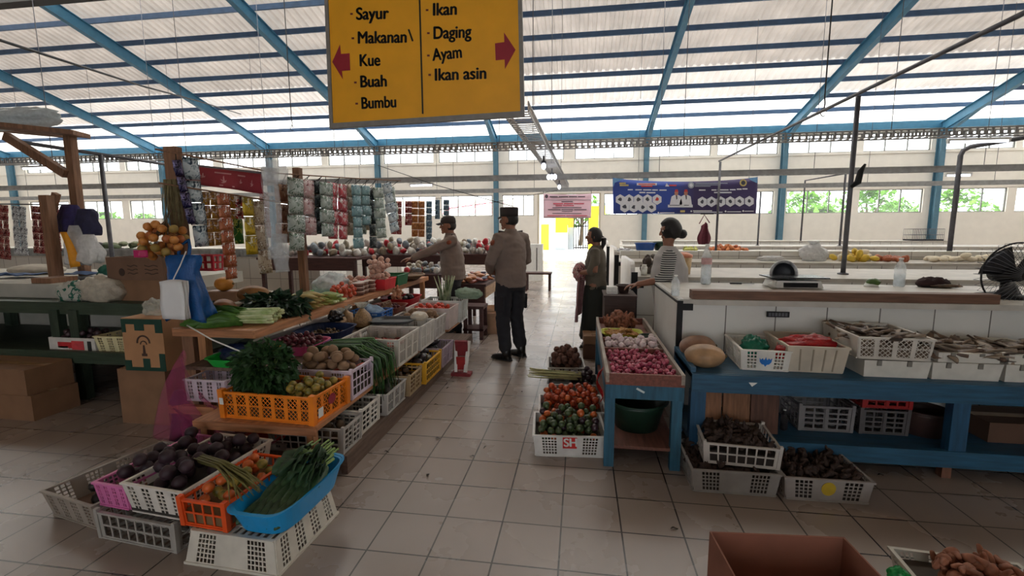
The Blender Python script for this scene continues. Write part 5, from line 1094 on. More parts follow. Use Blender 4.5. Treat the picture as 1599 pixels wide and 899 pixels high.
p = A(346, 441, 3.4); squash('round orange-brown pumpkin behind the mustard greens', p.x, 3.4, .78, .095, (1, .95, .8), (120, 74, 40), (156, 100, 56), .3, 5, 'pumpkin')
p = A(382, 415, 3.62); squash('long brown papaya leaning on a bag behind the cabbages', p.x, 3.7, .86, .12, (1.1, .65, .62), (126, 84, 44), (160, 112, 62), .5, 6, 'papaya'); tag(MB().bx(p.x-.2, p.x+.18, 3.58, 3.82, .782, .858).build('folded_sack', M('grey white sack', (176, 172, 164), .7, .1)), 'folded grey sack under the long brown papaya', 'sack')
p = A(340, 404, 3.7); squash('small orange pumpkin at the back beside the gold sachets', p.x, 3.75, .95, .08, (1, .9, .8), (170, 104, 30), (206, 140, 54), .2, 7, 'pumpkin'); tag(carton('cardboard_box', 'tan carton under the small orange pumpkin', p.x, 3.78, .78, .3, .22, .16, .1, m_card, False), 'tan carton under the small orange pumpkin', 'box')
# farther along the table
TR = tray('food_tray', 'bright green flat tray holding a cloudy bag on the table', -2.78, 4.75, .78, .3, .6, .05, m_grn, tp=.9)
bag('plastic_bag', 'big cloudy white plastic bag on the bright green flat tray', -2.78, 4.82, .79, .13, .26, .13, film('cloudy white film', (206, 210, 210), .7), 51, knot=False)
bag('plastic_bag', 'crinkled pale sheet of plastic lying on the table left of the green tray', -2.75, 4.15, .78, .14, .28, .03, film('cloudy white film', (206, 210, 210), .7), 52, knot=False)
TM = proto('tomato', .026, (200, 84, 54), (1, 1, .88), .3, .2)
heap('tomato', [(TM, 'tomato')], 34, -2.48, 4.52, .78, .24, .28, 0, .026, 'pinkish red tomato in the small pile beside the green corn', 'tomato', 'tomatoes beside the corn', False, .1)
for i in range(9):
    a, l = divmod(i, 3); y = 4.72+a*.14; z = .782+l*.046
    t = thing('plastic_tub', 'round clear tub of brown paste in the stacks beside the red basket', 'tub', (-2.40-.02*(a % 2), y, z), 0, 'stacked tubs on the table'); MB().lathe([(.001, 0), (.05, 0), (.062, .034), (.001, .034)], 20).build('tub_body', M('brown paste tub', (120, 82, 70), .3, .2), t); MB().lathe([(.001, .034), (.066, .034), (.066, .044), (.001, .044)], 20).build('lid', M('clear tub lid', (196, 172, 160), .2), t)
def basket(label, x, y, z, L, Wd, H, m_c, rz=0, style='C'): return crate(label, x, y, z, L, Wd, H, m_c, rz, style, name='plastic_basket', cat='basket', tp=.9)
t = basket('red basket of pale garlic heads on the table edge', -2.42, 5.28, .78, .34, .3, .13, (206, 44, 52), pi/2, 'S'); liner(t, .34, .3, .13, .08, .9, (120, 40, 40))
ong = proto('onion', .034, (196, 150, 132), (1, 1, .92), .4, .15, c2=(214, 176, 156)); heap('onion', [(ong, 'onion')], 44, -2.42, 5.28, .865, .26, .32, 0, .033, 'pale pink onion heaped in the red basket', 'onion', 'onions in the red basket', False, .1)
heap('onion', [(ong, 'onion')], 26, -2.68, 5.2, .78, .24, .4, 0, .033, 'pale pink onion piled on the table behind the red basket', 'onion', 'onions behind the red basket', False, .1)
heap('red_onion', [(proto('red_onion', .022, (170, 50, 66), (1.1, 1, .95), .35, .3), 'red_onion')], 60, -2.62, 5.75, .78, .3, .3, 0, .021, 'red onion in the pile behind the green basket', 'onion', 'red onions behind the green basket', False, .15)
t = basket('dark green basket at the table edge behind the red one', -2.42, 5.68, .78, .36, .3, .14, (36, 120, 72), pi/2, 'S')
b = thing('woven_tray', 'brown woven tray of dried goods at the far end of the table', 'tray', (-2.5, 6.25, .78)); MB().lathe([(.001, 0), (.2, 0), (.3, .07), (.29, .07), (.195, .008), (.001, .008)], 30).build('tray_body', wood('woven bamboo', (112, 84, 60), .7, 2), b); MB().lathe([(.29, .065), (.315, .065), (.315, .08), (.29, .08)], 30).build('rim', wood('bamboo rim', (150, 120, 88), .6, 2), b)
heap('dried_fish', [(FI, 'dried_fish')], 30, -2.5, 6.25, .79, .36, .36, 0, .012, 'dried fish on the brown woven tray', 'dried fish', 'dried fish on the woven tray', True, .08, lay=.62)
# hanging net bag of garlic at the table edge
p = A(627, 452, 5.35); t = thing('net_bag', 'net bag of brown garlic hanging at the table edge', 'net bag', (-2.24, 5.4, .60)); rr = random.Random(2)
for i in range(34):
    q = Vector((rr.gauss(0, 1), rr.gauss(0, 1), rr.gauss(0, 1))).normalized(); MB().ball((q.x*.05, q.y*.09, .09+q.z*.085), .024, 8, 6, bumpy(i, 2, .08)).build('garlic_head', M('brown garlic skin', (172, 128, 98), .6, .25, 30), t)
MB().tube([(0, 0, .16), (.0, .02, .21)], [.02, .012], 6).build('net_tie', M('net plastic', (190, 120, 90), .5), t)
# ------------------------------------------------------------------ the hanging line of sachets
t = thing('roof_post', 'tall brown wooden post at the near end of the sachet line', 'post', (-2.92, 3.02, 0)); MB().bx(-.035, .06, -.03, .03, 0, 2.09).build('post', m_post, t)
t = thing('stall_post', 'short brown post on the table behind the cabbages', 'post', (A(474, 424, 4.3).x, 4.3, .78)); MB().bx(-.035, .035, -.03, .03, 0, 2.1-.78).build('post', m_post, t)
b = MB(); rr = random.Random(8)
for i in range(60): a = rr.uniform(-.05, .05); b.tube([(a, 0, 0), (a*1.4, rr.uniform(-.02, .02), -.15), (a*1.8+rr.uniform(-.02, .03), rr.uniform(-.03, .01), -.3-.1*rr.random())], [.003, .003, .001], 4)
tag(b.build('dry_husk', M('dry grass', (120, 108, 76), .9, .3), loc=(-2.91, 2.975, 1.86), kind='stuff'), 'dry grass tied round the tall brown post', 'dry grass')
LP0, LP1 = Vector((-2.80, 2.96, 0)), Vector((-2.18, 5.2, 0)); LN = (LP1-LP0).cross(Vector((0, 0, 1))).normalized()
def Lp(px, py_, off=0):
    d = px_at(px, py_); t_ = ((LP0+LN*off-CAM).dot(LN))/d.dot(LN); return CAM+d*t_
LD = (LP1-LP0).normalized()
def rail_pt(p):
    s_ = (Vector(p)-LP0).dot(LD); q = LP0+LD*s_; ks = [((Lp(a, c)-LP0).dot(LD), Lp(a, c).z+.012) for a, c in ((296, 246), (440, 274), (606, 283))]
    (s0, z0), (s1, z1) = ks[:2] if s_ < ks[1][0] else ks[1:]; return Vector((q.x, q.y, z0+(z1-z0)*(s_-s0)/(s1-s0)))
tag(MB().tube([rail_pt(LP0+LD*s_) for s_ in (-.15, .8, 1.6, 2.5)], .006, 6).build('hanging_rail', m_post), 'thin rail from the tall brown post carrying the sachets', 'rail')
FO = dict(silver=foil('silver blue foil', [(206, 216, 222), (150, 170, 182), (40, 60, 80)], 22), navy=foil('navy foil', [(44, 40, 84), (120, 110, 150), (30, 28, 50)], 20), gold=foil('gold foil', [(196, 150, 64), (150, 110, 70), (226, 214, 200)], 20), copper=foil('copper foil', [(196, 120, 82), (170, 90, 62), (226, 214, 206)], 22),
          red=foil('red green foil', [(176, 40, 44), (206, 190, 180), (110, 30, 36)], 16), green=foil('green foil', [(60, 120, 50), (180, 190, 90), (30, 80, 40)], 16), yellow=foil('yellow foil', [(206, 176, 50), (150, 130, 50), (226, 220, 190)], 18), beige=foil('beige foil', [(206, 190, 166), (150, 124, 100), (232, 226, 214)], 22), brown=foil('brown foil', [(150, 100, 76), (190, 150, 124), (110, 70, 56)], 18),
          sgreen=foil('silver green foil', [(186, 196, 190), (96, 120, 100), (226, 230, 228)], 22), pink=foil('pink silver foil', [(206, 170, 170), (226, 216, 216), (150, 96, 100)], 20), dark=foil('dark foil', [(60, 66, 70), (130, 140, 140), (40, 40, 44)], 22), rw=foil('red white foil', [(206, 90, 100), (226, 220, 220), (190, 44, 60)], 20), lblue=foil('pale blue foil', [(150, 186, 192), (100, 140, 150), (206, 222, 226)], 24), dred=foil('deep red foil', [(140, 32, 40), (196, 150, 140), (100, 20, 30)], 14, .3), white=foil('white foil', [(220, 222, 224), (120, 122, 128), (232, 234, 236)], 14, .3), ochre=foil('ochre foil', [(170, 110, 60), (206, 150, 90), (130, 76, 44)], 18), sky=foil('sky foil', [(90, 120, 140), (150, 176, 190), (60, 84, 110)], 18))
def sachet_mesh(w, h, s):
    b = MB(); b.sheet(4, 5, lambda u, v: ((u-.5)*w, -(.012*sin(pi*u)*sin(pi*v)**.7)-.003*sin(u*7+v*9+s), -h*v), .003)
    return b
SAC = {}
def strip(label, top, bot, w, n, m, group, ncol=1, name='sachet_strip', ax=None, hook=None):
    top, bot = Vector(top), Vector(bot); t = thing(name, label, 'sachets', top, 0, group); ax = ax or LD; d = bot-top; h = d.length/n; Z = -d.normalized(); X = (ax-Z*ax.dot(Z)).normalized(); Y = Z.cross(X); rot = Matrix((X, Y, Z)).transposed(); cw = w/ncol
    key = (round(cw, 3), round(h, 3), m.name)
    if key not in SAC: SAC[key] = sachet_mesh(cw*.97, h*.97, len(SAC)).mesh('sachet', m)
    for i in range(n):
        for c in range(ncol):
            o = bpy.data.objects.new('sachet', SAC[key]); COL.objects.link(o); o.parent = t
            o.matrix_basis = Matrix.Translation(Z*(-h*i)+X*((c-(ncol-1)/2)*cw)) @ (rot @ Matrix.Rotation(.12*sin(i*2.3+c), 3, 'Z')).to_4x4()
    MB().tube([(0, 0, 0), (hook(top)-top) if hook else (0, 0, .03)], .003, 5).build('hanging_loop', m_black, t); return t
HS = [((275, 250), (300, 350), 14, 4, 'navy', 1, 'dark navy strip of sachets right beside the tall brown post'),
      ((296, 246), (316, 386), 24, 4, 'silver', 1, 'long silver strip hanging in front of the red cloth banner'),
      ((326, 300), (336, 384), 26, 4, 'gold', 2, 'double gold strip just right of the long silver one'),
      ((348, 302), (362, 436), 20, 7, 'copper', 1, 'long copper-coloured strip reaching down to the pumpkins'),
      ((373, 305), (375, 342), 12, 2, 'red', 1, 'short red strip right of the long copper one'),
      ((371, 342), (374, 382), 14, 1, 'green', 1, 'single green packet below the short red strip'),
      ((386, 308), (394, 398), 17, 3, 'yellow', 1, 'yellow packet strip in front of the papaya'),
      ((402, 314), (416, 428), 19, 3, 'beige', 1, 'beige packet strip left of the big clear bags'),
      ((440, 288), (444, 380), 20, 3, 'brown', 1, 'brown packet strip behind the clear bags'),
      ((461, 278), (464, 392), 22, 4, 'sgreen', 1, 'silver and green strip left of the pinkish strip'),
      ((479, 281), (483, 368), 19, 3, 'pink', 1, 'pinkish strip above the short brown post'),
      ((496, 283), (500, 366), 12, 4, 'dark', 1, 'narrow dark strip right of the pinkish one'),
      ((509, 285), (512, 370), 18, 4, 'sgreen', 1, 'silver and green strip left of the red and white pair'),
      ((527, 287), (528, 374), 27, 4, 'rw', 2, 'double red and white strip in the middle of the line'),
      ((544, 288), (547, 368), 16, 4, 'beige', 1, 'beige strip right of the red and white pair'),
      ((556, 289), (560, 388), 13, 6, 'lblue', 1, 'long pale blue strip left of the shorter one'),
      ((570, 290), (573, 352), 13, 4, 'lblue', 1, 'shorter pale blue strip toward the far end'),
      ((580, 294), (583, 388), 10, 5, 'dark', 1, 'dark narrow strip left of the greenish one'),
      ((590, 293), (596, 372), 14, 5, 'sgreen', 1, 'greenish silver strip near the far end of the line'),
      ((603, 286), (617, 362), 13, 5, 'silver', 1, 'tilted silver strip at the far end of the line')]
def rail_lo(p):
    s_ = (Vector(p)-LP0).dot(LD); q = LP0+LD*s_; u_, w_ = Lp(326, 298), Lp(414, 312); s0, s1 = (u_-LP0).dot(LD), (w_-LP0).dot(LD); return Vector((q.x, q.y, u_.z+(w_.z-u_.z)*(s_-s0)/(s1-s0)))
tag(MB().tube([rail_lo(LP0+LD*s_) for s_ in (-.15, .4, 1.0)], .006, 6).build('hanging_rail', m_post), 'lower thin rail under the red banner carrying the gold and copper sachets', 'rail')
HS = [(a, c, w*(1.22 if a[0] > 435 else 1.08), n, k, nc, l) for a, c, w, n, k, nc, l in HS]
HB = [((454, 284), (457, 352), 16, 3, 'beige', 1, 'beige strip half hidden between the brown and the silver green ones'), ((470, 284), (473, 356), 18, 4, 'dark', 1, 'dark strip half hidden behind the pinkish one'), ((489, 286), (492, 356), 16, 4, 'gold', 1, 'gold strip half hidden right of the pinkish one'), ((518, 288), (520, 362), 18, 4, 'pink', 1, 'pale pink strip half hidden behind the red and white pair'),
      ((536, 289), (539, 364), 16, 4, 'sgreen', 1, 'silver green strip half hidden right of the red and white pair'), ((551, 290), (554, 362), 14, 4, 'silver', 1, 'silver strip half hidden left of the pale blue pair'), ((564, 291), (566, 366), 14, 5, 'sgreen', 1, 'silver green strip half hidden between the two pale blue ones'), ((576, 293), (578, 360), 14, 5, 'beige', 1, 'beige strip half hidden left of the dark narrow one'), ((610, 292), (618, 344), 12, 4, 'sgreen', 1, 'small silver green strip at the very end of the line'), ((364, 304), (368, 372), 14, 3, 'gold', 1, 'gold strip half hidden right of the copper one'), ((412, 300), (416, 372), 16, 3, 'pink', 1, 'pinkish strip half hidden behind the beige one')]
for i, (a, c, wpx, n, k, nc, l) in enumerate(HS+HB):
    off = -.03*(i % 3) if i < len(HS) else -.12; P, Q = Lp(*a, off), Lp(*c, off); cw = (Lp(a[0]+wpx/2, a[1], off)-Lp(a[0]-wpx/2, a[1], off)).length*.96
    strip(l, P, Q, cw, n, FO[k], 'sachet strips along the stall line', nc, hook=rail_lo if a[0] > 318 and a[0] < 418 else rail_pt)
for i, (x0, y0, y1, wp, l) in enumerate(((421, 262, 405, 26, 'long clear plastic bag hanging among the sachets'), (437, 365, 425, 24, 'short clear bag hanging low below the brown packets'), (428, 250, 285, 40, 'crinkled clear film bunched at the top of the hanging bags'))):
    P, Q = Lp(x0, y0, .05), Lp(x0, y1, .05); w = wp*.0062; t = thing('clear_bag', l, 'bag', P); h = (P-Q).length
    MB().sheet(6, 10, lambda u, v: (LD*((u-.5)*w)+Vector((0, 0, -h*v))-LN*(.03*sin(pi*u)+.012*sin(v*11+u*5))), .001).build('bag_front', film('glossy clear film', (226, 230, 236), .2, .12), t); MB().sheet(6, 10, lambda u, v: (LD*((u-.5)*w)+Vector((0, 0, -h*v))+LN*(.03*sin(pi*u)+.012*sin(v*9+u*4))), .001).build('bag_back', film('glossy clear film', (226, 230, 236), .2, .12), t)
# red printed banner behind the sachets
c4 = [Lp(270, 256, -.10), Lp(409, 272, -.10), Lp(411, 303, -.10), Lp(274, 283, -.10)]
def ban(u, v): return c4[0]*(1-u)*(1-v)+c4[1]*u*(1-v)+c4[2]*u*v+c4[3]*(1-u)*v
t = thing('cloth_banner', 'red printed banner hanging behind the long silver strip', 'banner', c4[0]); o0 = Vector(c4[0])
MB().sheet(24, 5, lambda u, v: ban(u, v)-o0+LN*(.012*sin(u*13)*(.3+v)), .002).build('cloth', M('dusty red print', (150, 44, 56), .7, .1, 6), t)
MB().sheet(24, 1, lambda u, v: ban(u, -.12+.14*v)-o0-LN*.004, .002).build('top_hem', M('grey hem', (120, 112, 116), .8), t)
m_pr = M('faded print', (196, 140, 140), .7)
def blob(pts, nm='printed_mark'): MB().prism([ban(u, v)-o0+LN*.012*sin(u*13)*(.3+v)-LN*.0035*SGN for u, v in pts], -LN*.001*SGN).build(nm, m_pr, t)
SGN = 1 if (CAM-c4[0]).dot(-LN) > 0 else -1
for u, v, ru, rv in ((.30, .42, .05, .16), (.52, .5, .05, .24), (.72, .5, .035, .14), (.87, .5, .03, .2)):
    for k in range(3): blob([(u+ru*(1-.0)*cos(a)*.9+(k-1)*ru*.5, v+rv*sin(a)*(1 if k != 1 else .7)) for a in (0.2+k, .9+k, 1.6+k, 2.0+k, 1.5+k, .8+k)])
for u0, u1, v in ((.42, .60, .2), (.46, .62, .86), (.68, .78, .22)): blob(rect(u0, u1, v-.035, v+.035))
# ------------------------------------------------------------------ orange bunch, bags and boxes at the near post
bc = A(253, 376, 2.86); rr = random.Random(17); FR = [proto('mandarin', .03, (198, 118, 44), (1, 1, .92), .5, .2, c2=(206, 140, 70)), proto('mandarin', .03, (170, 96, 48), (1, 1, .92), .5, .2), proto('mandarin', .03, (150, 124, 60), (1, 1, .92), .5, .2)]
pl = []
for i in range(4000):
    q = Vector((rr.gauss(0, 1), rr.gauss(0, 1), rr.gauss(0, 1))).normalized(); s = rr.uniform(.55, 1); p = Vector((q.x*.175*s, q.y*.10*s, q.z*.125*s)); p.z -= .25*p.x*p.x*4 if p.x < 0 else -.1*p.x
    if all((p-o).length > .056 for o in pl): pl.append(p)
    if len(pl) >= 62: break
for i, p in enumerate(pl): put('mandarin', FR[(0, 0, 1, 0, 2)[i % 5]][i % 3], (bc.x+p.x, 2.86+p.y, bc.z+p.z), (rr.uniform(0, 6), rr.uniform(0, 6), 0), 'orange fruit in the bunch tied to the tall brown post', 'orange', 'oranges in the tied bunch')
b = MB()
for p in pl[::2]: b.tube([(p.x*.95, p.y*.95, p.z), (p.x*.4, p.y*.4, p.z*.3+.05), (0.03, 0.02, .15), (.04, .06, .22)], [.002, .0025, .003, .004], 5)
tag(b.build('fruit_twig', m_bark, loc=(bc.x, 2.86, bc.z)), 'thin twigs tying the bunch of oranges to the post', 'twigs')
b = MB(); b.sheet(6, 4, lambda u, v: (-.05+.1*u, -.11+.02*sin(u*9), -.13+.05*v), .002); tag(b.build('pink_wrap', film('hot pink film', (226, 60, 130), .9), loc=(bc.x-.07, 2.86, bc.z+.02)), 'hot pink plastic scrap under the bunch of oranges', 'plastic scrap')
def drape(name, label, c, w0, w1, d, h, m, seed, cat='bag', folds=7, parent=None, sy=1.0):
    t = parent or thing(name, label, cat, c); rr = random.Random(seed); n = 56; ph = rr.uniform(0, 6); rg = []; K = 14
    for j in range(K+1):
        v = j/K; w = (w0+(w1-w0)*v**.6)/2; dd = d*(.35+.65*v**.5)/2; row = []
        for k in range(n):
            a = 2*pi*k/n; q = 1+.16*v*sin(folds*a+ph+v*1.5)+.07*sin(2.3*folds*a+ph*2)*v+.34*nz((cos(a)*1.1, sin(a)*1.1, v*2.6), 1, seed)
            row.append(Vector((w*q*cos(a)+.05*w*sin(v*5+ph), dd*q*sin(a)*sy, -h*v*(1+.06*sin(3*a+ph)))))
        rg.append(row)
    vs = [p for r_ in rg for p in r_]; fs = [(j*n+k, j*n+(k+1) % n, (j+1)*n+(k+1) % n, (j+1)*n+k) for j in range(K) for k in range(n)]+[tuple(range(n-1, -1, -1)), tuple(K*n+k for k in range(n))]
    b = MB(); b.add(vs, fs, True); b.build('cloth_fall' if cat == 'bundle' else 'bag_body', m, t); return t
def hang_bag(name, label, c, w, d, h, m, seed, cat='bag', handles=True):
    t = thing(name, label, cat, c); b = MB()
    def fn(dv, p): return Vector((p.x*(1+.18*nz(dv*2.5, 1, seed)), p.y*(1+.25*nz(dv*3, 1, seed+4)), p.z))*(1+.06*nz(dv*6, 1, seed+2))*(.62+.38*min(1, max(0, (.9-dv.z)/1.1)))
    b.ball((0, 0, -h/2), (w/2, d/2, h/2), 30, 22, fn); b.build('bag_body', m, t)
    if handles:
        for sx in (-.3, .3): MB().tube([(sx*w*.7, 0, -h*.1), (sx*w*.4, .01, .02), (sx*.1*w, .02, .08)], [.012, .007, .006], 6).build('handle', m, t)
    return t
p = A(286, 398, 2.84); t = drape('plastic_bag', 'big bright blue plastic bag hanging from the tall brown post', (p.x, 2.84, p.z), .25, .33, .18, .44, film('blue bag film', (26, 96, 168), .93), 61, folds=4)
MB().tube([(-.04, .0, -.02), (-.05, .03, .06), (.0, .06, .1), (.03, .03, .05), (.04, 0, -.02)], .012, 6).build('handle', film('blue bag film', (26, 96, 168)), t)
p = A(267, 440, 2.70); t = thing('paper_bag', 'pad of flat white bags hanging in front of the blue bag', 'bags', (p.x, 2.70, p.z)); wv = .185
for k in range(3): MB().sheet(6, 8, lambda u, v: ((u-.5)*wv*(.93+.05*sin(v*2+k)), .02*k+.006*sin(u*5+v*7+k), -.255*v+.012*sin(u*3)*(1-v)), .006).build('white_bag', M('matt white film', (224, 224, 224), .5, .04, 6), t)
MB().tube([(0, .01, 0), (.03, .05, .1), (.06, .08, .2)], .004, 5).build('string', m_white, t)
t = thing('tie_string', 'white string stretched from the bags to the celery bush', 'string', A(292, 508, 2.72)); o0 = A(292, 508, 2.72); MB().tube([A(292, 508, 2.72)-o0, A(330, 530, 2.68)-o0, A(368, 546, 2.64)-o0, A(392, 555, 2.6)-o0], .0045, 6).build('string', m_white, t)
b = MB(); p = A(304, 412, 2.95); tag(crate('small red basket hanging behind the blue bag', p.x, 3.08, p.z-.06, .16, .1, .12, (196, 40, 54), 0, 'C', tp=.9, name='plastic_basket', cat='basket'), 'small red basket hanging behind the blue bag', 'basket')
GZ = .87
p = A(170, 440, 3.55); q = A(268, 440, 3.55); t = carton('cardboard_box', 'upper brown carton on the green bench under the oranges', (p.x+q.x)/2-.02, 3.68, 1.06, .56, .3, .2, .02, M('dull cardboard', (112, 84, 66), .85, .14, 5))
m_bp = M('dark carton print', (62, 44, 36), .8); MB().prism([(-.13+.03*cos(a), -.151, .07+.035*sin(a)) for a in [k*.45 for k in range(14)]], (0, -.0015, 0)).build('printed_mark', m_bp, t)
for k in range(3):
    for x0, w_ in ((-.07, .1), (.10, .13)): MB().prism([(x0+w_*q/6, -.151, .055+.034*k+.006*sin(q*1.4+k)) for q in range(7)]+[(x0+w_*q/6, -.151, .063+.034*k+.006*sin(q*1.4+k)) for q in range(6, -1, -1)], (0, -.0015, 0)).build('printed_mark', m_bp, t)
p = A(188, 470, 3.55); q = A(245, 470, 3.55); carton('cardboard_box', 'lower brown carton on the green bench under the oranges', (p.x+q.x)/2+.04, 3.70, GZ, .44, .3, .188, -.02, m_card, False)
carton('cardboard_box', 'plain brown carton on the floor under the green-patterned one', -3.33, 3.16, 0, .42, .36, .43, 0, M('brown cardboard', (132, 98, 72)), False)
t = carton('fruit_carton', 'brown and green fruit carton with a palm emblem, by the post', -3.26, 3.14, .437, .34, .36, .40, .03, M('tan cardboard', (176, 130, 92), .8, .08, 6), False); m_gr = M('dark green print', (18, 60, 48), .6, .1)
def fr(u0, u1, v0, v1): MB().bx(-.17+.34*u0, -.17+.34*u1, -.1835, -.1802, .4*v0, .4*v1).build('green_print', m_gr, t)
for a in ((0, 1, .9, 1.0), (0, 1, 0, .07), (0, .1, .74, .9), (.32, .55, .78, .9), (.82, 1, .74, .9), (0, .16, .07, .2), (.45, .62, .07, .24), (.86, 1, .07, .34)): fr(*a)
m_pt = M('dark brown print', (66, 44, 36), .7)
def arc(r0, r1, a0, a1, cx, cz, n=14): MB().prism([(cx+r1*cos(a0+(a1-a0)*i/n), -.1805, cz+r1*sin(a0+(a1-a0)*i/n)) for i in range(n+1)]+[(cx+r0*cos(a1-(a1-a0)*i/n), -.1805, cz+r0*sin(a1-(a1-a0)*i/n)) for i in range(n+1)], (0, -.002, 0)).build('emblem', m_pt, t)
arc(.045, .058, -.1, pi+.1, .0, .22); arc(.022, .030, 0, pi, 0, .205); MB().prism([(-.012, -.1805, .13), (.012, -.1805, .13), (.006, -.1805, .2), (-.006, -.1805, .2)], (0, -.002, 0)).build('emblem', m_pt, t); MB().bx(-.022, .022, -.183, -.1805, .115, .135).build('emblem', m_pt, t)
bag('plastic_bag', 'crumpled clear bag on top of the green-patterned carton', -3.26, 3.1, .845, .09, .08, .07, film('clear bag film', (205, 205, 195), .45), 64, knot=False)
# on and under the green bench
bag('plastic_bag', 'stuffed white plastic bag on the edge of the green bench', A(160, 470, 3.5).x, 3.52, GZ, .20, .12, .135, film('stuffed white film', (214, 206, 190), .85), 71, knot=False, crump=.2)
p = A(120, 462, 3.52); t = bag('feed_sack', 'green and white sack slumped beside the stuffed white bag', p.x, 3.5, GZ, .15, .09, .10, foil('green white sack', [(206, 206, 196), (40, 110, 90), (190, 190, 180)], 7, 0, .6), 72, knot=False)
b = MB(); b.sheet(12, 8, lambda u, v: (-.2+.4*u, -.12+.24*v, .02+.035*nz((u*3, v*3, 1))), .004); tag(b.build('blue_cloth', M('faded blue cloth', (58, 82, 120), .8, .15), loc=(A(118, 425, 4.2).x, 4.3, 1.02)), 'faded blue cloth lying on the slab behind the sack', 'cloth')
b = MB(); b.sheet(12, 8, lambda u, v: (-.2+.4*u, -.12+.24*v, .02+.035*nz((u*3, v*3, 4))), .004); tag(b.build('blue_cloth', M('faded blue cloth', (58, 82, 120), .8, .15), loc=(A(14, 428, 4.0).x, 4.1, 1.02)), 'faded blue cloth on the slab at the left edge', 'cloth')
tag(squash_mesh(.2, (1.6, 1, .32), (1, 1, 1), 3).build('flour_sheet', M('pale sacking', (180, 172, 158), .9, .1), loc=(A(40, 405, 4.4).x, 4.5, 1.05)), 'pale sacking heaped on the slab at the left', 'sacking')
bag('plastic_bag', 'small knotted white bag on the slab right of the pale sacking', A(58, 404, 4.5).x, 4.5, 1.0, .06, .05, .05, film('white bag film', (222, 222, 222), .75), 73)
bag('green_bag', 'green cloth bag behind the stuffed white bag', A(168, 420, 4.1).x, 4.15, 1.0, .14, .1, .08, M('green cloth', (40, 96, 80), .8, .15), 74, knot=False)
b = MB().bx(A(66, 440, 3.75).x, A(96, 440, 3.75).x, 3.66, 3.9, 1.002, 1.05); tag(b.build('post_block', m_post), 'dark wooden block at the foot of the leaning post', 'block')
b = MB().bx(A(94, 440, 3.95).x, A(180, 440, 3.95).x, 3.9, 4.2, 1.002, 1.018); tag(b.build('tray_mat', m_black), 'flat dark mat on the slab beside the leaning post', 'mat')
LS = .44
p, q = A(72, 548, 3.3), A(144, 548, 3.3); t = carton('printed_carton', 'white and red printed carton of dark fruit on the lower bench shelf', (p.x+q.x)/2, 3.46, LS, q.x-p.x, .26, .13, 0, M('white printed card', (206, 202, 196), .6, .08))
for u0, u1, v0, v1, c in ((.2, .5, .3, .7, (190, 40, 46)), (.5, .76, .2, .8, (206, 70, 76)), (.18, .42, .18, .42, (226, 222, 214)), (.84, .92, .15, .8, (50, 50, 50))):
    w = q.x-p.x; MB().bx(-w/2+w*u0, -w/2+w*u1, -.1335, -.1305, .13*v0, .13*v1).build('print_patch', M('print %d' % c[0], c, .6), t)
heap('plum', [(proto('plum', .028, (60, 40, 46), (1, 1, .95), .4, .25), 'plum')], 44, (p.x+q.x)/2, 3.46, LS+.03, w-.04, .22, 0, .028, 'dark plum in the white and red printed carton', 'plum', 'plums on the bench shelf', False, .05)
p, q = A(147, 548, 3.3), A(212, 549, 3.3); crate('cream crate on the lower bench shelf beside the printed carton', (p.x+q.x)/2, 3.48, LS, q.x-p.x, .34, .16, (214, 204, 160), 0, 'D', tp=.88)
for i, (px0, px1, yb, H, l) in enumerate(((-60, 62, 655, .2, 'lower of two brown cartons stacked on the floor at the left edge'), (-64, 60, 655, .2, 'upper of two brown cartons stacked on the floor at the left edge'))):
    p, q = G(px0, yb-8, 0), G(px1, yb, 0); carton('cardboard_box', l, (p.x+q.x)/2-.02*i, 3.08, .207*i, q.x-p.x, .34, H, -.02, M('brown cardboard', (132, 98, 72)), False)
# left frame of rough timber
FY = 4.05
def timber(name, label, pts, w, cat='post', m=m_post):
    t = thing(name, label, cat, pts[0]); o = Vector(pts[0])
    for i in range(len(pts)-1): MB().bar(Vector(pts[i])-o, Vector(pts[i+1])-o, w, w*.8, (0, 1, 0)).build('timber', m, t)
    return t
p0 = A(90, 446, FY); timber('leaning_post', 'rough leaning timber post standing on the slab at the left', [(p0.x, FY, 1.0), A(72, 305, FY)], .095)
timber('forked_branch', 'short forked timber beside the leaning post top', [A(78, 345, FY+.1), A(88, 302, FY+.1)], .06)
timber('rack_post', 'slim timber post holding up the rough plank roof', [A(134, 438, FY+.35), A(108, 205, FY+.35)], .09)
timber('rack_brace', 'diagonal timber brace under the rough plank roof', [A(104, 272, FY+.3), A(10, 213, FY+.3)], .085)
t = thing('plank_roof', 'rough plank roof on the timber post at the upper left', 'plank', A(0, 200, FY+.3)); o0 = A(0, 200, FY+.3)
MB().bar(A(-60, 190, FY-.1)-o0, A(128, 210, FY+.3)-o0, .045, .3, (0, 1, 0)).build('plank', m_post, t); MB().bar(A(-60, 197, FY+.62)-o0, A(100, 211, FY+.62)-o0, .04, .26, (0, 1, 0)).build('plank', m_post, t)
t = bag('plastic_bag', 'long white plastic bundle lying on the rough plank roof', A(34, 190, FY+.3).x, FY+.25, A(34, 201, FY+.3).z, .52, .17, .115, film('stuffed pale film', (196, 206, 210), .85), 81, knot=False, crump=.2); t.rotation_euler = (0, -.05, 0)
p = A(122, 330, FY+.15)
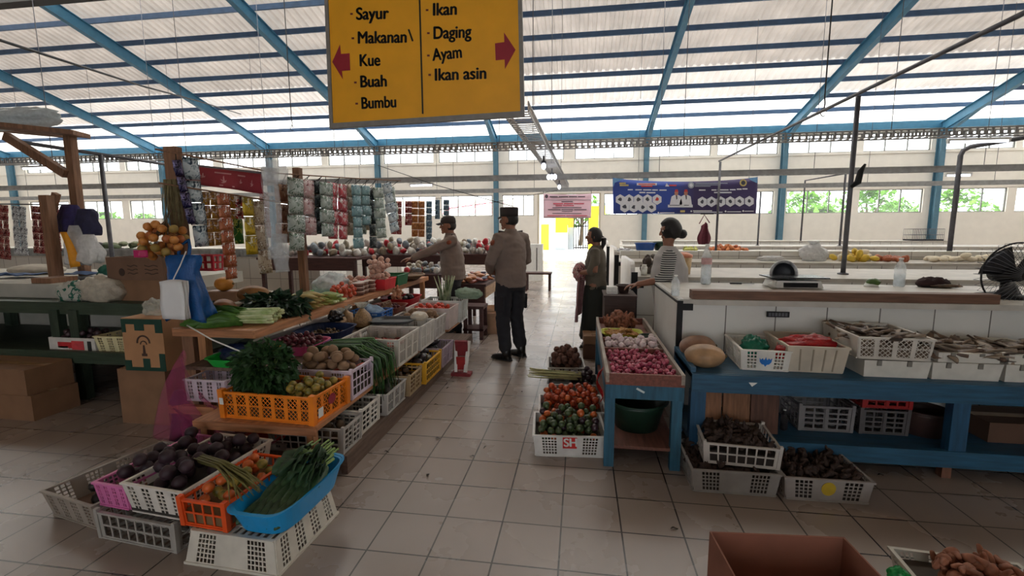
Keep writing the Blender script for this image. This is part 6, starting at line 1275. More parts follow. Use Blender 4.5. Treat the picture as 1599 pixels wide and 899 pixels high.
for i, (px, py_, w, d, h, m, l, hd) in enumerate(((108, 320, .24, .14, .26, M('dark purple cloth', (44, 36, 84), .8, .3), 'dark purple cloth bundle hung on the slim timber post', True), (134, 326, .24, .12, .24, M('navy cloth', (40, 40, 70), .8, .25), 'navy cloth hanging right of the purple bundle', True),
        (118, 352, .24, .12, .36, film('white bag film', (222, 222, 222), .75), 'white plastic bags hanging below the purple bundle', True), (138, 366, .22, .1, .26, film('white bag film', (222, 222, 222), .75), 'small white bag hanging lowest on the slim post', False))):
    p = A(px, py_, FY+.2-.05*i); drape('hanging_bundle', l, (p.x, FY+.2-.05*i, p.z), w*.7, w*1.25, d*1.3, h*1.1, m, 90+i, 'bundle', 5)
b = MB(); pts = [(A(97, 362, FY).x, A(97, 362, FY).z), (A(108, 362, FY).x, A(108, 362, FY).z), (A(128, 415, FY).x, A(128, 415, FY).z), (A(114, 418, FY).x, A(114, 418, FY).z)]
tag(MB().sheet(4, 8, lambda u, v: ((pts[0][0]*(1-u)+pts[1][0]*u)*(1-v)+(pts[3][0]*(1-u)+pts[2][0]*u)*v, FY-.02+.02*sin(u*6+v*3), (pts[0][1]*(1-u)+pts[1][1]*u)*(1-v)+(pts[3][1]*(1-u)+pts[2][1]*u)*v), .006).build('yellow_cloth', M('amber cloth', (226, 152, 26), .6, .08)), 'amber cloth strip hanging beside the white bags', 'cloth')
for i, (x, wp, y0, y1, k, nc, l) in enumerate(((5, 26, 320, 405, 'dred', 2, 'deep red sachet strip at the left edge'), (31, 30, 322, 398, 'white', 2, 'white double sachet strip between two red ones'), (60, 26, 322, 396, 'dred', 2, 'deep red sachet strip behind the leaning post'), (86, 20, 322, 392, 'dred', 2, 'narrow deep red strip right of the leaning post'))):
    P, Q = A(x-2, y0, 6.2), A(x+3, y1, 6.2); strip(l, P, Q, wp*.0087, 7, FO[k], 'sachet strips at the left edge', nc, ax=Vector((1, 0, 0)), hook=lambda p: Vector((p.x, 6.2, A(40, 319, 6.2).z)))
tag(MB().tube([A(-30, 318, 6.2), A(120, 320, 6.2)], .012, 6).build('hanging_rail', m_steel), 'thin rail carrying the red and white sachets at the left', 'rail')
far_r = thing('hanging_rail', 'thin rail carrying the far sachet strips behind the capped officer', 'rail', A(560, 310, 10.6)); o0 = A(560, 310, 10.6); ln_ = A(712, 310, 10.6).x-o0.x; MB().tube([(0, 0, A(650, 310, 10.6).z-o0.z), (ln_, 0, A(650, 310, 10.6).z-o0.z)], .006, 5).build('rail', m_steel, far_r)
for x in (.05, ln_-.05): MB().tube([(x, 0, 0), (x, 0, 7.6-o0.z)], .004, 5).build('hanger_rod', m_steel, far_r)
# far sachet strips behind the capped officer
for i, (x, wp, y0, y1, k, n, l) in enumerate(((619, 18, 314, 366, 'dred', 5, 'deep red strip left of the ochre one, far behind the officer'), (638, 12, 314, 352, 'dred', 4, 'short deep red strip beside the ochre one'), (653, 22, 314, 370, 'ochre', 5, 'ochre strip left of the capped officer'), (670, 10, 314, 384, 'sky', 7, 'long blue grey strip touching the capped officer'), (683, 8, 312, 342, 'sky', 4, 'short blue grey strip above the officer cap'), (697, 10, 312, 345, 'sky', 4, 'last short blue grey strip above the officer cap'))):
    Y = 10.6; P, Q = A(x, y0, Y), A(x, y1, Y); strip(l, P, Q, wp*.0147, n, FO[k], 'far sachet strips', 2 if wp > 15 else 1, ax=Vector((1, 0, 0)), hook=lambda p: Vector((p.x, Y, A(650, 310, 10.6).z)))
# ------------------------------------------------------------------ pink net and purple roll
m_net = film('pink net', (206, 84, 140), .27, .5, 90)
t = thing('pink_net', 'pink net draped from the table corner down to the floor crates', 'net', (0, 0, 0)); n0 = A(287, 545, 2.78)
MB().sheet(16, 20, lambda u, v: n0+Vector((-.04*v+(.26+.16*v)*u*v**.6, -.10*sin(pi*v)-.22*v+.05*sin(u*11+v*4)*v, -.52*v-.08*sin(pi*u)*v)), .0015).build('net_fall', m_net, t)
MB().sheet(18, 6, lambda u, v: A(283, 560, 2.74)*(1-u)+A(400, 672, 2.38)*u+Vector((0, -.02*sin(u*9), -.13*sin(pi*u)-.05*v+.01*sin(v*7+u*12))), .0015).build('net_swag', m_net, t)
MB().sheet(14, 8, lambda u, v: A(275, 635, 2.62)*(1-u)+A(430, 690, 2.36)*u+Vector((0, -.03*sin(v*5+u*8), -.06*sin(pi*u)-.12*v*sin(pi*u))), .0015).build('net_hem', m_net, t)
p = G(268, 712, 0); t = thing('purple_bundle', 'dark purple rolled cloth standing on the floor by the pink net', 'bundle', (p.x, p.y+.1, 0)); MB().lathe([(.001, 0), (.10, 0), (.075, .1), (.05, .25), (.055, .36), (.03, .42), (.001, .42)], 18).build('roll', M('dark purple roll', (62, 36, 66), .7, .25, 14), t); MB().lathe([(.057, .3), (.06, .31), (.06, .33), (.057, .34)], 18).build('tie', m_net, t)
# ------------------------------------------------------------------ floor crates at the near end
def fset(label, bl, br, H, dep, col, style, z=0, tp=.93, **k): return row_crate(bl, br, H, dep, label, col, style, z=z, tp=tp, **k)
bet = proto('beetroot', .036, (44, 24, 34), (1, 1, .95), .6, .35, kf=(3, .1)); dk = proto('dark_fruit', .034, (34, 28, 28), (1, 1, .95), .5, .3)
t, c, L, rz = fset('worn grey crate of a few dark fruits, leftmost on the floor', (86, 803), (156, 826), .15, .55, (150, 140, 130), 'D', tp=.9); liner(t, L/.9, .55/.9, .15, .03, .9, (110, 100, 92)); heap('dark_fruit', [(dk, 'dark_fruit')], 26, c.x+.06, c.y, .033, L-.12, .5, rz, .034, 'dark fruit in the leftmost floor crate', 'fruit', 'dark fruits in the leftmost crate', False, 0)
t, c, L, rz = fset('grey lattice crate underneath the white beetroot crate', (160, 838), (277, 862), .14, .40, (160, 156, 150), 'C', tp=.97, post=.02); c0, rz0 = c.copy(), rz
cs_, sn_ = cos(rz0), sin(rz0); loc = lambda x, y: (c0.x+x*cs_-y*sn_, c0.y+x*sn_+y*cs_)
x, y = loc(-.17, .09); t = crate('pink crate squeezed between the leftmost grey crate and the beetroot crate', x, y, .145, .2, .55, .13, (206, 110, 166), rz0, 'D', tp=.93); liner(t, .2, .55, .13, .06, .93, (120, 60, 90))
heap('beetroot', [(bet, 'beetroot')], 14, x, y, .208, .14, .44, rz0, .034, 'dark beetroot in the pink floor crate', 'beetroot', 'beetroots in the pink crate', False, 0)
x, y = loc(.11, .08); t = crate('white crate heaped with dark beetroot, standing on a grey lattice crate', x, y, .145, .36, .55, .16, (212, 206, 198), rz0, 'D', tp=.9); liner(t, .36, .55, .16, .09, .9, (50, 36, 40))
heap('beetroot', [(bet, 'beetroot')], 30, x, y, .145+.093, .31, .50, rz0, .036, 'dark beetroot heaped in the white floor crate', 'beetroot', 'beetroots in the white crate', False, .05)
t, c, L, rz = fset('upside-down white crate on the floor under the orange crate and blue tray', (303, 872), (438, 893), .15, .40, (206, 200, 188), 'A', tp=.86, flip=False); CRATES.remove(t)
for ch in list(t.children): bpy.data.objects.remove(ch)
bpy.data.objects.remove(t)
t = crate('upside-down white crate on the floor under the orange crate and blue tray', c.x, c.y, 0, L+.02, .46, .155, (206, 200, 188), rz, 'A', 'D', tp=.9, flip=True); cs2, sn2 = cos(rz), sin(rz); loc2 = lambda x, y: (c.x+x*cs2-y*sn2, c.y+x*sn2+y*cs2)
x, y = loc2(-.145, .02); t = crate('small orange-red crate of tomatoes standing on the upside-down white crate', x, y, .158, .24, .44, .13, (226, 84, 30), rz-.03, 'C', tp=.96, post=.024); liner(t, .24, .44, .13, .07, .96, (120, 60, 30))
heap('tomato', [(tomo, 'tomato')]*2+[(lim, 'lime', 'green lime among the tomatoes in the small orange-red crate', 'lime', 'limes in the orange-red crate')], 20, x, y, .158+.073, .19, .38, rz, .0265, 'orange tomato in the small orange-red floor crate', 'tomato', 'tomatoes in the orange-red crate', False, .04)
rr = random.Random(3); t = thing('long_bean_bundle', 'bundle of long green stems lying across the orange-red crate', 'long beans', ((G(345, 733, .36)).x, (G(345, 733, .36)).y, .35), atan2((G(395, 760, .34)-G(305, 713, .36)).y, (G(395, 760, .34)-G(305, 713, .36)).x))
for i in range(20):
    q = rr.uniform(-.03, .03); h = rr.uniform(0, .03); MB().tube([(-.2, q*.8, h), (0, q*.7+rr.uniform(-.01, .01), h+.012), (.14, q*1.8, h-.01), (.24, q*3+rr.uniform(-.03, .03), h-.06)], [.004, .0048, .004, .0016], 5).build('stem', M('olive stems', (104, 98, 48), .6, .3, 8), t)
x, y = loc2(.115, .05); t = tray('food_tray', 'bright blue tray of leafy greens on the upside-down white crate', x, y, .158, .30, .56, .12, M('bright blue plastic', (24, 150, 214), .35, .05), rz, tp=.82)
m_dk = M('deep green leaf', (40, 70, 40), .55, .35, 20, trans=.1)
GOU = proto('gourd', .024, (44, 76, 44), (4.0, 1, .9), .5, .3, n=12, m=10, c2=(70, 98, 62)); rr = random.Random(14)
for k in range(18):
    r_, c_ = divmod(k, 6); dx, dy = -.095+.038*c_+.012*r_, -.15+.10*r_; put('green_gourd', GOU[k % 3], (x+dx*cs2-dy*sn2, y+dx*sn2+dy*cs2, .158+.055+.028*r_), (0, .22, rz-pi/2+rr.uniform(-.2, .2)), 'long dark green gourd in the bright blue tray', 'gourd', 'gourds in the bright blue tray')
for k, (dx, dy, l) in enumerate(((.03, .05, 'leafy bunch in the middle of the bright blue tray'), (-.01, .13, 'leafy bunch at the back of the bright blue tray'))):
    x1, y1 = x+dx*cs2-dy*sn2, y+dx*sn2+dy*cs2; q0 = Vector((x1+.03, y1+.12, .31)); long_bunch('greens_bunch', l, 'leafy greens', 16, q0, q0+Vector((-.02+.02*k, -.23, .01)), .085, .006, m_stem, m_dk, 40+k, .035)
p = G(410, 722, 0); crate('grey crate wrapped in clear film behind the orange-red crate', p.x, p.y+.12, 0, .46, .3, .17, (150, 140, 138), -.12, 'D', tp=.92)
p2 = A(450, 722, 2.2); b = MB(); b.sheet(6, 4, lambda u, v: (-.14+.28*u, .1*v, .02*sin(u*6)+.03*v), .004); tag(b.build('plastic_piece', M('red orange plastic', (214, 74, 44), .4), loc=(p.x+.02, p.y-.02, .175)), 'orange-red plastic lid lying on the film-wrapped crate', 'lid')
# leaning red thing at the far end of the low plank
p = G(712, 585, 0); t = thing('folding_stool', 'red and white folding seat leaning at the far end of the low plank', 'stool', (p.x, p.y, 0)); MB().bar((0, 0, .03), (-.02, .1, .34), .03, .03).build('frame', m_white, t); MB().bar((.1, 0, .03), (.12, .1, .34), .03, .03).build('frame', m_white, t)
MB().box((.05, .06, .27), (.13, .03, .17), Matrix.Rotation(.25, 3, 'X')).build('seat', M('dark red cloth', (130, 40, 46), .7, .15), t); MB().box((.05, .02, .12), (.09, .02, .14), Matrix.Rotation(.2, 3, 'X')).build('hanging_cloth', M('red cloth', (170, 44, 44), .7), t)
MB().bx(-.04, .16, -.05, .06, 0, .03).build('base', M('dark red cloth', (130, 40, 46)), t)
# ------------------------------------------------------------------ middle distance, left of the aisle
m_maroon = wood('dark maroon wood', (74, 44, 42), .6, 0); m_pinew = wood('pale pine board', (168, 136, 108), .6, 1)
q = G(753, 447, .70); LX, LY = q.x, q.y
t = thing('side_table', 'maroon table with a pale side board beside the standing officer', 'table', (LX-.5, LY+.25, 0)); MB().bx(0, .5, 0, 1.25, .66, .70).build('table_top', m_maroon, t); MB().bx(0, .48, -.01, .02, .36, .66).build('front_panel', m_maroon, t); MB().bx(.48, .5, 0, 1.25, .5, .66).build('side_board', m_pinew, t)
for x in (.02, .43):
    for y in (.03, 1.17): MB().bx(x, x+.05, y, y+.05, 0, .66).build('leg', m_maroon, t)
PCK = [proto('bread_pack', .06, (190, 130, 90), (1.5, .8, .45), .3, .2), proto('snack_pack', .055, (150, 80, 70), (1.4, .9, .4), .3, .25), proto('white_pack', .055, (206, 206, 206), (1.4, .9, .35), .25, .1), proto('dark_pack', .05, (60, 56, 84), (1.3, 1, .4), .3, .2)]
heap('snack_packet', [(PCK[0], 'bread_packet'), (PCK[1], 'snack_packet'), (PCK[2], 'snack_packet'), (PCK[3], 'snack_packet')], 44, LX-.25, LY+.82, .70, .46, 1.1, 0, .055, 'small packet in the pile on the maroon table by the standing officer', 'packet', 'packets on the maroon table', True, .05, lay=.45)
q = G(767, 520, 0); t = thing('plastic_bucket', 'cream bucket on the floor behind the standing officer', 'bucket', (q.x, q.y+.05, 0)); MB().lathe([(.001, 0), (.125, 0), (.15, .34), (.158, .34), (.158, .38), (.148, .38), (.12, .01), (.001, .01)], 28).build('bucket_body', M('cream bucket plastic', (206, 170, 140), .45, .08), t); MB().lathe([(.150, .30), (.16, .30), (.16, .325), (.151, .325)], 28).build('rim_band', M('cream bucket plastic', (206, 170, 140)), t)
t = thing('low_bench', 'dark low bench with open legs behind the farthest white crate', 'bench', (-1.55, 6.0, 0)); MB().bx(-.02, .27, 0, .3, .42, .46).build('seat', m_maroon, t); MB().bx(-.02, .27, 0, .3, .12, .15).build('stretcher_shelf', m_maroon, t)
for x in (-.01, .21):
    for y in (0, .26): MB().bx(x, x+.05, y, y+.04, 0, .42).build('leg', m_maroon, t)
def far_table(label, px0, px1, py_, Y, h=.78, dep=.9, m=m_maroon):
    p, q = A(px0, py_, Y), A(px1, py_, Y); t = thing('stall_table', label, 'table', (p.x, Y, 0)); w = q.x-p.x; z = p.z
    MB().bx(0, w, 0, dep, z-.04, z).build('table_top', m, t); MB().bx(.05, w-.05, .02, .05, z-.22, z-.04).build('apron', m, t)
    for x in (.04, w-.1):
        for y in (.05, dep-.1): MB().bx(x, x+.06, y, y+.06, 0, z-.04).build('leg', m, t)
    return p.x, q.x, z
x0, x1, z = far_table('dark stall table behind the standing officer', 703, 778, 397, 9.6)
def goods(label, grp, n, x0, x1, Y, z, dep, seed=1, r=.07):
    G_ = [proto('bagged_goods', r, c, (1.2, 1, .7), .3, .2, kf=(3, .25)) for c in ((214, 214, 210), (190, 186, 178), (186, 40, 54), (120, 130, 140), (150, 140, 120))]
    heap('bagged_goods', [(g, 'bagged_goods') for g in G_], n, (x0+x1)/2, Y+dep/2, z, x1-x0-.1, dep-.1, 0, r, label, 'goods', grp, False, .1, seed=seed)
goods('bagged goods heaped on the dark table behind the standing officer', 'goods behind the standing officer', 44, x0, x1, 9.6, z, .9)
x0, x1, z = far_table('long stall table behind the sachets and the capped officer', 560, 700, 398, 8.25); goods('bagged goods on the long table behind the capped officer', 'goods behind the capped officer', 70, x0, x1, 8.2, z, .9, 4)
x0, x1, z = far_table('stall table behind the hanging sachet line', 400, 556, 402, 7.3); goods('bagged goods on the table behind the sachet line', 'goods behind the sachets', 60, x0, x1, 7.4, z, .9, 5)
heap('vegetable_heap', [(proto('leafy_lump', .09, (70, 84, 56), (1.2, 1, .7), .7, .3, kf=(3, .25)), 'leafy_lump'), (proto('leafy_lump', .09, (120, 124, 96), (1.2, 1, .7), .7, .3, kf=(3, .25)), 'leafy_lump'), (proto('leafy_lump', .09, (60, 56, 60), (1.2, 1, .7), .7, .3, kf=(3, .25)), 'leafy_lump')], 44, A(180, 390, 9.1).x, 9.15, .95, 2.6, .6, 0, .085, 'leafy lump in the heap on the white counter left of the oranges', 'vegetables', 'leafy lumps on the left counter', True, .1)
t = thing('low_stool', 'low brown stool farther up the aisle behind the officer', 'stool', (A(838, 400, 11).x, 11, 0)); MB().bx(-.3, .35, 0, .35, .40, .44).build('seat', m_maroon, t)
for x in (-.28, .28):
    for y in (.02, .28): MB().bx(x, x+.05, y, y+.05, 0, .40).build('leg', m_maroon, t)
p = A(835, 372, 13); t = thing('white_cabinet', 'white cabinet standing by the hall doorway', 'cabinet', (p.x-.25, 13.2, 0)); MB().bx(-.1, .45, 0, .4, 0, 1.05).build('cabinet_body', m_white, t); MB().bx(.28, .30, -.012, 0, .3, .95).build('door_gap', m_black, t)
# wooden stool and basket on the floor; the long shelf the officer leans over
x0, x1, z = far_table('dark table the capped officer reaches across', 612, 690, 402+26, 6.9, dep=.7)
goods('dark goods on the table the capped officer reaches across', 'goods under the reaching arm', 30, x0, x1, 6.9, z, .7, 8, .05)
# ================================================================== people
m_skin = M('brown skin', (142, 96, 74), .55, .08, 20); m_hair = M('black hair', (20, 17, 17), .5, .25, 60, bump=.5)
m_khaki = M('khaki brown uniform cloth', (122, 106, 97), .8, .07, 9, bump=.15, bscale=14); m_trous = M('dark navy trouser cloth', (26, 25, 32), .8, .1, 9, bump=.1); m_boot = M('black boot leather', (16, 15, 16), .35, .1)
def Vv(*a): return Vector(a)
def ellring(c, a, b, ax=(1, 0, 0), ay=(0, 1, 0)): return (Vector(c), Vector(ax)*a, Vector(ay)*b)
def head_fn(d, p):          # facing local +y
    q = p.copy()
    if d.z < 0: q.x *= 1-.30*(-d.z)**1.3; q.y *= 1-.10*(-d.z)
    if d.y > .75 and -.25 < d.z < .1: q.y -= .004*(1 if abs(d.x) > .15 else 0)      # eye sockets
    if d.y > 0 and d.z < -.75: q.y += .012                                            # chin
    if d.y < 0: q.y *= 1.06
    return q
def face_parts(b, c, s=1.0, M3=Matrix.Identity(3)):
    def P(x, y, z): return Vector(c)+M3 @ Vector((x*s, y*s, z*s))
    b.ball(c, (.076*s, .095*s, .112*s), 28, 20, head_fn, M3)
    b.tube([P(0, .088, .022), P(0, .104, -.012), P(0, .108, -.026)], [.008*s, .012*s, .014*s], 8, round_=True)       # nose
    b.ball(P(.012, .096, -.028), .009*s, 8, 6); b.ball(P(-.012, .096, -.028), .009*s, 8, 6)
    b.tube([P(-.024, .083, -.055), P(0, .094, -.052), P(.024, .083, -.055)], [.006*s, .009*s, .006*s], 6, round_=True)  # lips
    b.tube([P(-.022, .080, -.063), P(0, .090, -.064), P(.022, .080, -.063)], [.006*s, .009*s, .006*s], 6, round_=True)
    b.ball(P(0, .074, -.092), .022*s, 10, 8)                                                                            # chin
    for k in (-1, 1):
        b.ball(P(.077*k, -.006, -.008), (.010*s, .022*s, .033*s), 10, 8, None, M3)                                      # ears
        b.tube([P(.05*k, .078, .030), P(.015*k, .091, .030)], .008*s, 6, round_=True)                                   # brows
def eyes(o, c, s=1.0, M3=Matrix.Identity(3)):
    for k in (-1, 1):
        b = MB(); b.ball(Vector(c)+M3 @ Vector((.031*k*s, .0795*s, .010*s)), .0125*s, 12, 8); b.build('eye', M('eye white', (214, 206, 198), .2, .02), o)
        b = MB(); b.ball(Vector(c)+M3 @ Vector((.031*k*s, .0875*s, .010*s)), .0062*s, 10, 6); b.build('iris', M('dark iris', (24, 16, 12), .2, .02), o)
def hand(b, wrist, d, palm_n, side, curl=.5, s=1.0):
    """palm from the wrist along d; palm faces palm_n; the thumb leaves on `side`"""
    w = Vector(wrist); d = Vector(d).normalized(); n = Vector(palm_n); n = (n-d*n.dot(d)).normalized(); t = d.cross(n)*side
    c = w+d*.045*s; b.loft([(w-d*.01, t*.026*s, n*.018*s), (w+d*.02*s, t*.032*s, n*.016*s), (w+d*.06*s, t*.040*s, n*.014*s), (w+d*.088*s, t*.038*s, n*.012*s)], 12)
    for i, (off, L, r) in enumerate(((.028, .070, .0088), (.010, .078, .0092), (-.010, .072, .0088), (-.028, .056, .0078))):
        p = w+d*.082*s+t*off*s; a = curl*.7; pts = [p-d*.02*s, p]
        for k, f in enumerate((.45, .32, .23)):
            q = d*cos(a)+n*sin(a); p = p+q*L*f*s; pts.append(p); a += curl*.85
        b.tube(pts, [r*s, r*s, r*.97*s, r*.9*s, r*.75*s], 8, round_=True)
    p = w+d*.025*s+t*.026*s; q = (d*.55+t*.75+n*.25).normalized(); p2 = p+q*.035*s; p3 = p2+(d*.85+t*.2+n*.35).normalized()*.032*s; p4 = p3+(d*.9+n*.4).normalized()*.024*s
    b.tube([p-q*.012*s, p, p2, p3, p4], [.012*s, .012*s, .0108*s, .0095*s, .0078*s], 8, round_=True)
def limb(b, pts, rs, n=14): b.tube(pts, rs, n, round_=True)
def leg_pts(hip, knee, ankle): return [hip, hip*.5+knee*.5, knee, knee*.55+ankle*.45, ankle]
def boots(t, ankles, dirs, m=None, h=.16):
    for a, d in zip(ankles, dirs):
        a = Vector(a); d = Vector((d[0], d[1], 0)).normalized(); s = Vector((-d.y, d.x, 0)); b = MB(); z = Vector((0, 0, 1)); g = Vector((a.x, a.y, 0))
        b.loft([(g-d*.075+z*.018, s*.034, z*.018), (g-d*.06+z*.035, s*.038, z*.034), (g+d*.02+z*.042, s*.042, z*.042), (g+d*.10+z*.034, s*.046, z*.033), (g+d*.165+z*.026, s*.038, z*.024), (g+d*.19+z*.02, s*.02, z*.014)], 14)
        b.tube([g-d*.02+z*.03, g-d*.02+z*h*.6, g-d*.01+z*h], [.05, .052, .056], 14)
        o = b.build('boot', m or m_boot, t); MB().loft([(g-d*.085+z*.0, s*.034, d*.0+z*.001), (g-d*.08+z*.008, s*.038, z*.008), (g+d*.1+z*.008, s*.05, z*.008), (g+d*.2+z*.008, s*.022, z*.007)], 12).build('sole', M('boot sole', (30, 28, 28), .7), o)
def person(name, label, loc, rz): return thing(name, label, 'person', loc, rz)
# body frame: faces +y, left hand on -x ... right hand on +x ; z up
def officer(label, loc, rz, arms, cap, lean=0.0, H=1.0, legs=None, head_yaw=0, heavy=1.0):
    t = person('person', label, loc, rz); zs = H
    hip = [Vv(-.10, 0, .90)*zs, Vv(.10, 0, .90)*zs]; LG = legs or ([Vv(-.105, .03, .50)*zs, Vv(.105, .02, .50)*zs], [Vv(-.12, -.02, .09)*zs, Vv(.12, -.03, .09)*zs])
    sh = [Vv(-.195, lean*.9-.01, 1.40)*zs, Vv(.195, lean*.9-.01, 1.40)*zs]; nk = Vv(0, lean*1.0, 1.47)*zs; hc = Vv(0, lean*1.12+.025, 1.60)*zs; M3 = Matrix.Rotation(head_yaw, 3, 'Z')
    b = MB()
    b.loft([ellring((0, 0, .82*zs), .13, .10), ellring((0, 0, .90*zs), .165, .115), ellring((0, lean*.2, 1.02*zs), .155, .11), ellring((0, lean*.6, 1.2*zs), .165, .115), ellring((0, lean*.85, 1.34*zs), .17, .11), ellring((0, lean*.95, 1.42*zs), .12, .08), ellring((0, lean, 1.46*zs), .06, .06)], 20)
    limb(b, [nk-Vv(0, .01, .05), nk+Vv(0, .005, .03), hc-Vv(0, .01, .05)], [.060, .056, .056])
    face_parts(b, hc, 1.0, M3)
    for k in (0, 1):
        limb(b, leg_pts(hip[k], LG[0][k], LG[1][k]), [.088, .078, .056, .054, .040]); s_, e_, w_ = sh[k], arms[k][0], arms[k][1]
        limb(b, [s_*.6+Vv(0, lean*.9, 1.40*zs)*.4, s_, (s_+e_)/2, e_, (e_+w_)/2, w_], [.055, .056, .048, .040, .038, .028]); hand(b, w_, arms[k][2], arms[k][3], arms[k][4], arms[k][5])
    remesh(b, 'body', m_skin, t, .0052, 3); eyes(t, hc, 1.0, M3)
    hv = heavy
    b = MB()         # uniform shirt
    b.loft([ellring((0, .0, .84*zs), .182*hv, .138*hv), ellring((0, .0, .92*zs), .190*hv, .146*hv), ellring((0, lean*.3, 1.05*zs), .182*hv, .145*hv), ellring((0, lean*.6, 1.2*zs), .192*hv, .142*hv), ellring((0, lean*.85, 1.33*zs), .198, .132), ellring((0, lean*.95, 1.41*zs), .150, .10), ellring((0, lean*1.0, 1.462*zs), .075, .075)], 24)
    for k in (0, 1):
        s_, e_, w_ = sh[k], arms[k][0], arms[k][1]; wq = w_+(e_-w_).normalized()*.03
        limb(b, [s_*.55+Vv(0, lean*.9, 1.39*zs)*.45, s_+Vv(0, 0, -.005), (s_+e_)/2, e_, (e_+wq)/2, wq], [.068, .076, .070, .062, .056, .048])
    o = remesh(b, 'uniform_shirt', m_khaki, t, .010, 5)
    for v in o.data.vertices:
        c = v.co; q = nz((c.x*7, c.y*7, c.z*16), 1, loc[0])*.010+nz((c.x*18, c.y*18, c.z*30), 1, 3)*.004
        v.co = c+v.normal*q
    b = MB(); b.loft([ellring((0, lean*1.0-.002, 1.455*zs), .078, .080), ellring((0, lean*1.0, 1.49*zs), .066, .068), ellring((0, lean*1.02, 1.495*zs), .060, .062)], 20, cap=False); b.build('collar', m_khaki, t)
    for k in (-1, 1):
        b = MB(); b.bar(Vv(.10*k, lean*.92, 1.448*zs), Vv(.195*k, lean*.9, 1.478*zs-.02), .045, .008, (0, 1, 0)); b.build('epaulette', M('dark shoulder board', (56, 46, 42), .7), t)
        p = sh[0 if k < 0 else 1]; e_ = arms[0 if k < 0 else 1][0]; c = p*.72+e_*.28; ax = (e_-p).normalized(); outn = Vv(k, -.0, 0); outn = (outn-ax*outn.dot(ax)).normalized(); c = c+outn*.072
        b = MB(); s_, u_ = ax.cross(outn), ax; b.loft([(c-outn*.006, s_*.030, u_*.036), (c+outn*.005, s_*.026, u_*.032)], 12); b.build('shoulder_patch', M('red brown patch', (140, 70, 46), .7, .25, 40), t)
    for k in (-1, 1):
        y = .137*hv+lean*.7; MB().box((.085*k, y, 1.27*zs), (.09, .012, .10), Matrix.Rotation(-.12*k, 3, 'Z')).build('chest_pocket', m_khaki, t)
    MB().loft([(Vv(-.085, .148+lean*.7, 1.26*zs), Vv(.020, 0, 0), Vv(0, 0, .025)), (Vv(-.085, .153+lean*.7, 1.26*zs), Vv(.018, 0, 0), Vv(0, 0, .022))], 12).build('chest_badge', M('pale metal badge', (186, 176, 150), .35, .2, metal=.5), t)
    b = MB(); b.loft([ellring((0, 0, .845*zs), .186*hv, .142*hv), ellring((0, 0, .88*zs), .19*hv, .146*hv)], 24, cap=False); 
    b = MB()         # trousers
    b.loft([ellring((0, 0, .80*zs), .165, .125), ellring((0, 0, .88*zs), .178*hv, .134*hv), ellring((0, 0, .93*zs), .172*hv, .13*hv)], 22)
    for k in (0, 1):
        kn, an = LG[0][k], LG[1][k]; limb(b, [hip[k]-Vv(0, 0, .02), hip[k]*.5+kn*.5, kn, kn*.5+an*.5, an+Vv(0, 0, .07)], [.106, .098, .082, .080, .076])
    o = remesh(b, 'trousers', m_trous, t, .010, 5)
    for v in o.data.vertices: c = v.co; v.co = c+v.normal*(nz((c.x*9, c.y*9, c.z*20), 1, 7)*.010)
    for k in (-1, 1): MB().box((.185*k*1.0, 0, .66*zs), (.03, .14, .17)).build('cargo_pocket', m_trous, t)
    boots(t, LG[1], ((-.12, 1), (.12, 1)))
    # cap
    P = lambda x, y, z: hc+M3 @ Vv(x, y, z); top = .135 if cap == 'tall' else .115; b = MB()
    ring_ = lambda z, a, c_, dy=0: (P(0, dy, z), M3 @ Vv(a, 0, 0), M3 @ Vv(0, c_, 0))
    if cap == 'tall': b.loft([ring_(.035, .086, .104), ring_(.06, .088, .106), ring_(.125, .090, .108), ring_(.138, .084, .100), ring_(.140, .04, .05)], 26)
    else: b.loft([ring_(.030, .086, .104), ring_(.06, .088, .106), ring_(.10, .080, .096, -.004), ring_(.128, .055, .066, -.008), ring_(.138, .02, .025, -.01)], 26)
    o = b.build('cap', M('dark brown cap cloth', (44, 38, 38), .8, .1), t)
    b = MB(); b.sheet(10, 4, lambda u, v: P((u-.5)*.150*(1-.25*v*v), .095*(1-(2*u-1)**2*.35)+(.075 if cap != 'tall' else .045)*v, .045-.022*v-.02*(2*u-1)**2), .005); b.build('cap_peak', M('dark brown cap cloth', (44, 38, 38)), o)
    b = MB(); b.ball(P(0, -.012, .0), (.083, .098, .095), 22, 14, lambda d, p: p if (d.y < .25 and d.z > -.55) else p*.93, M3); b.build('hair', m_hair, t)
    return t
# standing officer: faces left and a little away from the camera
g = G(797, 556, 0); OA = (g.x+.02, g.y-.06, 0)
A_arms = [(Vv(-.30, .02, 1.13), Vv(-.13, .22, 1.01), (.9, .35, -.15), (.2, -1, -.2), 1, .5), (Vv(.295, .03, 1.13), Vv(.12, .23, .99), (-.9, .35, -.1), (-.2, -1, -.2), -1, .5)]
officer('person in khaki uniform and tall cap standing in the aisle, hands clasped in front', OA, R(54), A_arms, 'tall', heavy=1.06, head_yaw=R(22))
# capped officer reaching to the left over the stall
p = A(700, 385, 6.15)
B_arms = [(Vv(-.36, .22, 1.20), Vv(-.30, .47, 1.08), (.1, 1, -.2), (0, -.2, -1), 1, .35), (Vv(.27, -.06, 1.12), Vv(.25, .02, .86), (0, .1, -1), (-1, .1, 0), 1, .35)]
officer('person in dark khaki uniform and peaked cap reaching an arm over the stall', (p.x+.05, 6.2, 0), R(112), [(Vv(-.22, .26, 1.24), Vv(-.20, .56, 1.12), (0, 1, -.15), (0, -.2, -1), 1, .3), B_arms[1]], 'peak', lean=.03, H=.965, heavy=1.16)
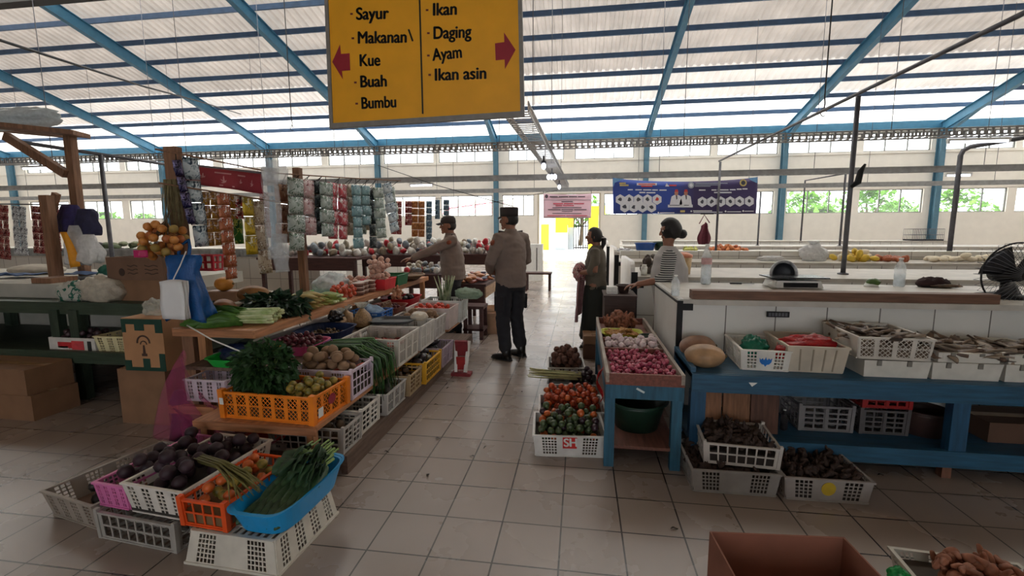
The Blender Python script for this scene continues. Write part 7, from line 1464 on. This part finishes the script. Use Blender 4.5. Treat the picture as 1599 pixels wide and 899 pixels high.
# woman in the long dark skirt
g = G(925, 545, 0); CW = (g.x+.03, g.y+.12, 0); t = person('person', 'person with tied-back hair and long dark skirt holding a patterned bundle by the counter', CW, R(80)); zs = .885
hc = Vv(0, .03, 1.585)*zs; b = MB()
m_top = M('olive brown blouse', (96, 88, 76), .8, .1, 9); m_skirt = M('black green skirt cloth', (34, 38, 34), .85, .12, 9); m_pat = foil('pink patterned cloth', [(186, 116, 120), (206, 186, 176), (110, 60, 66)], 22, 0, .8)
b.loft([ellring((0, 0, .72), .13, .10), ellring((0, 0, .80), .155, .115), ellring((0, 0, .95), .135, .105), ellring((0, 0, 1.1), .14, .105), ellring((0, 0, 1.2), .14, .095), ellring((0, 0, 1.27), .08, .06)], 20)
limb(b, [Vv(0, -.005, 1.24), Vv(0, .005, 1.32), hc-Vv(0, .01, .05)], [.052, .048, .050]); face_parts(b, hc, .94)
el = [Vv(-.21, -.02, .99), Vv(.21, -.02, .99)]; wr = [Vv(-.13, .19, .95), Vv(.10, .20, .93)]
for k in (0, 1):
    s_ = Vv(-.155 if k == 0 else .155, -.005, 1.215); limb(b, [s_*.6+Vv(0, 0, 1.21)*.4, s_, (s_+el[k])/2, el[k], (el[k]+wr[k])/2, wr[k]], [.045, .048, .042, .036, .034, .025]); hand(b, wr[k], (.6 if k == 0 else -.6, .6, -.2), (0, -.4, 1), 1 if k == 0 else -1, .45, .92)
    limb(b, [Vv(-.08 if k == 0 else .08, 0, .8), Vv(-.085 if k == 0 else .085, .01, .45), Vv(-.08 if k == 0 else .08, -.02, .07)], [.085, .055, .038])
remesh(b, 'body', m_skin, t, .0052, 3); eyes(t, hc, .94)
b = MB(); b.loft([ellring((0, 0, .74), .168, .135), ellring((0, 0, .86), .160, .130), ellring((0, 0, .98), .152, .125), ellring((0, .005, 1.08), .160, .132), ellring((0, 0, 1.2), .158, .11), ellring((0, 0, 1.26), .10, .075), ellring((0, 0, 1.29), .065, .06)], 22)
for k in (0, 1):
    s_ = Vv(-.155 if k == 0 else .155, -.005, 1.215); limb(b, [s_*.6+Vv(0, 0, 1.2)*.4, s_, (s_+el[k])/2, el[k]+(wr[k]-el[k])*.25], [.056, .064, .062, .056])
o = remesh(b, 'blouse', m_top, t, .010, 5)
for v in o.data.vertices: c = v.co; v.co = c+v.normal*nz((c.x*9, c.y*9, c.z*14), 1, 2)*.009
b = MB(); n = 40; vs = []
def skirt_ring(z, a, c_, amp): return [(a*cos(2*pi*k/n)*(1+amp*sin(9*2*pi*k/n+z*4)), c_*sin(2*pi*k/n)*(1+amp*sin(9*2*pi*k/n+z*4)), z) for k in range(n)]
rg = [skirt_ring(*q) for q in ((.12, .20, .185, .07), (.14, .205, .19, .07), (.35, .195, .17, .06), (.6, .182, .155, .03), (.76, .168, .14, .01), (.80, .16, .13, 0), (.79, .15, .12, 0), (.13, .185, .17, .07))]
b.add([p for r_ in rg for p in r_], [(j*n+i, j*n+(i+1) % n, (j+1)*n+(i+1) % n, (j+1)*n+i) for j in range(7) for i in range(n)]+[(7*n+i, 7*n+(i+1) % n, (i+1) % n, i) for i in range(n)], True); b.build('skirt', m_skirt, t)
boots(t, [Vv(-.08, -.02, .07), Vv(.08, -.02, .07)], ((-.1, 1), (.1, 1)), M('dark sandal', (40, 34, 32), .6), .06)
# carrying cloth hanging at her front, and the bundle she holds
MB().sheet(10, 14, lambda u, v: ((u-.5)*.30*(1+.3*v), .165+.045*sin(pi*u)+.03*v+.014*sin(u*17+v*3), .98-.62*v-.04*sin(u*5)), .006).build('front_cloth', M('faded maroon cloth', (140, 96, 98), .85, .25, 16), t)
b = MB(); b.ball((0, .20, .95), (.17, .085, .12), 24, 16, lambda d, p: p*(1+.12*nz(d*3, 1, 5))); tag(b.build('cloth_bundle', m_pat, loc=(0, 0, 0)), 'pink patterned cloth bundle held by the woman in the skirt', 'bundle')
ob = [o for o in COL.objects if o.name.startswith('cloth_bundle')][-1]; ob.location = CW; ob.rotation_euler = (0, 0, R(80))
def hair_cap(t, c, s, M3=Matrix.Identity(3), bun=None, tail=None, low=-.35):
    b = MB(); b.ball(c, (.087*s, .106*s, .122*s), 26, 18, lambda d, p: p*(1+.02*nz(d*6, 1, 1)) if (d.y < .35-.5*max(0, -d.z) or d.z > .55) and d.z > -.75 else p*.80, M3); o = b.build('hair', m_hair, t)
    if bun: b = MB(); b.ball(Vector(c)+M3 @ Vector(bun[:3]), (bun[3], bun[3]*.9, bun[3]*.85), 20, 14, lambda d, p: p*(1+.06*sin(9*atan2(d.x, d.z)+5*d.y))); b.build('hair_bun', m_hair, o)
    if tail: b = MB(); b.tube([Vector(c)+M3 @ Vector(q) for q in tail], [.022, .032, .030, .018, .005], 10); b.build('ponytail', m_hair, o)
    return o
hair_cap(t, hc, .94, tail=[(0, -.085, -.01), (0, -.118, -.04), (0, -.115, -.09), (0, -.10, -.14), (0, -.095, -.19)])
MB().lathe([(.026, -.006), (.032, 0), (.026, .006)], 12, hc+Vv(0, -.104, -.02)).build('hair_tie', M('pale hair tie', (206, 200, 196), .5), t)
# seated-height woman in the striped sleeves, behind the end of the counter
DW = (A(1058, 420, 5.0).x-.085, 4.9, 0); t = person('person', 'person with a hair bun, grey vest and striped sleeves reaching over the wooden chest', DW, R(92)); ln = .03
hc = Vv(0, .02, 1.475); M3 = Matrix.Rotation(-.16, 3, 'X'); b = MB()
b.loft([ellring((0, 0, .74), .14, .11), ellring((0, 0, .82), .17, .125), ellring((0, ln*.4, .97), .155, .12), ellring((0, ln*.7, 1.12), .16, .12), ellring((0, ln, 1.23), .155, .10), ellring((0, ln*1.1, 1.3), .08, .06)], 20)
limb(b, [Vv(0, ln*1.05, 1.28), Vv(0, ln*1.25, 1.35), hc-Vv(0, .01, .05)], [.056, .052, .052]); face_parts(b, hc, .97, M3)
el = [Vv(-.235, .10, 1.0), Vv(.21, .0, 1.0)]; wr = [Vv(-.22, .36, .95), Vv(.16, .18, .92)]
for k in (0, 1):
    s_ = Vv(-.185 if k == 0 else .175, ln+(.03 if k == 0 else 0), 1.235); limb(b, [s_*.6+Vv(0, ln, 1.22)*.4, s_, (s_+el[k])/2, el[k], (el[k]+wr[k])/2, wr[k]], [.05, .054, .048, .040, .036, .026]); hand(b, wr[k], (.05 if k == 0 else -.2, 1, -.18), (0, -.2, -1), 1 if k == 0 else -1, .4, .95)
    limb(b, [Vv(-.09 if k == 0 else .09, 0, .82), Vv(-.09 if k == 0 else .09, .01, .45), Vv(-.085 if k == 0 else .085, -.02, .07)], [.09, .058, .04])
remesh(b, 'body', m_skin, t, .0052, 3); eyes(t, hc, .97, M3)
m_vest = M('grey vest cloth', (176, 172, 170), .85, .06, 9)
b = MB(); b.loft([ellring((0, 0, .70), .190, .150), ellring((0, -.01, .84), .205, .185), ellring((0, ln*.6, .98), .195, .185), ellring((0, ln*.5, 1.1), .196, .178), ellring((0, ln*.8, 1.22), .178, .14), ellring((0, ln*1.05, 1.29), .10, .08), ellring((0, ln*1.1, 1.315), .07, .065)], 22)
o = remesh(b, 'vest', m_vest, t, .010, 5)
for v in o.data.vertices: c = v.co; v.co = c+v.normal*nz((c.x*9, c.y*9, c.z*12), 1, 5)*.010
def stripes(name):
    m = M(name, (30, 30, 34), .8, .05); nt = m.node_tree; b_ = nt.nodes['Principled BSDF']; tc = nt.nodes.new('ShaderNodeTexCoord'); wv_ = nt.nodes.new('ShaderNodeTexWave'); wv_.bands_direction = 'Z'; wv_.inputs['Scale'].default_value = 15; wv_.inputs['Distortion'].default_value = .5
    rp = nt.nodes.new('ShaderNodeValToRGB'); rp.color_ramp.interpolation = 'CONSTANT'; rp.color_ramp.elements[0].color = rgb((28, 28, 32)); rp.color_ramp.elements[1].color = rgb((196, 194, 190)); rp.color_ramp.elements[1].position = .58
    nt.links.new(tc.outputs['Object'], wv_.inputs['Vector']); nt.links.new(wv_.outputs['Fac'], rp.inputs['Fac']); nt.links.new(rp.outputs['Color'], b_.inputs['Base Color']); return m
m_str = stripes('black and white striped knit')
for k in (0, 1):
    s_ = Vv(-.185 if k == 0 else .175, ln+(.03 if k == 0 else 0), 1.235); b = MB(); limb(b, [s_*.75+Vv(0, ln, 1.22)*.25, s_, (s_+el[k])/2, el[k]*.9+s_*.1, el[k]+(wr[k]-el[k])*.22], [.058, .072, .070, .066, .060]); o = remesh(b, 'striped_sleeve', m_str, t, .009, 4)
b = MB(); b.loft([ellring((0, 0, .10), .20, .17), ellring((0, 0, .4), .19, .16), ellring((0, 0, .74), .178, .142)], 24); b.build('skirt', M('brown skirt cloth', (84, 66, 60), .85, .12, 9), t)
boots(t, [Vv(-.085, -.02, .07), Vv(.085, -.02, .07)], ((-.1, 1), (.1, 1)), M('dark sandal', (40, 34, 32), .6), .06)
hair_cap(t, hc, 1.08, M3, bun=(0, -.108, -.055, .054))
# ================================================================== signs and banners
# yellow direction sign
SY_ = 4.5
bl, br = A(515, 201, SY_), A(819, 182, SY_); tl = A(507, 0, SY_); ux = (br-bl).normalized(); uy = Vector((-ux.z, 0, ux.x)); SW = (br-bl).length; SH = 1.42
t = thing('hanging_sign', 'yellow direction sign with red arrows hanging over the aisle', 'sign', bl); bpy.context.view_layer.update()
sk = (tl-bl).dot(ux)/(tl-bl).dot(uy); fr_ = .05
S = lambda a, c, off=0: ux*(a+sk*c*(1-a/SW))+uy*c+Vector((0, off, 0))      # local sign point
MB().prism([S(.01, .01, .006), S(SW-.01, .01, .006), S(SW-.01, SH-.01, .006), S(.01, SH-.01, .006)], (0, .02, 0)).build('board', M('amber yellow sign paint', (250, 178, 24), .5, .05, 4), t)
m_sf = M('grey sign frame', (138, 134, 130), .5, .1)
for q in ([S(0, 0), S(SW, 0), S(SW, fr_), S(0, fr_)], [S(0, SH-fr_), S(SW, SH-fr_), S(SW, SH), S(0, SH)], [S(0, fr_), S(fr_*.75, fr_), S(fr_*.75, SH-fr_), S(0, SH-fr_)], [S(SW-fr_*.75, fr_), S(SW, fr_), S(SW, SH-fr_), S(SW-fr_*.75, SH-fr_)]): MB().prism([p+Vector((0, -.008, 0)) for p in q], (0, .045, 0)).build('frame_bar', m_sf, t)
m_ink = M('black sign ink', (22, 20, 20), .5, .05); m_arr = M('dark red sign ink', (158, 26, 46), .5, .05)
def SP(x, y, off=-.0): return A(x, y, SY_+.0045)-bl+Vector((0, off, 0))
MB().prism([SP(654, 0), SP(656.5, 0), SP(661.5, 178), SP(659, 178)], (0, -.002, 0)).build('divider', m_ink, t)
for pts in ([(519, 97), (531, 70), (532.5, 84.5), (546, 83.5), (547, 110), (534, 111), (535.5, 124)], [(805, 78), (787, 51), (787.5, 66), (773, 68), (774, 94.5), (788, 93), (788.5, 108)]): MB().prism([SP(*p) for p in pts], (0, -.003, 0)).build('arrow', m_arr, t)
MBOLD = .006
for s_, x0, x1, yb, dy in (('Sayur', 556, 606, 31, -1.5), ('Makanan', 558, 633, 68, -1.5), ('\\', 640, 645, 65, -1), ('Kue', 561, 592, 103.5, -1), ('Buah', 562, 602, 136.5, -1.5), ('Bumbu', 564, 617, 170, -2.5), ('Ikan', 675, 711, 24.5, -1.5), ('Daging', 676, 734, 61, -2.5), ('Ayam', 676, 721, 95, -5), ('Ikan asin', 678, 757, 126, -3)):
    d = A(x1, yb+dy, SY_)-A(x0, yb, SY_); w = d.length; h = A(0, 0, SY_).z-A(0, 17.5, SY_).z
    cu = bpy.data.curves.new('tmp', 'FONT'); cu.body = s_; cu.size = 1; o = bpy.data.objects.new('tmp', cu); COL.objects.link(o); bpy.context.view_layer.update(); w0 = o.dimensions.x; bpy.data.objects.remove(o)
    size = h/.72; lt = txt(s_, 'lettering', m_ink, None, SP(x0, yb, -.002), d, Vector((-d.z, 0, d.x)), size, .001, (.038*size), sx=min(1.15, w/(w0*size))); lt.parent = t
for x, y in ((549, 22), (551, 60), (555, 129), (557, 162), (667, 16), (669, 52), (669, 87), (671, 117)): MB().prism([SP(x-2, y-1.4), SP(x-2, y+1.4), SP(x+2, y+1.4), SP(x+2, y-1.4)], (0, -.002, 0)).build('bullet', M('dark red brown ink', (110, 30, 34), .5, .05), t)
for f_ in (.18, .82):
    p = S(SW*f_, SH); MB().tube([p, Vector((p.x, 0, 7.0-bl.z))], .006, 6).build('hanging_wire', m_steel, t)
# blue banner
YBn = 11.22
def bp(x, y): return A(945+x/6.396, 265+y/6.396, YBn)
def BQ(x, y, off=0): return bp(x, y)-bp(75, 80)+Vector((0, -.006-off, 0))
t = thing('print_banner', 'long blue printed banner hanging across the right side of the hall', 'banner', bp(75, 80))
def ban_pt(u, v):
    sag = 44*(4*u*(1-u))**.8; xl = 75+5*v; xr = 1525-20*v; x = xl+(xr-xl)*u; y = (80-10*u+sag)*(1-v)+440*v
    return bp(x, y)-bp(75, 80)+Vector((0, .012*sin(u*9+v*3), 0))
m_bb = M('banner blue ink', (44, 70, 156), .55, .08, 2); nt = m_bb.node_tree; tcx = [n for n in nt.nodes if n.type == 'TEX_COORD'][0]; sx_ = nt.nodes.new('ShaderNodeSeparateXYZ'); mr = nt.nodes.new('ShaderNodeMapRange')
wB = ban_pt(1, 0).x; mr.inputs[1].default_value = wB*.40; mr.inputs[2].default_value = wB*.58; nt.links.new(tcx.outputs['Object'], sx_.inputs[0]); nt.links.new(sx_.outputs[0], mr.inputs[0]); mxn = nt.nodes.new('ShaderNodeMix'); mxn.data_type = 'RGBA'; nt.links.new(mr.outputs[0], mxn.inputs[0]); mxn.inputs[6].default_value = rgb((44, 72, 158)); mxn.inputs[7].default_value = rgb((62, 50, 96)); nt.links.new(mxn.outputs[2], nt.nodes['Principled BSDF'].inputs['Base Color'])
MB().sheet(40, 6, ban_pt, .003).build('banner_cloth', m_bb, t)
m_pw = M('banner white ink', (222, 224, 232), .55, .03); m_pd = M('banner dark ink', (70, 72, 84), .55, .2); m_pr2 = M('banner red ink', (206, 70, 66), .55, .05); m_pg = M('banner gold ink', (196, 176, 110), .55, .1); m_pl2 = M('banner pale blue ink', (110, 160, 206), .55, .1); m_psk = M('banner skin ink', (186, 130, 108), .55, .1); m_pgr = M('banner grey ink', (160, 170, 184), .55, .1)
def mark(pts, m, off=0, nm='printed_shape'): MB().prism([BQ(x, y, .011+off) for x, y in pts], (0, -.0015, 0)).build(nm, m, t)
def circ(x, y, r, n=16, ry=None): return [(x+r*cos(2*pi*k/n), y+(ry or r)*sin(2*pi*k/n)) for k in range(n)]
def rc(x0, x1, y0, y1): return [(x0, y0), (x1, y0), (x1, y1), (x0, y1)]
HX = [(150, 298), (238, 298), (330, 298), (422, 298), (517, 298), (195, 375), (285, 375), (372, 375), (462, 375), (968, 322), (1060, 320), (1152, 319), (1247, 318), (1340, 316), (1437, 315)]
rr = random.Random(6)
for i, (x, y) in enumerate(HX):
    mark([(x+51*sin(k*pi/3), y-53*cos(k*pi/3)) for k in range(6)], m_pw, 0, 'hexagon')
    n = 7; a0 = rr.uniform(0, 6); mark([(x+(20+8*(k % 2))*cos(a0+2*pi*k/n)*(.5+.5*rr.random()), y-3+(24+4*(k % 2))*sin(a0+2*pi*k/n)*(.6+.4*rr.random())) for k in range(n)], m_pr2 if i == 4 else m_pd, .003, 'icon')
for x0, x1, y, m in ((225, 275, 200, m_pw), (300, 365, 201, m_pw), (378, 460, 202, m_pw), (468, 525, 203, m_pw), (540, 612, 204, m_pw), (340, 400, 228, m_pw), (410, 500, 230, m_pw), (935, 1000, 204, m_pw), (1060, 1110, 203, m_pw), (1120, 1230, 202, m_pw), (1242, 1300, 200, m_pw), (1312, 1360, 195, m_pw), (1368, 1418, 192, m_pw), (1085, 1260, 228, m_pw), (900, 1220, 136, m_pgr), (895, 1150, 152, m_pgr), (895, 1050, 166, m_pgr), (545, 690, 430, m_pw), (875, 1065, 410, m_pw), (880, 1170, 424, m_pw), (1215, 1355, 420, m_pw), (1390, 1480, 414, m_pw)):
    hgt = 6 if m is m_pw and y < 300 else 4; mark(rc(x0, x1, y-hgt, y+hgt), m, 0, 'text_line')
mark(rc(315, 515, 134, 158), m_pw); mark(rc(330, 500, 140, 150), m_pr2, .003); mark(rc(358, 470, 158, 172), m_pr2); mark(rc(140, 205, 128, 144), m_pg); mark(rc(145, 232, 148, 164), m_pg); mark([(598, 168), (612, 134), (640, 168)], m_pw); mark(rc(640, 710, 150, 164), m_pr2)
mark(circ(1376, 131, 36), m_pg); mark(circ(1376, 131, 22), m_pd, .003); mark(circ(857, 156, 32), m_pgr); mark(circ(857, 156, 18), m_pw, .003)
for q in ([(78, 84), (190, 92), (95, 130), (80, 180)], [(1425, 84), (1520, 74), (1515, 135), (1450, 105)]): mark(q, m_pl2)
for cx in (709, 804):
    mark([(cx-48, 268), (cx-20, 252), (cx+20, 252), (cx+48, 268), (cx+60, 352), (cx-66, 352)], m_pw, .002, 'portrait_shirt'); mark(circ(cx, 232, 19, 14, 26), m_psk, .004, 'portrait_face'); mark([(cx-18, 222), (cx-12, 198), (cx+14, 198), (cx+20, 222)], m_pr2, .006, 'portrait_cap'); mark([(cx-6, 256), (cx+8, 256), (cx+10, 292), (cx, 300)], m_pd, .005, 'portrait_tie')
mark(rc(625, 872, 350, 376), m_pw, .004, 'name_strip'); mark(rc(640, 745, 352, 358), m_pd, .007, 'text_line'); mark(rc(785, 835, 352, 358), m_pd, .007, 'text_line'); mark(rc(748, 795, 404, 426), m_pg); mark(circ(530, 428, 8), m_pw); mark(circ(858, 414, 8), m_pw); mark(circ(1200, 416, 9), m_pw); mark(circ(1376, 412, 9), m_pw)
# pink notice at the doorway
YP = 15.26
def pp(x, y): return A(840+x/16.35, 295+y/16.35, YP)
t = thing('notice_banner', 'pale pink notice banner hanging before the bright doorway', 'banner', pp(140, 115)); o0 = pp(140, 115)
def ppt(u, v): return pp(140+1235*u-20*u*v, (115+25*4*u*(1-u))*(1-v)+745*v)-o0+Vector((0, .01*sin(u*7+v*2), 0))
MB().sheet(20, 8, ppt, .003).build('banner_cloth', M('pale pink banner', (238, 206, 218), .6, .03, 4, trans=.22), t)
def pm(x0, x1, y, h, m, nm='text_line'): MB().prism([pp(x, yy)-o0+Vector((0, -.016, 0)) for x, yy in ((x0, y-h), (x1, y-h), (x1, y+h), (x0, y+h))], (0, -.0015, 0)).build(nm, m, t)
m_tk = M('notice dark ink', (84, 70, 80), .6, .1); m_tr = M('notice red ink', (200, 90, 106), .6, .1)
for x0, x1, y, h, m in ((300, 510, 197, 13, m_tk), (530, 770, 197, 13, m_tk), (790, 1000, 197, 13, m_tk), (1020, 1205, 197, 13, m_tk), (150, 1365, 280, 5, m_tk), (600, 890, 325, 11, m_tk), (390, 640, 375, 16, m_tr), (660, 900, 375, 16, m_tr), (920, 1175, 375, 14, m_tr), (450, 620, 425, 14, m_tr), (640, 915, 425, 14, m_tr), (370, 1115, 478, 9, m_tk), (255, 580, 527, 11, m_tk), (600, 900, 527, 11, m_tk), (920, 1240, 527, 11, m_tk), (610, 880, 572, 9, m_tk), (370, 1115, 624, 8, m_tk), (240, 700, 680, 11, m_tr), (720, 1255, 680, 11, m_tr)): pm(x0, x1, y, h, m)
MB().prism([pp(220+42*cos(a), 188+48*sin(a))-o0+Vector((0, -.016, 0)) for a in [2*pi*k/14 for k in range(14)]], (0, -.0015, 0)).build('emblem', m_tk, t)
for x in (140, 1365): MB().tube([pp(x, 115)-o0, Vector((pp(x, 115).x, 15.31, 2.72))-o0], .008, 5).build('hanging_cord', m_black, t)
MB().prism([pp(x, y)-o0+Vector((0, .03, 0)) for x, y in ((360, 150), (1000, 150), (1000, 580), (360, 580))], (0, .012, 0)).build('card_behind', M('grey card', (150, 146, 150), .8), t)

# leaf litter and specks on the aisle tiles
m_lit = M('dry leaf', (46, 38, 30), .9, .3); rr = random.Random(12)
for i, (x, y) in enumerate(((737, 713), (757, 699), (604, 706), (668, 742), (699, 606), (731, 605), (681, 632), (905, 600), (1053, 826), (684, 685), (815, 612), (1320, 735), (1375, 742))):
    g = G(x, y, 0); b = MB(); a = rr.uniform(0, 6); L = rr.uniform(.012, .024); b.loft([(Vector((L*(q-.5)*2*cos(a), L*(q-.5)*2*sin(a), .004+.006*sin(q*5))), Vector((-sin(a), cos(a), 0))*(.001+L*.35*sin(pi*q)), Vector((0, 0, .0015))) for q in (.02, .25, .5, .75, .98)], 6)
    tag(b.build('fallen_leaf', m_lit, loc=(g.x, g.y, .002)), 'small dry leaf fallen on the floor tiles', 'leaf', 'leaf litter on the floor')
